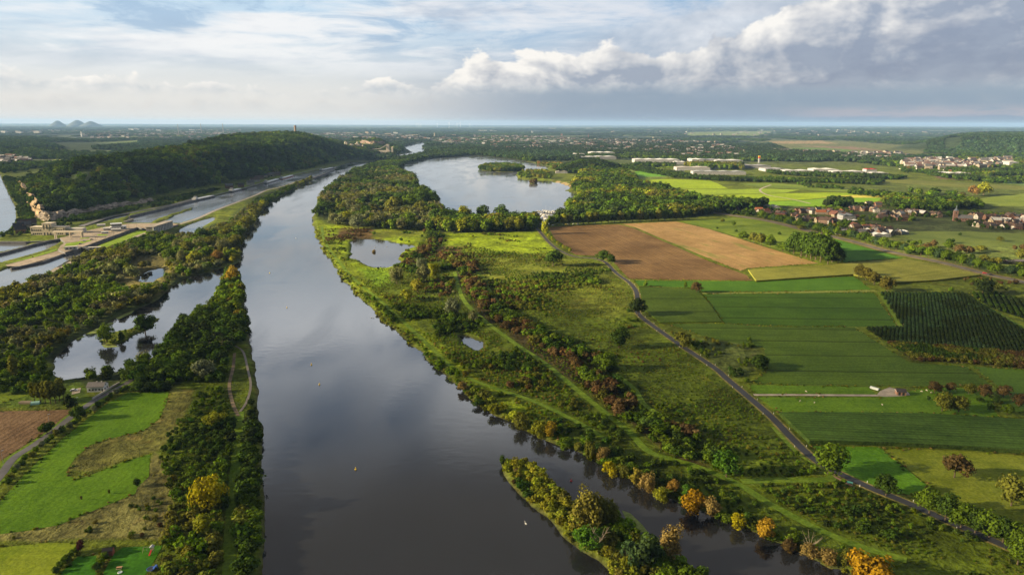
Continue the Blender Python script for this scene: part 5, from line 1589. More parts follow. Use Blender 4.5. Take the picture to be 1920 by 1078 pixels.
# far woods, out to the horizon
fx, fy = [], []
for y0, y1, step in ((2250, 3600, 16), (3600, 5600, 30), (5600, 9000, 55), (9000, 16000, 120)):
    a, b = np.meshgrid(np.arange(-1.0 * y1, 1.0 * y1, step), np.arange(y0, y1, step))
    a, b = (a + rng.uniform(-.45, .45, a.shape) * step).ravel(), (b + rng.uniform(-.45, .45, b.shape) * step).ravel()
    k = (np.abs(a) < 0.86 * b)
    fx.append(np.stack([a[k], b[k], np.full(k.sum(), step)], 1))
fa = np.concatenate(fx)
a, b, st = fa.T
m_ = fbm(a / 420, b / 560, 120, 4)
ridge = inside(RIDGE_R, a, b) | inside(CEMENT_HILL, a, b)
openf = np.zeros(len(a), bool)
for zp in ([(1430, 264), (1580, 264), (1740, 276), (1730, 290), (1620, 292), (1480, 285)], [(80, 275), (260, 263), (262, 270), (130, 285)], [(155, 286), (215, 283.5), (210, 289), (160, 290)], [(1280, 249), (1450, 248), (1420, 257), (1290, 256)],
           [(1765, 280), (1800, 279), (1795, 286), (1770, 286)], [(1680, 320), (1720, 297), (1870, 296), (1960, 300), (1960, 316), (1860, 330)],
           [(1080, 300), (1160, 296), (1440, 303), (1680, 318), (1690, 332), (1440, 330), (1180, 316)], [(640, 294), (700, 294), (745, 290), (730, 268), (640, 268)]):
    openf |= inside(W(zp, 0), a, b)
openf &= ~(inside(CEMENT_HILL, a, b) & (rng.random(len(a)) < 0.3))
lit_far = a > 0.12 * b
k = ((m_ > np.where(b > 4500, 0.42, 0.36)) | ridge) & ~openf & (~inside(HILL, a, b))
a, b, st = a[k], b[k], st[k]
k = shore(a, b) > 6
a, b, st = a[k], b[k], st[k]
hgt = np.where(st < 20, rng.uniform(9, 16, len(a)), rng.uniform(9, 14, len(a)))
wdt = np.where(st < 20, rng.uniform(0.9, 1.3, len(a)), st / 13 * rng.uniform(0.8, 1.5, len(a)))
mass('far_woods', a, b, hgt, wdt, picks(len(a), ('round', 'spread', 'bush')), tints(len(a), {'deep': 4, 'blue': 3, 'dark': 3, 'mid': 0.7}, 0.25, a, b, 900, 40), 'dark woods spread over the far plain')  # crown tints kept dark in place of cloud shade over the far plain
print('plants in masses', N_MASS)

# ------------------------------------------------------------------ buildings
def gable_parts(L, Wd, eave, ridge, over=0.35, thick=0.22):
    """walls with gables and a two-slope roof; ridge along x"""
    w = MB()
    a, b = L / 2, Wd / 2
    w.add([(-a, -b, 0), (a, -b, 0), (a, b, 0), (-a, b, 0), (-a, -b, eave), (a, -b, eave), (a, b, eave), (-a, b, eave), (-a, 0, ridge), (a, 0, ridge)],
          [(0, 1, 5, 4), (2, 3, 7, 6), (1, 2, 6, 9, 5), (3, 0, 4, 8, 7)])
    r = MB()
    k = (ridge - eave) / b
    for s in (-1, 1):
        y0, z0 = s * (b + over), eave - over * k
        vs = [(-a - over, y0, z0 + 0.03), (a + over, y0, z0 + 0.03), (a + over, 0, ridge + 0.03), (-a - over, 0, ridge + 0.03)]
        vs += [(x, y, z + thick) for x, y, z in vs]
        r.add(vs, [(4, 5, 6, 7), (3, 2, 1, 0), (0, 1, 5, 4), (1, 2, 6, 5), (2, 3, 7, 6), (3, 0, 4, 7)])
    return w, r


HOUSE = {}
for nm, (L, Wd, ev, rd) in {'a': (10, 8, 4.6, 8.0), 'b': (13, 8.5, 5.0, 8.6), 'c': (9, 9, 5.4, 9.2), 'd': (18, 9, 4.4, 8.2)}.items():
    w, r = gable_parts(L, Wd, ev, rd)
    ch = MB().box(L * 0.22, L * 0.22 + 0.7, -0.5, 0.3, rd - 0.9, rd + 1.1)
    win = MB()
    for s in (-1, 1):
        for xx in np.arange(-L / 2 + 1.8, L / 2 - 1.0, 2.6):
            win.box(xx - 0.55, xx + 0.55, s * (Wd / 2 + 0.02) - 0.03, s * (Wd / 2 + 0.02) + 0.03, 1.0, 2.3)
    for s in (-1, 1):
        for yy in (-1.6, 1.6):
            win.box(s * (L / 2 + 0.02) - 0.03, s * (L / 2 + 0.02) + 0.03, yy - 0.5, yy + 0.5, 1.0, 2.3)
            win.box(s * (L / 2 + 0.02) - 0.03, s * (L / 2 + 0.02) + 0.03, yy * 0.6 - 0.45, yy * 0.6 + 0.45, ev - 0.6, ev + 0.6)
    HOUSE[nm] = (w.mesh('house_wall', TINT), r.mesh('house_roof', TINT_ROOF), ch.mesh('house_chimney', TINT), win.mesh('house_windows', DARKGLASS))
WALLS = [(0.16, 0.085, 0.06), (0.27, 0.23, 0.18), (0.38, 0.36, 0.33), (0.17, 0.11, 0.08), (0.22, 0.155, 0.105), (0.14, 0.08, 0.06), (0.30, 0.25, 0.17)]
ROOFS = {'orange': (0.26, 0.09, 0.04), 'red': (0.14, 0.06, 0.045), 'brown': (0.075, 0.052, 0.043), 'slate': (0.04, 0.04, 0.046), 'grey': (0.10, 0.096, 0.10), 'white': (0.36, 0.36, 0.36)}
WNAME = ['brick', 'cream', 'white', 'brown brick', 'sandy', 'dark brick', 'yellowish']


def house(label, x, y, rz, kind, wall, roof, group, scale=1.0, parts=True):
    t = thing('house', label, 'house', (x, y, float(ground(x, y)[0]) - 0.15), rz, group, (scale,) * 3)
    w, r, c, g = HOUSE[kind]
    o = link('wall', w, t)
    o.color = (*wall, 1)
    o = link('roof', r, t)
    o.color = (*roof, 1)
    if parts:
        link('window', g, t)
        q = link('chimney', c, o)
        q.color = (*WALLS[0], 1)
    return t


VILLAGE = [  # photo polyline of house bases, how many, roof choices, what the row stands by
    ([(1326, 391), (1346, 391)], 2, ['brown', 'slate'], 'behind the wood, left of the village'),
    ([(1374, 394), (1405, 395)], 2, ['brown', 'brown'], 'in the long farm left of the village'),
    ([(1424, 397), (1436, 403)], 2, ['orange', 'brown'], 'at the lake end of the village'),
    ([(1437, 404), (1500, 409)], 7, ['brown', 'slate', 'orange', 'slate', 'red', 'brown', 'slate'], 'in the row behind the first roadside trees'),
    ([(1498, 399), (1572, 402)], 7, ['orange', 'slate', 'grey', 'brown', 'slate', 'red', 'slate'], 'in the back row towards the dark copse'),
    ([(1500, 414), (1568, 419)], 7, ['red', 'slate', 'brown', 'orange', 'slate', 'brown', 'slate'], 'in the front row near the main road'),
    ([(1560, 403), (1600, 411)], 4, ['red', 'brown', 'slate', 'red'], 'below the dark copse'),
    ([(1598, 394), (1650, 398)], 6, ['slate', 'white', 'slate', 'brown', 'slate', 'red'], 'in the upper street right of the copse'),
    ([(1625, 386), (1652, 388)], 3, ['orange', 'red', 'slate'], 'on the field edge above the upper street'),
    ([(1572, 438), (1600, 440)], 3, ['slate', 'white', 'brown'], 'nearest the roadside trees'),
    ([(1594, 430), (1664, 433)], 7, ['brown', 'red', 'red', 'slate', 'orange', 'slate', 'brown'], 'in the middle of the near cluster'),
    ([(1612, 439), (1672, 441)], 6, ['slate', 'slate', 'white', 'slate', 'brown', 'white'], 'at the bottom of the near cluster'),
    ([(1652, 402), (1732, 404)], 7, ['slate', 'brown', 'slate', 'white', 'brown', 'slate', 'grey'], 'in the long terrace left of the church'),
    ([(1656, 410), (1690, 413)], 3, ['slate', 'brown', 'brown'], 'below the long terrace left of the church'),
    ([(1700, 400), (1765, 408)], 6, ['brown', 'slate', 'white', 'brown', 'brown', 'slate'], 'between terrace and church'),
    ([(1820, 408), (1872, 413)], 5, ['brown', 'red', 'brown', 'slate', 'brown'], 'just right of the church'),
    ([(1838, 425), (1925, 430)], 8, ['brown', 'brown', 'slate', 'brown', 'slate', 'brown', 'slate', 'brown'], 'in the front row right of the church'),
    ([(1856, 418), (1930, 420)], 6, ['slate', 'white', 'slate', 'white', 'brown', 'white'], 'in the second row right of the church'),
    ([(1888, 409), (1930, 412)], 4, ['brown', 'brown', 'slate', 'red'], 'in the back row right of the church'),
]
nh = 0
for pts, n, roofs, where in VILLAGE:
    p = W(pts)
    n = int(n * 2.2 + 0.5)
    for i in range(n):
        f = (i + 0.5) / n
        q = p[0] + (p[1] - p[0]) * f + rng.normal(0, 4.5, 2)
        wi = int(rng.integers(0, 7))
        rf = roofs[i % len(roofs)]
        lab = '%s-roofed %s house, %s %s' % (rf, WNAME[wi], ordinal(i + 1), where)
        house(lab, q[0], q[1], rng.normal(0.15, 0.25) + (math.pi / 2 if rng.random() < 0.3 else 0), 'abcd'[int(rng.choice(4, p=[.4, .3, .2, .1]))], WALLS[wi], ROOFS[rf], 'village houses', rng.uniform(0.66, 0.86))
        nh += 1
# the far town on the right slope
TOWN = [([(1690, 312), (1760, 316)], 13), ([(1690, 318), (1790, 322)], 16), ([(1700, 306), (1800, 309)], 16), ([(1760, 312), (1850, 314)], 14), ([(1800, 307), (1890, 309)], 14), ([(1790, 301), (1880, 303)], 13),
        ([(1700, 302), (1780, 303)], 10), ([(1745, 324), (1800, 326)], 8)]
for r_, (pts, n) in enumerate(TOWN):
    p = W(pts)
    n = max(5, int(n * 0.58))
    for i in range(n):
        q = p[0] + (p[1] - p[0]) * ((i + 0.5) / n) + rng.normal(0, 9, 2)
        wi = int(rng.choice([1, 2, 2, 1, 6, 4]))
        rf = ['orange', 'brown', 'red', 'brown', 'grey', 'orange'][int(rng.integers(0, 6))]
        house('%s-roofed pale house, %s along the %s street of the sunlit town' % (rf, ordinal(i + 1), ordinal(r_ + 1)), q[0], q[1], rng.uniform(-.4, .4), 'abc'[int(rng.integers(0, 3))],
              WALLS[wi], ROOFS[rf], 'houses of the sunlit far town', rng.uniform(.62, .85), parts=False)
        nh += 1
# hill-foot houses by the canal
for i, (x, y) in enumerate([(452, 351), (470, 347), (486, 337), (497, 334), (508, 332), (518, 330), (540, 323), (430, 353), (478, 341), (36, 431), (47, 429), (52, 424), (40, 437)]):
    q = P(x, y, LZ)
    q = (float(q[0]), float(q[1]))
    house('%s %s' % (ordinal(i + 1), 'canal-side house at the hill foot, from the barges' if i < 9 else 'low house beside the white power station'), q[0], q[1], 0.6, 'abd'[i % 3], WALLS[(i * 2) % 7],
          ROOFS[['slate', 'grey', 'brown'][i % 3]], 'houses at the hill foot', 1.0, parts=i > 8)

# white house on the lane
hx0, hy0 = [float(v) for v in P(184, 731, LZ)]
t = thing('white_house', 'white house with grey roof and solar panels beside the lane', 'house', (hx0, hy0, LZ), 0.10, None, (.68,) * 3)
w, r = gable_parts(10.5, 7.0, 3.6, 5.6, 0.4)
w.build('wall', plain('white_wall', (0.62, 0.63, 0.64), 0.7, 0.1), parent=t)
ro = r.build('roof', plain('grey_tiles', (0.15, 0.14, 0.14), 0.8, 0.25, 2.0), parent=t)
for xx in (-0.4, 2.6):
    MB().box(xx, xx + 0.7, -0.4, 0.3, 5.2, 6.3).build('chimney', WHITE, parent=ro)
for xx in (-3.6, -1.5, 0.4, 2.6):
    wn = MB().box(xx - .62, xx + .62, -3.56, -3.50, 1.0, 2.2).build('window', DARKGLASS, parent=t)
    MB().box(xx - .75, xx + .75, -3.62, -3.50, 0.86, 0.98).build('sill', WHITE, parent=wn)
for yy in (-1.5, 1.5):
    MB().box(5.25, 5.31, yy - .6, yy + .6, 1.0, 2.2).build('window', DARKGLASS, parent=t)
MB().box(5.25, 5.32, -0.45, 0.45, 3.4, 4.5).build('window', DARKGLASS, parent=t)
d = MB().box(4.0, 4.9, -3.57, -3.50, 0, 2.1).build('door', DARKSTEEL, parent=t)
MB().box(4.1, 4.2, -3.66, -3.57, 1.0, 1.1).build('handle', STEEL, parent=d)
# lane wall by the house
wl = W([(182, 750), (200, 739), (218, 727.5), (232, 720)])
o = ribbon('garden_wall', wl + np.array([-2.2, 0.4]), 0.35, LZ + 0.9, WHITE, kind=None, thick=0.9)
tag(o, 'pale low garden wall between the white house and the lane', 'wall')


def car(label, x, y, z, rz, paint, group=None):
    t = thing('parked_car', label, 'car', (x, y, z), rz, group, (.72,) * 3)
    b = MB()
    prof = [(-2.1, .45), (-2.15, .8), (-1.75, .95), (-1.2, 1.42), (0.35, 1.46), (1.0, 1.0), (1.95, .85), (2.15, .6), (2.1, .35), (-2.05, .3)]
    n = len(prof)
    b.add([(x_, -.85, z_) for x_, z_ in prof] + [(x_, .85, z_) for x_, z_ in prof], [tuple(range(n))[::-1], tuple(range(n, 2 * n))] + [(i, (i + 1) % n, n + (i + 1) % n, n + i) for i in range(n)])
    b.build('body', paint, parent=t)
    g = MB()
    for s in (-1, 1):
        g.add([(-1.1, s * .865, 1.0), (.75, s * .865, 1.0), (.25, s * .865, 1.38), (-1.0, s * .865, 1.38)], [(0, 1, 2, 3)])
    g.add([(.42, -.72, 1.46), (.42, .72, 1.46), (1.02, .72, 1.04), (1.02, -.72, 1.04)], [(0, 1, 2, 3)])
    g.build('window', DARKGLASS, parent=t)
    for sx in (-1.3, 1.3):
        for sy in (-1, 1):
            MB().tube((sx, sy * .72, .32), (sx, sy * .9, .32), .32, .32, 10).build('wheel', DARKSTEEL, parent=t)
    return t


RED = plain('red_paint', (0.45, 0.03, 0.03), 0.35, 0.1)
BLUE = plain('blue_paint', (0.03, 0.09, 0.35), 0.4, 0.1)
GREYP = plain('silver_paint', (0.45, 0.46, 0.48), 0.35, 0.1)
BLACKP = plain('black_paint', (0.02, 0.02, 0.025), 0.35, 0.1)
WHITEP = plain('white_paint', (0.55, 0.55, 0.54), 0.4, 0.06)
YELP = plain('yellow_paint', (0.60, 0.42, 0.03), 0.45, 0.1)
pt = lambda x, y, z=LZ: tuple(float(v) for v in P(x, y, z))
x, y = pt(139, 733); car('white car parked on the yard left of the white house', x, y, LZ, 0.2, WHITEP)
sheet('house_yard', W([(134, 740), (150, 736), (152, 727), (136, 730)]), LZ + 0.09, GRAVEL)
sheet('house_yard', W([(206, 731), (222, 723), (214, 721.5), (204, 726)]), LZ + 0.09, plain('brick_paving', (0.30, 0.19, 0.13), 0.9))
x, y = pt(1846, 513.3); car('red car driving along the main road', x, y, LZ + 0.15, -0.35, RED)
x, y = pt(1858, 516); car('dark car close behind the red car on the main road', x, y, LZ + 0.15, -0.35, BLACKP)
for i, (x, y, pc, nm) in enumerate([(1061, 421.5, YELP, 'yellow'), (1066, 421.3, GREYP, 'silver'), (1076, 421, WHITEP, 'white'), (1084, 420.8, GREYP, 'silver'), (1094, 420.4, BLACKP, 'black'), (1037, 423, WHITEP, 'white'), (1043, 422.8, BLACKP, 'black')]):
    q = pt(x, y)
    car('%s car, %s counted from the left in the avenue at the marina' % (nm, ordinal(i + 1)), q[0], q[1], LZ, 0.1 * i, pc, 'cars parked under the avenue')

# brick shed house on the right, with polytunnel
x, y = pt(1688, 739)
t = thing('brick_shed', 'small brick barn with white-edged dark roof at the end of the farm track', 'barn', (x, y, LZ), -0.25, None, (.68,) * 3)
w, r = gable_parts(5.6, 4.6, 2.5, 3.9, 0.3)
w.build('wall', plain('pink_brick', (0.30, 0.17, 0.12), 0.9, 0.25, 2.0), parent=t)
ro = r.build('roof', plain('dark_roof', (0.05, 0.045, 0.05), 0.8, 0.2), parent=t)
MB().box(-3.12, -3.02, -2.7, 2.7, 2.42, 2.62).build('eave_board', WHITEP, parent=ro)
for xx in (-1.2, 1.2):
    MB().box(xx - .7, xx + .7, -2.36, -2.30, 0, 2.1).build('door', DARKGLASS, parent=t)
x, y = pt(1640, 729)
t = thing('polytunnel', 'pale translucent polytunnel beside the farm track', 'greenhouse', (x, y, LZ), -0.9, None, (.6,) * 3)
b = MB(); n = 10
ring = [(math.cos(math.pi * k / n) * 1.6, math.sin(math.pi * k / n) * 1.5) for k in range(n + 1)]
b.add([(-3.2, a, c) for a, c in ring] + [(3.2, a, c) for a, c in ring], [(k, k + 1, n + 2 + k, n + 1 + k) for k in range(n)])
b.build('cover', plain('plastic_cover', (0.50, 0.54, 0.52), 0.5, 0.1), parent=t)
for s in (-1, 1):
    MB().add([(s * 3.15, a, c) for a, c in ring], [tuple(range(n + 1))]).build('end_panel', plain('end_panel', (0.40, 0.44, 0.43), 0.5), parent=t)
x, y = pt(1902, 494)
t = thing('field_barn', 'low open-fronted field barn in the meadow beyond the main road', 'barn', (x, y, LZ), 0.05)
w, r = gable_parts(17, 6, 2.4, 3.4, 0.4); w.build('wall', plain('old_boards', (0.13, 0.10, 0.08), 0.9), parent=t); r.build('roof', plain('cement_roof', (0.17, 0.15, 0.15), 0.9), parent=t)
MB().box(-1, 6, -3.08, -3.02, 0.2, 2.2).build('dark_opening_panel', DARKGLASS, parent=t)  # dark panel painted for the shaded inside; the wall behind is closed

# garden shed, play set, pool toys at the bottom left
x, y = pt(204, 1039)
t = thing('garden_shed', 'small red brick garden shed with black roof between two lawns', 'shed', (x, y, LZ), 0.25, None, (.75,) * 3)
w, r = gable_parts(3.4, 2.6, 2.1, 2.9, 0.15, 0.1); w.build('wall', plain('red_brick', (0.30, 0.10, 0.07), 0.9, 0.25, 3.0), parent=t); r.build('roof', plain('black_felt', (0.02, 0.02, 0.022), 0.9), parent=t)
dd = MB().box(-.5, .4, -1.36, -1.31, 0, 1.9).build('door', BARE, parent=t)
MB().box(.2, .3, -1.42, -1.36, .9, 1.0).build('handle', STEEL, parent=dd)
x, y = pt(286, 1034)
t = thing('play_set', 'wooden garden swing and play tower with red slide on the lawn', 'play set', (x, y, LZ), 0.1, None, (.75,) * 3)
for sx in (-.5, .5):
    for sy in (-.5, .5):
        MB().box(sx - .06, sx + .06, sy - .06, sy + .06, 0, 2.3).build('post', BARE, parent=t)
MB().box(-.6, .6, -.6, .6, 1.1, 1.2).build('platform', BARE, parent=t)
MB().add([(-.8, -.75, 2.2), (.8, -.75, 2.2), (.8, .75, 2.2), (-.8, .75, 2.2), (0, -.75, 2.8), (0, .75, 2.8)], [(0, 1, 4), (2, 3, 5), (1, 2, 5, 4), (3, 0, 4, 5), (3, 2, 1, 0)]).build('roof', GREYP, parent=t)
MB().add([(-.4, -.6, 1.2), (.2, -.6, 1.2), (.1, -2.6, .2), (-.5, -2.6, .2), (-.4, -.6, 1.1), (.2, -.6, 1.1), (.1, -2.6, .1), (-.5, -2.6, .1)], [(0, 3, 2, 1), (4, 5, 6, 7), (0, 4, 7, 3), (1, 2, 6, 5), (3, 7, 6, 2)]).build('slide', RED, parent=t)
MB().box(-3.2, -.5, -.05, .05, 2.1, 2.2).build('beam', BARE, parent=t)
for s in (-1, 1): MB().tube((-3.1, 0, 2.15), (-3.4, s * .8, 0), .06, .06, 6).build('leg', BARE, parent=t)
sw = MB().box(-2.1, -1.6, -.12, .12, .5, .55).build('seat', DARKSTEEL, parent=t)
for s in (-2.08, -1.62): MB().tube((s, 0, .55), (s, 0, 2.1), .02, .02, 4).build('rope', STEEL, parent=sw)
x, y = pt(283, 1068)
t = thing('trampoline', 'round black garden trampoline with blue edge at the lawn corner', 'trampoline', (x, y, LZ), 0, None, (.55,) * 3)
MB().lathe([(1.7, .75), (1.4, .78), (.1, .74)], 20).build('mat', BLACKP, parent=t)
MB().lathe([(1.95, .70), (1.95, .82), (1.7, .82), (1.7, .72)], 20).build('edge_pad', BLUE, parent=t)
for k in range(4):
    a = k * math.pi / 2 + .4
    MB().tube((1.8 * math.cos(a), 1.8 * math.sin(a), 0), (1.8 * math.cos(a), 1.8 * math.sin(a), .75), .05, .05, 6).build('leg', STEEL, parent=t)
x, y = pt(290, 1064)
t = thing('toddler_slide', 'blue plastic toddler slide beside the trampoline', 'slide', (x + .6, y, LZ), -0.6, None, (.75,) * 3)
MB().add([(-.4, 0, 1.3), (.4, 0, 1.3), (.4, -2.2, .15), (-.4, -2.2, .15), (-.4, 0, 1.15), (.4, 0, 1.15), (.4, -2.2, 0), (-.4, -2.2, 0)], [(0, 3, 2, 1), (4, 5, 6, 7), (0, 4, 7, 3), (1, 2, 6, 5), (3, 7, 6, 2), (0, 1, 5, 4)]).build('chute', BLUE, parent=t)
MB().box(-.4, .4, .0, .3, 0, 1.15).build('ladder', BLUE, parent=t)
x, y = pt(224, 1066); t = thing('garden_table', 'tan wooden picnic table lying on the lawn', 'table', (x, y, LZ), .2, None, (.8,) * 3)
MB().box(-.9, .9, -.4, .4, .68, .75).build('table_top', plain('new_wood', (.42, .24, .12), .8), parent=t)
for s in (-.7, .7): MB().box(s - .06, s + .06, -.35, .35, 0, .68).build('leg', BARE, parent=t)
for s in (-.75, .75): MB().box(-.9, .9, s - .15, s + .15, .40, .45).build('bench', BARE, parent=t)
x, y = pt(225, 1073); t = thing('paddling_pool', 'pale inflatable paddling pool below the picnic table', 'pool', (x, y, LZ), 0, None, (.75,) * 3)
MB().lathe([(.75, 0), (.85, .15), (.75, .3), (.6, .3), (.6, .1)], 14).build('ring', WHITEP, parent=t)
MB().lathe([(.6, .18), (.05, .181)], 14).build('water', plain('pool_water', (.45, .6, .65), .1), parent=t)
x, y = pt(67, 757); t = thing('garden_tunnel', 'small mint green plastic garden tunnel behind the brown field', 'greenhouse', (x, y, LZ), .3)
b = MB(); b.add([(-1.6, a * .7, c * .8) for a, c in ring] + [(1.6, a * .7, c * .8) for a, c in ring], [(k, k + 1, n + 2 + k, n + 1 + k) for k in range(n)] + [tuple(range(n + 1)), tuple(range(2 * n + 1, n, -1))])
b.build('cover', plain('mint_plastic', (.35, .60, .52), .5), parent=t)
x, y = pt(48, 756); t = thing('wood_pile', 'long brown stacked log pile behind the brown field', 'log pile', (x, y, LZ), .05)
b = MB()
for i in range(4):
    for j in range(7): b.tube((-2.4 + rng.uniform(-.1, .1), -.8 + j * .26, .14 + i * .22), (2.4, -.8 + j * .26, .14 + i * .22), .12, .12, 6)
b.build('logs', BARE, parent=t)

# roadside marker posts, lamp posts
rsm = smooth_line(RR)
k0 = [p for p in along(rsm, 15.0) if p[1] < 520]
for i, (x, y, a) in enumerate(k0):
    for s in ((-1, 1) if i % 2 else (1,)):
        q = (x - math.sin(a) * 2.3 * s, y + math.cos(a) * 2.3 * s)
        t = thing('marker_post', 'white reflector post, %s from the bend downhill, on the %s side of the black road' % (ordinal(i + 1), 'river' if s < 0 else 'field'), 'marker post', (q[0], q[1], LZ), a, 'marker posts along the black road')
        MB().box(-.07, .07, -.07, .07, 0, .85).build('post', WHITEP, parent=t)
        MB().box(-.075, .075, -.075, .075, .85, 1.0).build('cap', BLACKP, parent=t)
for i, (x, y) in enumerate([(93, 797), (6, 868), (181, 752), (146, 765)]):
    q = pt(x, y)
    t = thing('lamp_post', 'thin grey lamp post along the lane, %s from the %s' % (ordinal([2, 1, 4, 3][i]), 'bottom left corner'), 'lamp post', (q[0], q[1], LZ), .5, 'lamp posts along the lane', (.8,) * 3)
    MB().tube((0, 0, 0), (0, 0, 6), .08, .05, 6).build('pole', STEEL, parent=t)
    MB().box(0, .9, -.1, .1, 5.95, 6.1).build('lamp_head', GREYP, parent=t)
x, y = pt(440, 646)
t = thing('duck_hut', 'white triangular river marker board at the tip of the dirt track', 'marker board', (x, y, LZ), .3)
MB().add([(-.9, 0, .9), (.9, 0, .9), (0, 0, 3.0), (-.9, .1, .9), (.9, .1, .9), (0, .1, 3.0)], [(0, 1, 2), (5, 4, 3), (0, 3, 4, 1), (1, 4, 5, 2), (2, 5, 3, 0)]).build('board', WHITEP, parent=t)
MB().tube((0, .15, 0), (0, .15, 2.6), .07, .07, 6).build('post', STEEL, parent=t)
x, y = pt(1593, 908)
t = thing('park_bench', 'small teal bench at the paved spot beside the black road', 'bench', (x, y, LZ + .1), -.5)
TEAL = plain('teal_paint', (.06, .20, .20), .6)
MB().box(-.9, .9, -.25, .25, .42, .48).build('seat', TEAL, parent=t); MB().box(-.9, .9, .25, .30, .5, .95).build('backrest', TEAL, parent=t)
for s in (-.7, .7): MB().box(s - .05, s + .05, -.22, .28, 0, .42).build('leg', DARKSTEEL, parent=t)
sheet('paved_spot', W([(1560, 890), (1578, 899), (1606, 914), (1590, 909), (1566, 896)]), LZ + .12, plain('red_paving', (.26, .15, .11), .9))

# buoys and birds on the water
for i, (x, y, c, nm) in enumerate([(584, 684, YELP, 'yellow'), (599, 721, YELP, 'yellow'), (667, 880, YELP, 'yellow'), (538, 577, YELP, 'yellow'), (506, 512, YELP, 'yellow'), (555, 447, WHITEP, 'white'), (1071, 902, RED, 'red')]):
    q = pt(x, y, 0)
    t = thing('buoy', '%s buoy on the river, %s' % (nm, ['at the foot of the wake line', 'at the end of the wake line', 'nearest, in mid river', 'level with the spit trees', 'level with the spit tip', 'far up the narrowing river', 'in the side arm by the island'][i]), 'buoy', (q[0], q[1], 0), 0, 'buoys on the river', (.65, .65, .65))
    MB().lathe([(.05, -.3), (.55, -.2), (.6, .25), (.45, .5), (.1, .6)], 12).build('float', c, parent=t)
    MB().lathe([(.12, .55), (.10, 1.2), (.30, 1.25), (.05, 1.6)], 8).build('top_mark', c, parent=t)


def bird(label, x, y, rz, s, group=None, nm='swan', z=0.0, paint=None):
    """a floating waterbird: body, neck and head as one skin, with its beak"""
    q = pt(x, y, z)
    pts = [((-.55, 0, .22), .05), ((-.25, 0, .17), .22), ((.15, 0, .16), .23), ((.42, 0, .24), .12), ((.50, 0, .48), .06), ((.46, 0, .72), .055), ((.60, 0, .84), .075), ((.76, 0, .80), .03)]
    b = MB(); n_ = 8; rings = []
    for i, (c, r) in enumerate(pts):
        a0 = Vector(pts[max(0, i - 1)][0]); a1 = Vector(pts[min(len(pts) - 1, i + 1)][0])
        d = (a1 - a0).normalized(); u = Vector((0, 1, 0)); v = d.cross(u)
        rings += [Vector(c) + (u * math.cos(2 * math.pi * k / n_) + v * math.sin(2 * math.pi * k / n_)) * r for k in range(n_)]
    b.add(rings, [(i * n_ + k, i * n_ + (k + 1) % n_, (i + 1) * n_ + (k + 1) % n_, (i + 1) * n_ + k) for i in range(len(pts) - 1) for k in range(n_)] + [tuple(range(n_ - 1, -1, -1)), tuple(range((len(pts) - 1) * n_, len(pts) * n_))])
    t = b.build(nm, paint or WHITEP, smooth=True)
    t.location = (q[0], q[1], z); t.rotation_euler = (0, 0, rz); t.scale = (s * .75,) * 3
    MB().tube((.74, 0, .80), (.92, 0, .75), .03, .012, 6).build('beak', YELP, parent=t)
    return tag(t, label, 'bird', group)


bird('white swan on the dark river beside the island', 986, 982, 2.2, 1.25)
bird('white bird on the river near the right bank, left of two', 696, 596, .4, 1.2)
bird('white bird on the river near the right bank, right of two', 700, 596.5, .9, 1.1)
bird('white bird on the meadow pond, right of the lone tree', 725, 463, .4, 1.2)
bird('white bird on the meadow pond, beside the lone tree', 703, 464, .4, 1.2)
SHEEPW = plain('sheep_wool', (.62, .54, .42), .95, .15, 3.0)


def sheep(label, x, y, rz):
    """grazing sheep: trunk with neck and lowered head, four jointed legs, one skin"""
    q = pt(x, y)
    t = MB()
    body = [((-.55, 0, .66), .12), ((-.45, 0, .68), .25), ((-.05, 0, .64), .29), ((.32, 0, .66), .25), ((.50, 0, .68), .15), ((.66, 0, .50), .10), ((.80, 0, .28), .09), ((.90, 0, .12), .05)]
    n_ = 10; rings = []
    for i, (c, r) in enumerate(body):
        a0 = Vector(body[max(0, i - 1)][0]); a1 = Vector(body[min(len(body) - 1, i + 1)][0])
        d = (a1 - a0).normalized(); u = Vector((0, 1, 0)); v = d.cross(u)
        rings += [Vector(c) + (u * math.cos(2 * math.pi * k / n_) + v * math.sin(2 * math.pi * k / n_)) * r for k in range(n_)]
    t.add(rings, [(i * n_ + k, i * n_ + (k + 1) % n_, (i + 1) * n_ + (k + 1) % n_, (i + 1) * n_ + k) for i in range(len(body) - 1) for k in range(n_)] + [tuple(range(n_ - 1, -1, -1)), tuple(range((len(body) - 1) * n_, len(body) * n_))])
    for s in (-1, 1):
        t.tube((-.42, s * .15, .58), (-.36, s * .15, .36), .09, .06, 6); t.tube((-.36, s * .15, .37), (-.44, s * .15, .22), .055, .045, 6); t.tube((-.44, s * .15, .23), (-.42, s * .15, 0), .04, .04, 6)
        t.tube((.34, s * .14, .58), (.35, s * .14, .27), .075, .045, 6); t.tube((.35, s * .14, .28), (.34, s * .14, 0), .04, .04, 6)
        t.tube((.74, s * .05, .42), (.70, s * .17, .42), .035, .02, 5)
    o = t.build('sheep', SHEEPW, smooth=True)
    o.location = (q[0], q[1], LZ + .06); o.rotation_euler = (0, 0, rz); o.scale = (.72,) * 3
    return tag(o, label, 'sheep', 'sheep around the farm track')


for i, (x, y, w_) in enumerate([(1500, 753, 'left of two below the farm track'), (1527, 756, 'right of two below the farm track'), (1511, 735, 'on the strip above the farm track'), (1536, 743.5, 'beside the farm track edge'),
                                (1728, 735, 'left of three near the fruit trees'), (1737, 733, 'middle of three near the fruit trees'), (1746, 737, 'right of three near the fruit trees'), (1654, 760, 'alone below the farmyard')]):
    sheep('pale grazing sheep, ' + w_, x, y, rng.uniform(0, 6))

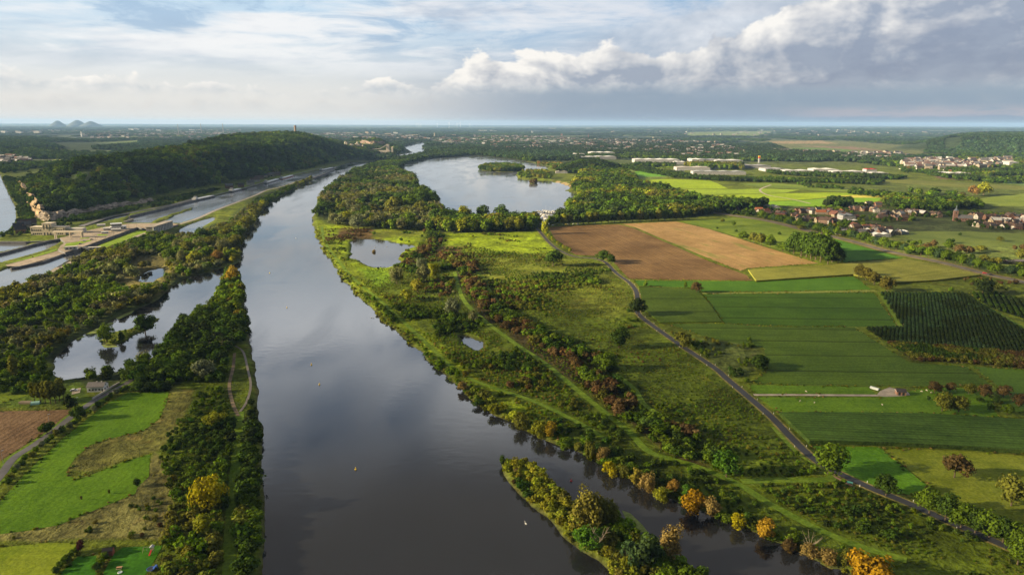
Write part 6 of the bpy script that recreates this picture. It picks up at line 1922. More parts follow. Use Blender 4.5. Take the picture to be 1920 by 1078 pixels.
# ------------------------------------------------------------------ the canal locks
PH = 3.2
CONC_P = field_mat('platform_concrete', (0.21, 0.175, 0.135), (0.29, 0.24, 0.185), 9.0, 0.6, 0.2, 0.04, grain=0.3, bump=0.2)
platform = W([(112, 446), (125, 443), (160, 433), (200, 425), (240, 419.2), (290, 418.6), (326, 419), (334, 421), (292, 432), (268, 428.5), (257, 426), (235, 434), (200, 446.5), (170, 457.5), (141, 467.5), (122, 473), (108, 468), (114, 460), (122, 455)], PH)
MB().prism(platform, -1.5, PH, 0, 1).build('lock_platform', CONC_P, CONC_DK)['kind'] = 'structure'  # sides painted dark for the shade on the lock chamber wall
LIT_G = field_mat('lock_grass', (0.12, 0.20, 0.012), (0.17, 0.24, 0.02), 0, 0, 0.2, 0.05)
for pl in ([(124, 456.5), (168, 450), (172, 451.5), (150, 458), (118, 466.5)], [(181, 440), (190, 439), (203, 440), (200, 442), (184, 442)], [(150, 446.5), (170, 445), (166, 447), (150, 448)]):
    sheet('lock_lawn', W(pl, PH), PH + 0.05, LIT_G)
sheet('quay_apron', W([(110, 470), (122, 475), (106, 480), (85, 486.5), (60, 493.5), (38, 499), (14, 499.5), (10, 497), (60, 484), (90, 476)]), LZ + 0.05, CONC_P)
for pl in ([(10, 494), (60, 480.5), (60, 483), (30, 491)], [(62, 480), (92, 470.5), (106, 466), (108, 469), (90, 475), (64, 482.5)]):
    sheet('quay_lawn', W(pl), LZ + 0.07, LIT_G)
ribbon('quay_road', W([(336, 420), (300, 430), (262, 441), (228, 456), (176, 475), (125, 495), (85, 515.5), (43, 533), (0, 548), (-60, 570)]), 5.0, LZ + 0.1, plain('quay_concrete', (0.25, 0.215, 0.17), .85))
sheet('quay_lawn', W([(180, 463), (230, 444), (268, 430), (290, 433), (262, 440), (226, 454.5), (186, 470)]), LZ + 0.06, LIT_G)
ribbon('quay_road', W([(150, 425), (200, 408.5), (245, 399), (316, 385.5), (363, 373.5), (401, 365.5)]), 7, LZ + 0.1, ASPHALT_OLD)
ribbon('towpath', W([(401, 366), (448, 355.5), (480, 346.5), (525, 333.5), (550, 328), (598, 316)]), 5, LZ + 0.1, ASPHALT_OLD)
sheet('canal_lawn', W([(395, 366), (430, 357), (468, 344), (476, 342), (480, 345), (440, 357), (402, 367)]), LZ + .07, GRS)
sheet('canal_lawn', W([(512, 330), (540, 320), (592, 314), (590, 318), (550, 327), (516, 335)]), LZ + .07, GRS)
ribbon('towpath', W([(335, 421), (370, 410), (406, 394), (446, 379), (480, 366), (500, 357), (530, 350), (563, 338.5), (586, 333)]), 5, LZ + 0.1, CONC)


def wall_thing(name, label, cat, pts, w, z, m, px=True, thick=None):
    o = ribbon(name, W(pts, z) if px else pts, w, z, m, kind=None, smooth=False, thick=thick or z + 1.5)
    return tag(o, label, cat)


wall_thing('guide_wall', 'curved dark guide wall in the lower canal, right of the lock gate', 'guide wall', [(166, 473), (148, 478), (130, 487), (108, 500.5)], 1.4, 1.6, CONC_DK)
wall_thing('guide_wall', 'long straight dark guide wall left in the lower canal', 'guide wall', [(132, 472), (115, 477), (80, 490), (20, 502.5)], 1.4, 1.6, CONC_DK)
wall_thing('guide_wall', 'dark dividing wall between the two left lock lanes', 'guide wall', [(85, 453), (62, 457.5), (40, 464), (0, 474.5), (-40, 484)], 2.6, 2.0, CONC_DK)
wall_thing('guide_wall', 'dark bank wall at the head of the left lock lanes', 'guide wall', [(0, 453), (50, 453), (85, 452), (112, 447.5)], 3.0, 2.2, CONC_DK)
wall_thing('jetty', 'thin stone jetty between canal mouth and river', 'jetty', [(586, 333.5), (600, 328.5), (612, 324), (626, 318)], 7, 2.2, CONC_DK)
wall_thing('jetty', 'short floating jetty at the canal edge by the upper lock', 'jetty', [(232, 415.5), (240, 413), (249, 410.5)], 1.6, 2.0, CONC)
wall_thing('quay_wall', 'long dark quay wall along the hill side of the upper canal', 'quay wall', [(242, 405), (258, 401.5), (316, 387.5), (363, 375.5), (401, 367.5)], 1.5, 2.6, CONC_DK)

# white power station
x, y = pt(91, 441)
t = thing('power_station', 'white power station with stepped central tower beside the locks', 'building', (x, y, LZ), 0.05)
WS = plain('power_station_render', (0.46, 0.40, 0.31), .8, .12, .15)
MB().box(-18, 18, 0, 10, 0, 8.5).box(-5, 4.5, -0.6, 9, 8.5, 12.5).build('wall', WS, parent=t)
MB().box(18, 36, 1, 8, 0, 7.2).build('annexe', plain('grey_render', (.40, .38, .35), .85, .15, .15), parent=t)
MB().box(-18.3, 18.3, -.3, 10.3, 8.5, 8.9).build('cornice', WS, parent=t).location = (0, 0, .02)
MB().box(-5.3, 4.8, -.9, 9.3, 12.5, 12.9).build('cornice', WS, parent=t)
for xx in np.arange(-15.5, -5.5, 2.0).tolist() + np.arange(6.5, 16.5, 2.0).tolist():
    MB().box(xx - .75, xx + .75, -.05, .02, 4.6, 5.9).build('window', DARKGLASS, parent=t)
    MB().box(xx - .6, xx + .6, -.05, .02, .8, 2.4).build('window', DARKGLASS, parent=t)
for xx in (-3.4, -.2, 3.0):
    MB().box(xx - .5, xx + .5, -.66, -.60, 6.0, 11.2).build('tall_window', DARKGLASS, parent=t)
    MB().box(xx - .7, xx + .7, -.66, -.60, 0.1, 2.8).build('door', DARKGLASS, parent=t)
for xx in (-16.8, 16.8): MB().box(xx - .4, xx + .4, -.05, .02, 4.0, 7.4).build('tall_window', DARKGLASS, parent=t)
# control tower
x, y = pt(222, 430, PH)
t = thing('control_tower', 'white stepped lock control building with long windows on the platform', 'building', (x, y, PH), 0.55)
MB().box(-8, 8, -4, 4, 0, 3.4).build('wall', WHITEP, parent=t)
MB().box(-6.5, 3.5, -3.4, 3.4, 3.4, 6.4).build('upper_floor', WHITEP, parent=t)
MB().box(-7.2, 4.2, -4, 4, 6.4, 6.8).build('roof', GREYP, parent=t)
MB().box(-6.56, 3.56, -3.46, 3.46, 4.4, 5.6).build('window_band', DARKGLASS, parent=t)
for xx in (-6, -3, 0, 3, 6): MB().box(xx - .9, xx + .9, -4.05, -3.98, 1.2, 2.4).build('window', DARKGLASS, parent=t)
for i, (x, y, s, lab) in enumerate([(203, 431.5, 1.0, 'pale low shed left of the control building'), (218, 433.5, 1.0, 'pale round-roofed shed in front of the control building'), (190, 424.5, .9, 'long flat pale canopy on the lock platform'), (197, 437.5, .7, 'thin pale shelter beside the lawn patch')]):
    q = pt(x, y, PH)
    t = thing('lock_shed', lab, 'shed', (q[0], q[1], PH), .5, None, (s, s, s))
    w, r = gable_parts(9, 4, 2.2, 3.0, .3); w.build('wall', WHITE, parent=t); r.build('roof', WHITEP, parent=t)
# gantry bridge
x, y = pt(130, 448.5, LZ)
t = thing('gantry_bridge', 'pale gantry bridge on three leg pairs across the old lock lane', 'bridge', (x, y, LZ), -0.02)
MB().box(-15.5, 15.5, -1.5, 1.5, 7.2, 8.6).build('deck', WS, parent=t)
for xx in (-14, 2, 14):
    for s in (-1, 1): MB().box(xx - .5, xx + .5, s * 1.2 - .4, s * 1.2 + .4, 0, 7.2).build('leg', WS, parent=t)
# weir building with slats
p = W([(289, 439), (324, 427)], LZ)
d_ = p[1] - p[0]; L_ = float(np.linalg.norm(d_))
t = thing('weir_building', 'white slatted weir building at the platform end above the trees', 'building', (float(p[0][0]), float(p[0][1]), LZ), math.atan2(d_[1], d_[0]))
MB().box(0, L_, .6, 8, 0, 7.2).build('wall', plain('weir_wall', (.16, .16, .17), .8), parent=t)
MB().box(-.5, L_ + .5, -.6, 8.5, 7.2, 7.9).build('roof', CONC, parent=t)
for k in range(13):
    xx = L_ * k / 12
    MB().box(xx - .55, xx + .55, -.3, .6, 0, 7.2).build('pillar', WHITEP, parent=t)
# gate houses
for x, y, lab in ((134, 468, 'white flat gate house left of the lower lock gate'), (178, 469, 'white flat gate house right of the lower lock gate')):
    z = PH if x < 150 else LZ
    q = pt(x, y, z)
    t = thing('gate_house', lab, 'building', (q[0], q[1], z), .35)
    MB().box(-5, 5, -1.8, 1.8, 0, 2.8).build('wall', WHITEP, parent=t)
    MB().box(-5.3, 5.3, -2.1, 2.1, 2.8, 3.1).build('roof', WHITE, parent=t)
    for xx in (-3, 0, 3): MB().box(xx - .7, xx + .7, -1.86, -1.80, .9, 2.0).build('window', DARKGLASS, parent=t)
a, b = pt(141, 469, 0), pt(168, 470, 0)
o = wall_thing('lock_gate', 'dark lower lock gate between the two gate houses', 'lock gate', np.array([a, b]), 2.0, 3.5, DARKSTEEL, px=False)
# lamp posts along the quay
for i, (x, y) in enumerate([(181, 460), (198, 452), (214, 446), (229, 440.5), (243, 435), (257, 430)]):
    q = pt(x, y)
    t = thing('quay_lamp', 'tall pale quay lamp beside the lock chamber, %s from the gate house' % ordinal(i + 1), 'lamp post', (q[0], q[1], LZ), .6, 'quay lamps along the lock chamber')
    MB().tube((0, 0, 0), (0, 0, 9), .16, .10, 6).build('pole', CONC, parent=t)
    MB().box(-.1, 1.4, -.15, .15, 8.95, 9.15).build('lamp_head', GREYP, parent=t)
x, y = pt(250, 403, LZ)
for i, (x, y) in enumerate([(151, 458, ), (172, 450), (158, 453)]):
    q = pt(x, y, PH); car('dark car on the lock platform lawn edge, %s from the platform end' % ordinal([1, 3, 2][i]), q[0], q[1], PH + .06, .4, BLACKP if i != 2 else GREYP, 'cars on the lock platform')


# barges
def barge(label, p0, p1, hullm, cabin_end=1, beam=9.5, load=True):
    a, b = np.array(pt(*p0, 0)), np.array(pt(*p1, 0))
    L = float(np.linalg.norm(b - a)); c = (a + b) / 2
    t = thing('barge', label, 'barge', (float(c[0]), float(c[1]), 0), math.atan2(b[1] - a[1], b[0] - a[0]))
    h, w = L / 2, beam / 2
    hull = [(-h, -w * .75), (h - 8, -w), (h - 2.5, -w * .55), (h, 0), (h - 2.5, w * .55), (h - 8, w), (-h, w * .75), (-h - 1, 0)]
    MB().prism(hull, -.6, 1.9).build('hull', hullm, parent=t)
    k = cabin_end
    if load: MB().box(-h + 12 if k > 0 else -h + 6, h - 9 if k > 0 else h - 14, -w * .8, w * .8, 1.95, 3.0).build('hatch_cover', GREYP, parent=t)
    cx = (-h + 5.5)
    cb = MB().box(cx - 4.5, cx + 3.5, -w * .65, w * .65, 1.95, 4.6).build('deckhouse', WHITEP, parent=t)
    wh = MB().box(cx - 1, cx + 3, -w * .5, w * .5, 4.6, 6.8).build('wheelhouse', WHITEP, parent=t)
    MB().box(cx - 1.05, cx + 3.05, -w * .52, w * .52, 5.5, 6.4).build('window', DARKGLASS, parent=wh)
    MB().tube((h - 4, 0, 1.9), (h - 4, 0, 6), .12, .08, 6).build('mast', WHITEP, parent=t)


DKBLUE = plain('dark_blue_hull', (.02, .03, .07), .5)
GREYH = plain('grey_hull', (.09, .09, .10), .6)
REDH = plain('rust_hull', (.20, .06, .04), .6)
barge('dark blue barge with white deckhouse moored near the cliff end', (363, 377.5), (402, 369), DKBLUE, 1)
barge('grey empty barge moored further up the canal from the dark blue barge', (432, 361), (452, 355.6), GREYH)
barge('long grey flat barge moored below the canal-side houses', (497, 345), (522, 337.5), GREYH)
barge('barge with red hull and white bow moored above the grey flat barge', (527, 337), (549, 330.4), REDH)
barge('white-cabined barge at the canal mouth by the stone jetty', (601, 321), (625, 316), GREYH)
barge('pale barge moored at the cement works quay', (746, 294), (757, 291), WHITE)

# rock faces
def cliff(name, label, base, h0, h1, depth, m, seed):
    p = smooth_line(base, 8)
    n_ = len(p); rows = 9
    d = np.gradient(p, axis=0); d /= np.linalg.norm(d, axis=1)[:, None]
    nr_ = np.stack([-d[:, 1], d[:, 0]], 1)
    vs = []
    for j in range(rows):
        f = j / (rows - 1)
        for i in range(n_):
            s = i / (n_ - 1)
            hgt = (h0 + (h1 - h0) * s) * ((0.45 if h0 < 12 else 0.85) + (1.0 if h0 < 12 else 0.35) * vnoise(np.array([i * .8]), np.array([seed]), 3)[0])
            o_ = depth * f ** 1.4 + (fbm(np.array([i * .55]), np.array([j * .8 + seed]), 5, 3)[0] - .5) * 9
            x_, y_ = p[i] + nr_[i] * o_
            vs.append((x_, y_, max(0.3, ground(p[i][0], p[i][1])[0] - 1) + hgt * f))
        # the top row runs back into the slope
    for i in range(n_):
        x_, y_ = p[i] + nr_[i] * (depth + 4)
        vs.append((x_, y_, vs[(rows - 1) * n_ + i][2] - 1))
    b = MB().add(vs, [(j * n_ + i, j * n_ + i + 1, (j + 1) * n_ + i + 1, (j + 1) * n_ + i) for j in range(rows) for i in range(n_ - 1)])
    o = b.build(name, m)
    return tag(o, label, 'cliff')


cliff('rock_outcrop', 'broken grey limestone face along the foot of the wooded hill', W([(70, 412), (92, 416), (120, 409.5), (150, 402), (200, 395), (250, 385), (290, 377.5)], LZ), 10, 7, 6, plain('pale_limestone', (.27, .225, .18), .95, .6, .16), 1.0)
cliff('rock_cliff', 'warm lit limestone cliff on the left end of the hill', W([(32, 356), (44, 374), (58, 391), (72, 410)], LZ)[::1], 15, 14, 4, ROCK_W, 4.0)

# ------------------------------------------------------------------ warehouses
SHEDS = []


def shed(label, px, py, Lpx, depth, h, rz=0.0, roof=None, wall=None, group='warehouses on the plain', z=None, cat='warehouse'):
    q = pt(px, py)
    L = Lpx / float(ppm(q[1]))
    h *= 0.95
    SHEDS.append((q[0], q[1], L / 2 + 8, depth + 8))
    t = thing('warehouse', label, cat, (q[0], q[1], float(ground(*q)[0]) - .1), rz, group)
    w = MB().box(-L / 2, L / 2, 0, depth, 0, h).build('wall', wall or TINT, parent=t)
    if not wall: w.color = (.27, .27, .28, 1)
    r = MB()
    nb = max(2, int(L / 30))
    for k in range(nb):
        x0, x1 = -L / 2 + L * k / nb, -L / 2 + L * (k + 1) / nb
        r.add([(x0, -.4, h), (x1, -.4, h), (x1, depth + .4, h), (x0, depth + .4, h), ((x0 + x1) / 2, -.4, h + 1.6), ((x0 + x1) / 2, depth + .4, h + 1.6)], [(0, 1, 4), (1, 2, 5, 4), (2, 3, 5), (3, 0, 4, 5)])
    o = r.build('roof', TINT_ROOF, parent=t)
    o.color = (*[k_ * .62 for k_ in (roof or (.62, .62, .62))], 1)
    for k in range(nb):
        xx = -L / 2 + L * (k + .5) / nb
        MB().box(xx - 2, xx + 2, -.12, -.02, 0, 3.6).build('door', STEEL, parent=t)
    return t


for a in [
    ('long white flat warehouse left of the row, front one of three', 1117, 299, 78, 60, 9, .05, (.60, .60, .60)), ('low dark-sided warehouse adjoining the white flat ones', 1098, 299.5, 36, 40, 8, .05, (.50, .50, .52)),
    ('white upper warehouse behind the long flat one', 1130, 292, 46, 70, 12, .05, (.78, .78, .76)), ('pale roof warehouse at the far left of the row', 1086, 294, 22, 60, 10, .05, (.72, .70, .66)),
    ('long curved-roof white warehouse in front of dark trees', 1232, 306, 84, 60, 11, -.03, (.80, .80, .80)), ('pale small hall at the right end of the curved warehouse', 1278, 309, 22, 40, 8, 0, (.66, .66, .66)),
    ('white sharp-roofed warehouse left in the second row', 1308, 305, 22, 60, 10, 0, (.80, .80, .80)), ('grey-roofed warehouse in the middle of the second row', 1333, 305, 40, 60, 9, 0, (.30, .30, .32)),
    ('white long warehouse right in the second row', 1368, 306, 50, 50, 9, 0, (.78, .78, .78)), ('pale many-bayed warehouse in front of the olive trees', 1300, 320, 62, 45, 8, -.05, (.56, .52, .48)),
    ('grey low warehouse left of the glasshouse-like hall', 1268, 325, 30, 22, 6, -.05, (.26, .27, .30)), ('large grey hall with bright skylight roof, nearest of all', 1349, 328, 98, 30, 8, -.04, (.42, .44, .47)),
    ('pale hall behind the large grey hall, right end', 1340, 318, 60, 40, 7, -.04, (.58, .55, .52)),
    ('light hall beyond the tower with coloured signs', 1420, 316, 50, 50, 8, 0, (.34, .34, .36)), ('grey flat hall at the row end by the turquoise hall', 1455, 322, 40, 50, 7, 0, (.36, .36, .38)),
    ('turquoise and white hall in the right works', 1497, 326, 50, 35, 8, -.05, (.70, .72, .72)), ('white saw-roofed hall in the right works', 1548, 325, 46, 40, 10, -.05, (.82, .82, .80)),
    ('long white hall in the right works', 1592, 327.5, 60, 30, 8, -.05, (.74, .74, .74)), ('red-topped hall in the right works', 1634, 324, 20, 20, 9, 0, (.45, .03, .04)), ('small pale hall at the right end of the works', 1650, 329, 32, 25, 6, 0, (.60, .60, .60)),
    ('white long hall near the sunlit town', 1800, 330, 40, 25, 7, 0, (.75, .75, .75)), ('blue-tinged hall on the dark field near the town', 1770, 328, 24, 20, 6, 0, (.50, .52, .55)),
    ('big pale flat block on the slope behind the sunlit town', 1901, 310, 18, 40, 10, 0, (.55, .55, .55)),
    ('white glasshouse roof beside the near village cluster', 1655, 444.5, 32, 10, 3.0, 0, (.72, .74, .74)), ('small white shed roof right of the glasshouse', 1697, 440, 14, 9, 3.0, 0, (.75, .76, .77)),
    ('blue-grey farm hall in the village centre', 1592, 413, 24, 16, 6, 0, (.17, .19, .22)), ('white low roof in front of the blue-grey farm hall', 1601, 419, 22, 8, 3, 0, (.62, .62, .62)), ('grey glasshouse with ribbed roof at the village lake end', 1451, 392.5, 24, 18, 4, 0, (.26, .27, .29)),
    ('white-roofed beach pavilion behind the beach', 1053, 325.5, 22, 14, 5, 0, (.60, .55, .52)), ('dark low roof inside the lakeside wood', 1155, 347, 20, 14, 5, 0, (.15, .15, .17)), ('pale long roof in the wood left of the village', 1262, 390, 36, 14, 4, 0, (.34, .36, .38)),
]:
    shed(*a)
x, y = pt(1423, 306)
t = thing('sign_tower', 'slim tower with red and yellow panels beside the warehouses', 'tower', (x, y, LZ), 0)
MB().box(-2.5, 2.5, -2, 2, 0, 22).build('shaft', STEEL, parent=t); MB().box(-2.8, 2.8, -2.3, 2.3, 15, 19).build('panel', RED, parent=t); MB().box(-2.8, 2.8, -2.3, 2.3, 19.2, 22.4).build('panel', YELP, parent=t)

# village church
x, y = pt(1808, 415)
t = thing('church', 'dark brick village church with square tower and small spire', 'church', (x, y, LZ), -.35, None, (.62, .62, .62))
BRK = plain('church_brick', (.17, .10, .08), .9, .25, .5)
w, r = gable_parts(26, 11, 7, 13, .5); w.build('nave', BRK, parent=t); r.build('roof', plain('slate_roof', (.11, .11, .12), .7), parent=t)
tw = MB().box(-21, -13.2, -4, 4, 0, 21).build('tower', BRK, parent=t)
MB().lathe([(4.6, 21), (3.4, 23), (1.6, 25), (1.2, 27.5), (.1, 33)], 8, (-17.1, 0)).build('spire', plain('spire_slate', (.10, .12, .15), .6), parent=tw)
for xx in (-9, -4, 1, 6, 11): MB().box(xx - .6, xx + .6, -5.58, -5.50, 2, 5.5).build('window', DARKGLASS, parent=t)
MB().box(-17.9, -16.3, -4.08, -4.0, 15, 18.5).build('dark_belfry_panel', DARKGLASS, parent=tw)  # dark panel painted for the shade inside the belfry

# ------------------------------------------------------------------ cement works below the hill
x, y = pt(690, 291)
t = thing('cement_works', 'pale cement works with silo groups and conveyor on the river bend', 'factory', (x, y, 6), 0)
CW = plain('cement_dust', (.38, .34, .29), .9, .12, .05); CT = plain('tan_cladding', (.28, .18, .115), .9, .12, .05)
sc_ = 1 / float(ppm(y))
px_ = lambda v: v * sc_
MB().box(px_(-33), px_(-12), 0, 40, -4, px_(9)).build('tan_hall', CT, parent=t)
MB().box(px_(-8), px_(2), -10, 30, -4, px_(8)).build('tan_hall', CT, parent=t)
MB().box(px_(2), px_(40), 5, 30, -4, px_(6)).build('long_shed', CW, parent=t)
g = MB()
for a, h_ in ((-48, 21), (-45, 20), (-38, 17), (-36, 16.5)): g.lathe([(px_(2.2), 0), (px_(2.2), px_(h_)), (px_(.5), px_(h_ + .6))], 12, (px_(a), 60))
g.build('silo_group', CW, parent=t)
g = MB()
for a, h_ in ((-30, 15), (-27, 18), (-24, 21), (-21, 17), (-18, 14), (-14, 15)): g.lathe([(px_(1.9), 0), (px_(1.9), px_(h_)), (px_(.4), px_(h_ + .5))], 12, (px_(a), 50))
g.box(px_(-31), px_(-12), 52, 90, 0, px_(13)); g.build('silo_group', CW, parent=t)
MB().tube((px_(-12), 10, px_(10)), (px_(2), 10, px_(7.5)), px_(.7), px_(.7), 6).tube((px_(2), 10, px_(7.5)), (px_(22), 15, px_(9)), px_(.7), px_(.7), 6).tube((px_(22), 15, px_(9)), (px_(35), 30, px_(17)), px_(.8), px_(.8), 6).build('conveyor', CW, parent=t)
MB().box(px_(32), px_(37), 25, 45, 0, px_(17)).build('transfer_tower', CW, parent=t)
MB().box(px_(44), px_(47), 0, 8, -3, px_(12)).tube((px_(46), 0, px_(12)), (px_(48), -6, px_(13)), 1.5, 1, 6).build('quay_crane', CW, parent=t)
x, y = pt(708, 281)
cliff('quarry_cliff', 'brownish quarry face behind the cement works', W([(672, 284), (690, 285), (710, 285), (728, 284)], 0)[::1], 26, 20, 20, plain('quarry_rock', (.20, .15, .12), .95, .4, .03), 7.0)
# chimney behind the hill peak
for px0, py0, top, wd, lab, cm in [(555, 262, 238, 4.6, 'tall brown brick chimney behind the wooded hill top', plain('chimney_brick', (.28, .20, .14), .9)), (1103, 261, 252, 0.8, 'thin red mast in the far city', plain('faded_red', (.20, .05, .05), .7)), (815, 258, 250, 2.5, 'slim church tower in the far riverside city', CONC),
                                   (335, 252, 234, 1.0, 'thin pale chimney far left of two others on the plain', CONC), (378, 252, 233, 1.0, 'middle one of three thin pale chimneys on the plain', CONC), (419, 252, 233, 1.0, 'right one of three thin pale chimneys on the plain', CONC),
                                   (441, 259, 251, 2.4, 'tan water tower on the left plain', WS), (154, 257, 248, 3.0, 'slim white tower block on the left plain', WHITEP)]:
    q = pt(px0, py0, 0)
    s = float(ppm(q[1]))
    if px0 == 555: q = (PEAK[0] * 1.0 + 90, PEAK[1] + 850); q = (float(q[0]), float(q[1])); s = float(ppm(q[1])); q = (-0.3164 * (q[1] * math.cos(PITCH) + 27) * 1.0, q[1])
    h_ = (py0 - top) / s
    zb = float(ground(*q)[0])
    if px0 == 555: h_ = 118 - 5 / s * 1.0 - zb
    t = thing('chimney' if px0 not in (815, 154) else 'tower', lab, 'chimney' if px0 not in (815, 154) else 'tower', (q[0], q[1], zb))
    r_ = wd / s / 2
    MB().lathe([(r_ * 1.1, 0), (r_ * .85, h_)], 10).build('shaft', cm, parent=t)
    MB().lathe([(r_ * .98, h_ - r_), (r_ * .98, h_ + .5)], 10).build('rim', cm, parent=t)


# wind turbines on the horizon
def turbine(label, px, base, top, seed):
    q = pt(px, base, 0); s = float(ppm(q[1])); h_ = (base - top) / s
    t = thing('wind_turbine', label, 'wind turbine', (q[0], q[1], float(ground(*q)[0])), 0, 'wind turbines on the horizon')
    MB().lathe([(h_ * .035, 0), (h_ * .022, h_)], 8).build('tower', WHITEP, parent=t)
    hub = MB().tube((0, -h_ * .06, h_), (0, h_ * .05, h_), h_ * .03, h_ * .03, 8).build('nacelle', WHITEP, parent=t)
    for k in range(3):
        a = seed + k * 2 * math.pi / 3
        e = (math.sin(a) * h_ * .55, -h_ * .05, h_ + math.cos(a) * h_ * .55)
        MB().tube((0, -h_ * .05, h_), e, h_ * .020, h_ * .006, 5).build('blade', WHITEP, parent=hub)


for i, (x, b_, t_) in enumerate([(781, 239, 232.5), (785, 239, 232.5), (789, 239, 233), (820, 239, 232), (842, 240, 230.5), (857, 239, 232), (863, 239.5, 231), (881, 239, 233)]):
    turbine('white wind turbine, %s from the left on the horizon' % ordinal(i + 1), x, b_, t_, i * .7)

# spoil heaps on the horizon
for i, (x, top, wd, lab) in enumerate([(108, 225.3, 18, 'left rounded spoil heap on the horizon'), (145, 224.2, 22, 'middle, highest spoil heap on the horizon'), (170, 226.4, 24, 'right, flattest spoil heap on the horizon')]):
    Y = 17000
    X = (x - CX) / F * (Y * math.cos(PITCH) + 28)
    yh = Y_HOR + (x - CX) * 7 / 1920
    s = float(ppm(Y)); h_ = 120 + (yh - top) / s; R_ = wd / s * .62
    h_ -= 1.4 / s
    b = MB().lathe([(R_ * 1.5, -2), (R_ * 1.05, h_ * .35), (R_ * .62, h_ * .68), (R_ * .38, h_ * .86), (R_ * .18, h_ * .97), (R_ * .03, h_)], 24, m=0)
    o = b.build('hill', plain('spoil_heap_%d' % i, (.06, .065, .05), .95), smooth=True)
    o.location = (X, Y, 0); tag(o, lab, 'hill', kind='structure')

# ------------------------------------------------------------------ far city
bm = [MB().box(-.5, .5, -.5, .5, 0, 1).mesh('block', TINT), MB().box(-.5, .5, -.5, .5, 0, .8).box(-.5, 0, -.5, .5, .8, 1).mesh('block_stepped', TINT), MB().box(-.5, .5, -.5, .5, 0, .9).box(-.2, .2, -.3, .3, .9, 1).mesh('block_plant', TINT)]
BIG = [(8, 251, 9, 5, 'w'), (37, 252, 11, 6, 'w'), (71, 252, 11, 6, 'w'), (94, 246, 6, 2, 'w'), (108, 246, 8, 2, 'w'), (247, 245, 10, 3, 'w'), (257, 245, 8, 4, 'w'), (280, 245, 14, 3, 'w'), (297, 247, 7, 4, 'w'), (360, 246, 9, 3, 'w'), (231, 257, 5, 3, 'w'),
       (674, 255, 6, 5, 'c'), (688, 251.5, 6, 4, 'c'), (700, 251.5, 6, 4, 'c'), (728, 254, 12, 3.5, 'c'), (742, 251, 8, 3, 'w'), (620, 254, 14, 4, 'w'), (570, 254, 8, 4, 'w'), (610, 252, 6, 3, 'g'), (768, 258, 14, 4, 'w'), (790, 259, 8, 4, 'w'), (778, 256, 10, 3, 'c'),
       (835, 260, 3, 7, 'g'), (875, 266, 5, 6, 'r'), (890, 258, 4, 6, 'g'), (905, 247, 16, 2.5, 'w'), (925, 247, 12, 2.5, 'w'), (850, 256, 10, 3, 'c'), (870, 262, 12, 4, 'r'), (828, 262, 12, 4, 'r'), (858, 268, 12, 4, 'r'), (998, 251, 3, 5, 'w'), (1053, 255, 3.5, 4, 'r'),
       (985, 268, 24, 3.5, 'w'), (1022, 266, 20, 3.5, 'w'), (1042, 269, 26, 5, 'w'), (1060, 267, 18, 4, 'w'), (1078, 270, 16, 4, 'w'), (1068, 276, 12, 2, 'w'), (1098, 276, 22, 2.5, 'w'), (985, 274, 10, 2, 'w'), (1148, 283, 30, 3, 'w'), (1170, 283, 40, 3.5, 'w'), (1195, 284, 30, 3, 'w'),
       (1130, 285, 20, 3, 'w'), (1228, 290, 14, 2.5, 'w'), (1245, 292, 16, 3, 'w'), (1262, 294, 14, 3, 'c'), (1280, 296, 12, 3, 'c'), (1298, 297, 12, 3, 'c'), (1310, 293, 10, 2, 'w'), (1340, 297, 14, 3, 'w'), (1226, 261, 4, 3, 'c'), (1345, 271, 16, 2, 'w'), (1360, 270, 10, 2, 'w'),
       (1295, 268, 12, 2, 'w'), (1650, 300, 8, 5, 'c'), (1790, 260, 20, 1.6, 'w'), (1756, 256, 4, 2, 'w'), (1860, 257, 14, 2, 'w'), (1885, 258, 14, 2, 'w'), (900, 278, 26, 2.5, 'w'), (840, 281, 10, 3, 'w'), (862, 283, 14, 2.5, 'w'), (1518, 262, 6, 3, 'r'), (1750, 297, 14, 3, 'c'), (1780, 297, 10, 3, 'w'),
       (705, 276, 10, 2, 'w'), (1150, 249, 8, 1.6, 'c'), (1105, 243, 12, 1.5, 'w'), (1035, 243, 14, 1.5, 'w')]
BC = {'w': (.40, .40, .40), 'c': (.34, .28, .21), 'g': (.16, .155, .155), 'r': (.17, .095, .075)}
BN = {'w': 'white', 'c': 'cream', 'g': 'grey', 'r': 'red-brown'}
for i, (x, y, w_, h_, c) in enumerate(sorted(BIG)):
    q = pt(x, y, 0); s = float(ppm(q[1]))
    zb = float(ground(*q)[0])
    o = link('city_block', bm[i % 3])
    o.location = (q[0], q[1], zb - .5); o.scale = (w_ / s, max(14, w_ / s * .5), h_ / s); o.rotation_euler = (0, 0, rng.uniform(-.15, .15))
    v = rng.uniform(.8, 1.15); o.color = (*[k * v for k in BC[c]], 1)
    tag(o, '%s %s block, %s from the left among the large far city buildings' % (BN[c], 'tall' if h_ > w_ else 'low flat', ordinal(i + 1)), 'building', 'large buildings of the far city')
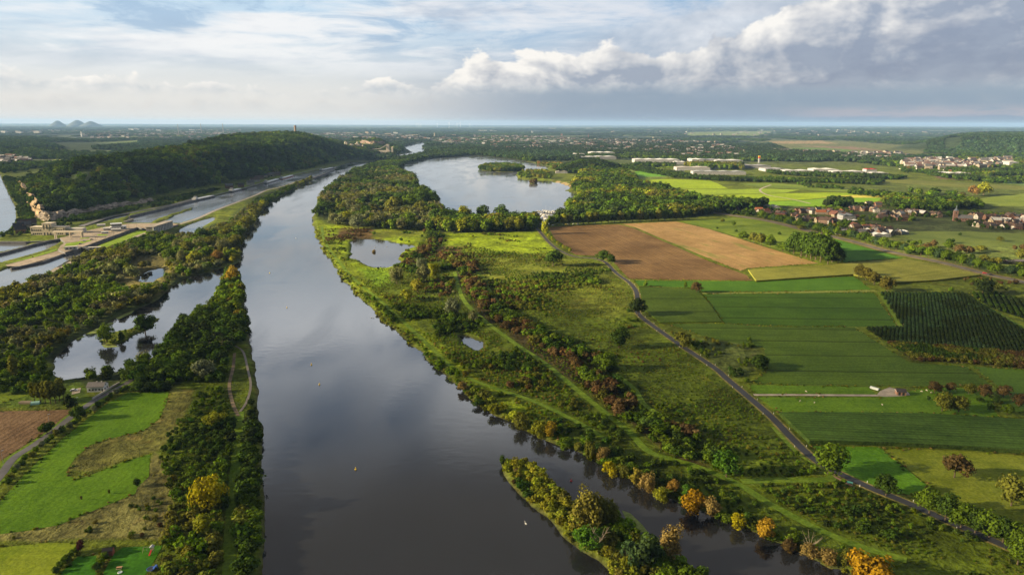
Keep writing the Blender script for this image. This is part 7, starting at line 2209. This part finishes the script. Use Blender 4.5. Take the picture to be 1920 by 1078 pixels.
# the rest of the far houses: too many to count, one mass
def small_town():
    xs_, ys_ = [], []
    for poly, n in (([(780, 262), (960, 256), (1110, 262), (1110, 280), (960, 282), (860, 276), (820, 270)], 700), ([(1100, 262), (1340, 268), (1420, 292), (1320, 300), (1230, 290), (1100, 284)], 420), ([(450, 256), (620, 250), (790, 254), (790, 264), (620, 262), (450, 262)], 520),
                    ([(150, 253), (280, 250), (450, 250), (450, 262), (300, 264), (170, 261)], 320), ([(0, 246), (450, 243), (450, 250), (0, 252)], 200), ([(1440, 284), (1700, 290), (1720, 302), (1560, 300)], 130), ([(0, 300), (40, 296), (60, 306), (0, 312)], 90),
                    ([(1100, 246), (1500, 246), (1900, 250), (1900, 258), (1300, 256)], 200), ([(1690, 303), (1890, 300), (1900, 312), (1800, 320), (1700, 318)], 330), ([(1640, 252), (1900, 255), (1900, 262), (1660, 258)], 60)):
        p = W(poly, 0)
        lo, hi = p.min(0), p.max(0)
        x = rng.uniform(lo[0], hi[0], n * 8); y = rng.uniform(lo[1], hi[1], n * 8)
        k = inside(p, x, y)
        x, y = x[k][:n], y[k][:n]
        cl = fbm(x / 250, y / 350, 140) > 0.42
        k = cl & (shore(x, y) > 8)
        xs_.append(x[k]); ys_.append(y[k])
    x, y = np.concatenate(xs_), np.concatenate(ys_)
    z = ground(x, y)
    b = MB()
    for i in range(len(x)):
        L, D, H_ = rng.uniform(10, 26), rng.uniform(9, 14), rng.uniform(6, 11)
        far = 1 + max(0, (y[i] - 4000) / 7000)
        m = int(rng.choice(6, p=[.22, .22, .12, .16, .14, .14]))
        a = rng.uniform(-.6, .6)
        ca, sa = math.cos(a), math.sin(a)
        L, D = L * far, D * far
        ps = [(-L, -D, 0), (L, -D, 0), (L, D, 0), (-L, D, 0), (-L, -D, H_), (L, -D, H_), (L, D, H_), (-L, D, H_), (-L, 0, H_ + 4), (L, 0, H_ + 4)]
        ps = [(x[i] + (u * ca - v * sa) / 2, y[i] + (u * sa + v * ca) / 2, z[i] + w) for u, v, w in ps]
        b.add(ps, [(0, 1, 5, 4), (1, 2, 6, 9, 5), (2, 3, 7, 6), (3, 0, 4, 8, 7)], m % 3)
        b.add(ps, [(4, 5, 9, 8), (6, 7, 8, 9)], 3 + m % 3)
    o = b.build('distant_houses', plain('far_white', (.27, .265, .255), .8), plain('far_cream', (.20, .17, .135), .8), plain('far_brick', (.11, .08, .065), .8), plain('far_tiles', (.11, .065, .055), .8), plain('far_slate', (.075, .075, .08), .8), plain('far_flat_roof', (.24, .24, .25), .8))
    tag(o, 'countless small houses of the city and suburbs across the far plain', 'houses', kind='stuff')


small_town()

# trees round the works, the town and the hill foot
def clear_of_sheds(x, y):
    k = np.ones(len(x), bool)
    for a, b, hw, dp in SHEDS:
        k &= ~((np.abs(x - a) < hw) & (y > b - 14) & (y < b + dp))
    return k


wood('works_trees', [(1080, 302), (1180, 300), (1260, 304), (1440, 303), (1560, 300), (1700, 316), (1760, 334), (1860, 344), (1960, 346), (1960, 334), (1860, 338), (1760, 326), (1690, 300), (1560, 290), (1430, 286), (1200, 284), (1080, 290)], 13, (7, 13), ('round', 'spread', 'bush'),
     {'deep': 2, 'dark': 4, 'mid': 2, 'blue': 1.5}, 'dark trees between and around the warehouses', hseed=41, density=lambda x, y: clear_of_sheds(x, y) & (fbm(x / 130, y / 130, 151) > 0.40))
wood('works_front_trees', [(1440, 326), (1500, 331), (1560, 333), (1680, 338), (1700, 334), (1640, 330), (1560, 327), (1440, 322)], 10, (6, 10), ('round', 'bush'), {'deep': 2, 'dark': 4, 'mid': 1}, 'dark trees in front of the works on the right plain', hseed=42,
     density=lambda x, y: clear_of_sheds(x, y))
wood('town_trees', [(1680, 300), (1780, 296), (1920, 298), (1960, 316), (1900, 326), (1780, 330), (1690, 324)], 13, (5, 10), ('round', 'spread', 'bush'), {'dark': 4, 'mid': 3, 'olive': 1.5}, 'dark garden trees between the houses of the sunlit town', hseed=43,
     density=lambda x, y: clear_of_sheds(x, y) & (fbm(x / 60, y / 60, 152) > 0.46))
wood('town_edge_wood', [(1850, 334), (1960, 326), (1960, 318), (1880, 322)], 12, (8, 13), ('round', 'spread'), {'deep': 3, 'dark': 3}, 'dark wood below the far end of the sunlit town', hseed=44)
wood('hill_foot_bushes', [(95, 418), (150, 405), (200, 397.5), (290, 379), (296, 375), (330, 368), (400, 357), (470, 342), (520, 329), (590, 315), (590, 312), (500, 335), (430, 349), (392, 363), (316, 384), (245, 397), (200, 406), (150, 419), (110, 428), (88, 424)], 5.5, (2.0, 6),
     ('bush', 'round', 'bush'), {'deep': 2, 'dark': 4, 'mid': 2}, 'dark bushes along the foot of the wooded hill', hseed=45, density=lambda x, y: fbm(x / 22, y / 22, 153) > 0.40)
wood('power_station_trees', [(0, 446), (20, 434), (34, 412), (60, 415), (66, 424), (56, 432), (50, 442), (20, 448)], 6, (3, 7), ('round', 'bush'), {'deep': 2, 'dark': 4, 'mid': 1}, 'dark trees beside the white power station', hseed=46, density=lambda x, y: rng.random(len(x)) < 0.6)
wood('cliff_top_trees', [(52, 356), (80, 398), (90, 402), (82, 372), (70, 345), (58, 340)], 6, (5, 9), ('round', 'bush'), {'olive': 3, 'lime': 2, 'mid': 2}, 'sunlit yellow-green trees on the cliff edge', hseed=47)

# ------------------------------------------------------------------ marina
PONT = plain('pontoon_boards', (.24, .21, .18), .9)
mp = [([(1012, 396), (1026, 398.5), (1042, 400.5)], 'far'), ([(1010, 402), (1026, 406.5), (1034, 413)], 'near left'), ([(1042, 396), (1052, 400), (1060, 404)], 'right')]
for pts, nm in mp:
    o = ribbon('pontoon', W(pts, .5), 1.8, .5, PONT, kind=None, smooth=False, thick=.7)
    tag(o, 'narrow floating pontoon of the marina, the %s one' % nm, 'pontoon', 'marina pontoons')
bh = MB()
hull = [(-3.4, -1.2), (1.0, -1.3), (2.6, -.8), (3.8, 0), (2.6, .8), (1.0, 1.3), (-3.4, 1.2)]
M_HULL = MB().prism(hull, -.2, .9).mesh('boat_hull', TINT); M_CAB = MB().prism([(-1.6, -.9), (1.2, -.8), (1.7, 0), (1.2, .8), (-1.6, .9)], .9, 1.9).mesh('boat_cabin', TINT); M_WIN = MB().box(-1.3, 1.0, -.93, .93, 1.25, 1.6).mesh('boat_window', DARKGLASS)
M_MAST = MB().tube((.3, 0, 1), (.3, 0, 9), .07, .04, 5).mesh('boat_mast', GREYP)
nb = 0
for pts, nm in mp:
    for (x, y, a) in along(W(pts, 0), 4.8):
        for s in (-1, 1):
            nb += 1
            q = (x - math.sin(a) * 5.0 * s, y + math.cos(a) * 5.0 * s)
            c = [(.50, .50, .50), (.46, .46, .45), (.06, .09, .22), (.50, .47, .42), (.30, .32, .35)][nb % 5]
            cn = ['white', 'white', 'navy blue', 'cream', 'light grey'][nb % 5]
            sail = nb % 4 == 0
            t = thing('boat', '%s %s at the %s pontoon, %s boat from its lake end' % (cn, 'sailing boat' if sail else 'motor boat', nm, ordinal(len([0]) if False else nb)), 'boat', (q[0], q[1], 0), a + math.pi / 2 * s, 'boats moored in the marina', (rng.uniform(.75, 1.0),) * 3)
            o = link('hull', M_HULL, t); o.color = (*c, 1)
            o = link('cabin', M_CAB, t); o.color = (.46, .46, .46, 1)
            link('window', M_WIN, o)
            if sail: link('mast', M_MAST, t)

# floating algae mats
ALG = field_mat('algae_mat', (.14, .18, .045), (.20, .24, .07), patch=.3, bump=.1)
for pl in ([(1166, 956), (1182, 962), (1205, 984), (1214, 996), (1200, 998), (1186, 984), (1172, 970)], [(1262, 1044), (1272, 1046), (1284, 1054), (1270, 1056)], [(1445, 1004), (1468, 1012), (1476, 1020), (1452, 1016)], [(1540, 1048), (1560, 1060), (1577, 1066), (1556, 1066), (1538, 1056)],
           [(160, 626), (186, 614), (206, 604), (214, 605), (194, 618), (170, 628)], [(134, 634), (152, 628), (160, 631), (146, 637)], [(190, 646), (218, 648), (224, 650), (196, 652)], [(216, 596), (240, 585), (254, 580), (246, 588), (222, 599)], [(108, 650), (122, 646), (126, 649), (112, 652)]):
    o = sheet('algae_mat', W(pl, 0), .03, ALG, kind='stuff'); tag(o, 'pale green floating algae along the shore', 'algae')

# ------------------------------------------------------------------ unseen clouds added up-sun to shade the land, and the air itself
def cloud(cx, cy, rx, ry, rz, dens, alt, seed, rot=0.0):
    """a lens of cloud standing where its shadow falls round ground point (cx, cy)"""
    k = alt / -sd_.z
    x0, y0 = cx - sd_.x * k, cy - sd_.y * k
    n_, m_ = 40, 16
    vs = []
    for j in range(m_ + 1):
        ph = math.pi * j / m_ - math.pi / 2
        for i in range(n_):
            th = 2 * math.pi * i / n_
            u, v = math.cos(ph) * math.cos(th), math.cos(ph) * math.sin(th)
            f = 0.62 + 0.75 * float(fbm(np.array([u * 2.2 + seed]), np.array([v * 2.2 + seed * 1.7]), 7, 3)[0])
            X, Y = rx * u * f, ry * v * f
            vs.append((x0 + X * math.cos(rot) - Y * math.sin(rot), y0 + X * math.sin(rot) + Y * math.cos(rot), alt + rz * math.sin(ph) * (0.7 + 0.6 * f)))
    b = MB().add(vs, [(j * n_ + i, j * n_ + (i + 1) % n_, (j + 1) * n_ + (i + 1) % n_, (j + 1) * n_ + i) for j in range(m_) for i in range(n_)])
    m = bpy.data.materials.new('shade_cloud_vapour')
    m.use_nodes = True
    t = m.node_tree
    t.nodes.remove(t.nodes['Principled BSDF'])
    pv = t.nodes.new('ShaderNodeVolumePrincipled')
    pv.inputs['Color'].default_value = (.98, .98, 1, 1)
    pv.inputs['Density'].default_value = dens
    t.links.new(pv.outputs[0], t.nodes['Material Output'].inputs['Volume'])
    o = b.build('cloud', m, smooth=True)
    return tag(o, 'unseen cloud added beside the view to shade the land', 'cloud', 'unseen shade clouds beside the view', kind='structure')


SHADE_CLOUDS = [  # ground point shaded, half sizes, thickness, density, altitude
    (60, 250, 420, 210, 60, .0016, 760, 1.3, 0.1), (520, 430, 330, 200, 60, .0017, 760, 2.9, 0.2), (-760, 1500, 330, 760, 80, .0018, 820, 4.1, 0.35), (640, 860, 330, 170, 60, .0016, 760, 6.2, 0.1),
]
for c_ in SHADE_CLOUDS: cloud(*c_)


def haze(density, color):
    b = MB().box(-42000, 42000, -900, 28000, -4.0, 190)
    m = bpy.data.materials.new('haze_air')
    m.use_nodes = True
    t = m.node_tree
    t.nodes.remove(t.nodes['Principled BSDF'])
    pv = t.nodes.new('ShaderNodeVolumePrincipled')
    pv.inputs['Color'].default_value = (*color, 1)
    pv.inputs['Density'].default_value = density
    pv.inputs['Anisotropy'].default_value = 0.0
    t.links.new(pv.outputs[0], t.nodes['Material Output'].inputs['Volume'])
    o = b.build('haze', m)
    return tag(o, kind='stuff')


haze(3.1e-5, (0.36, 0.60, 1.0))
print('houses', nh, 'boats', nb)
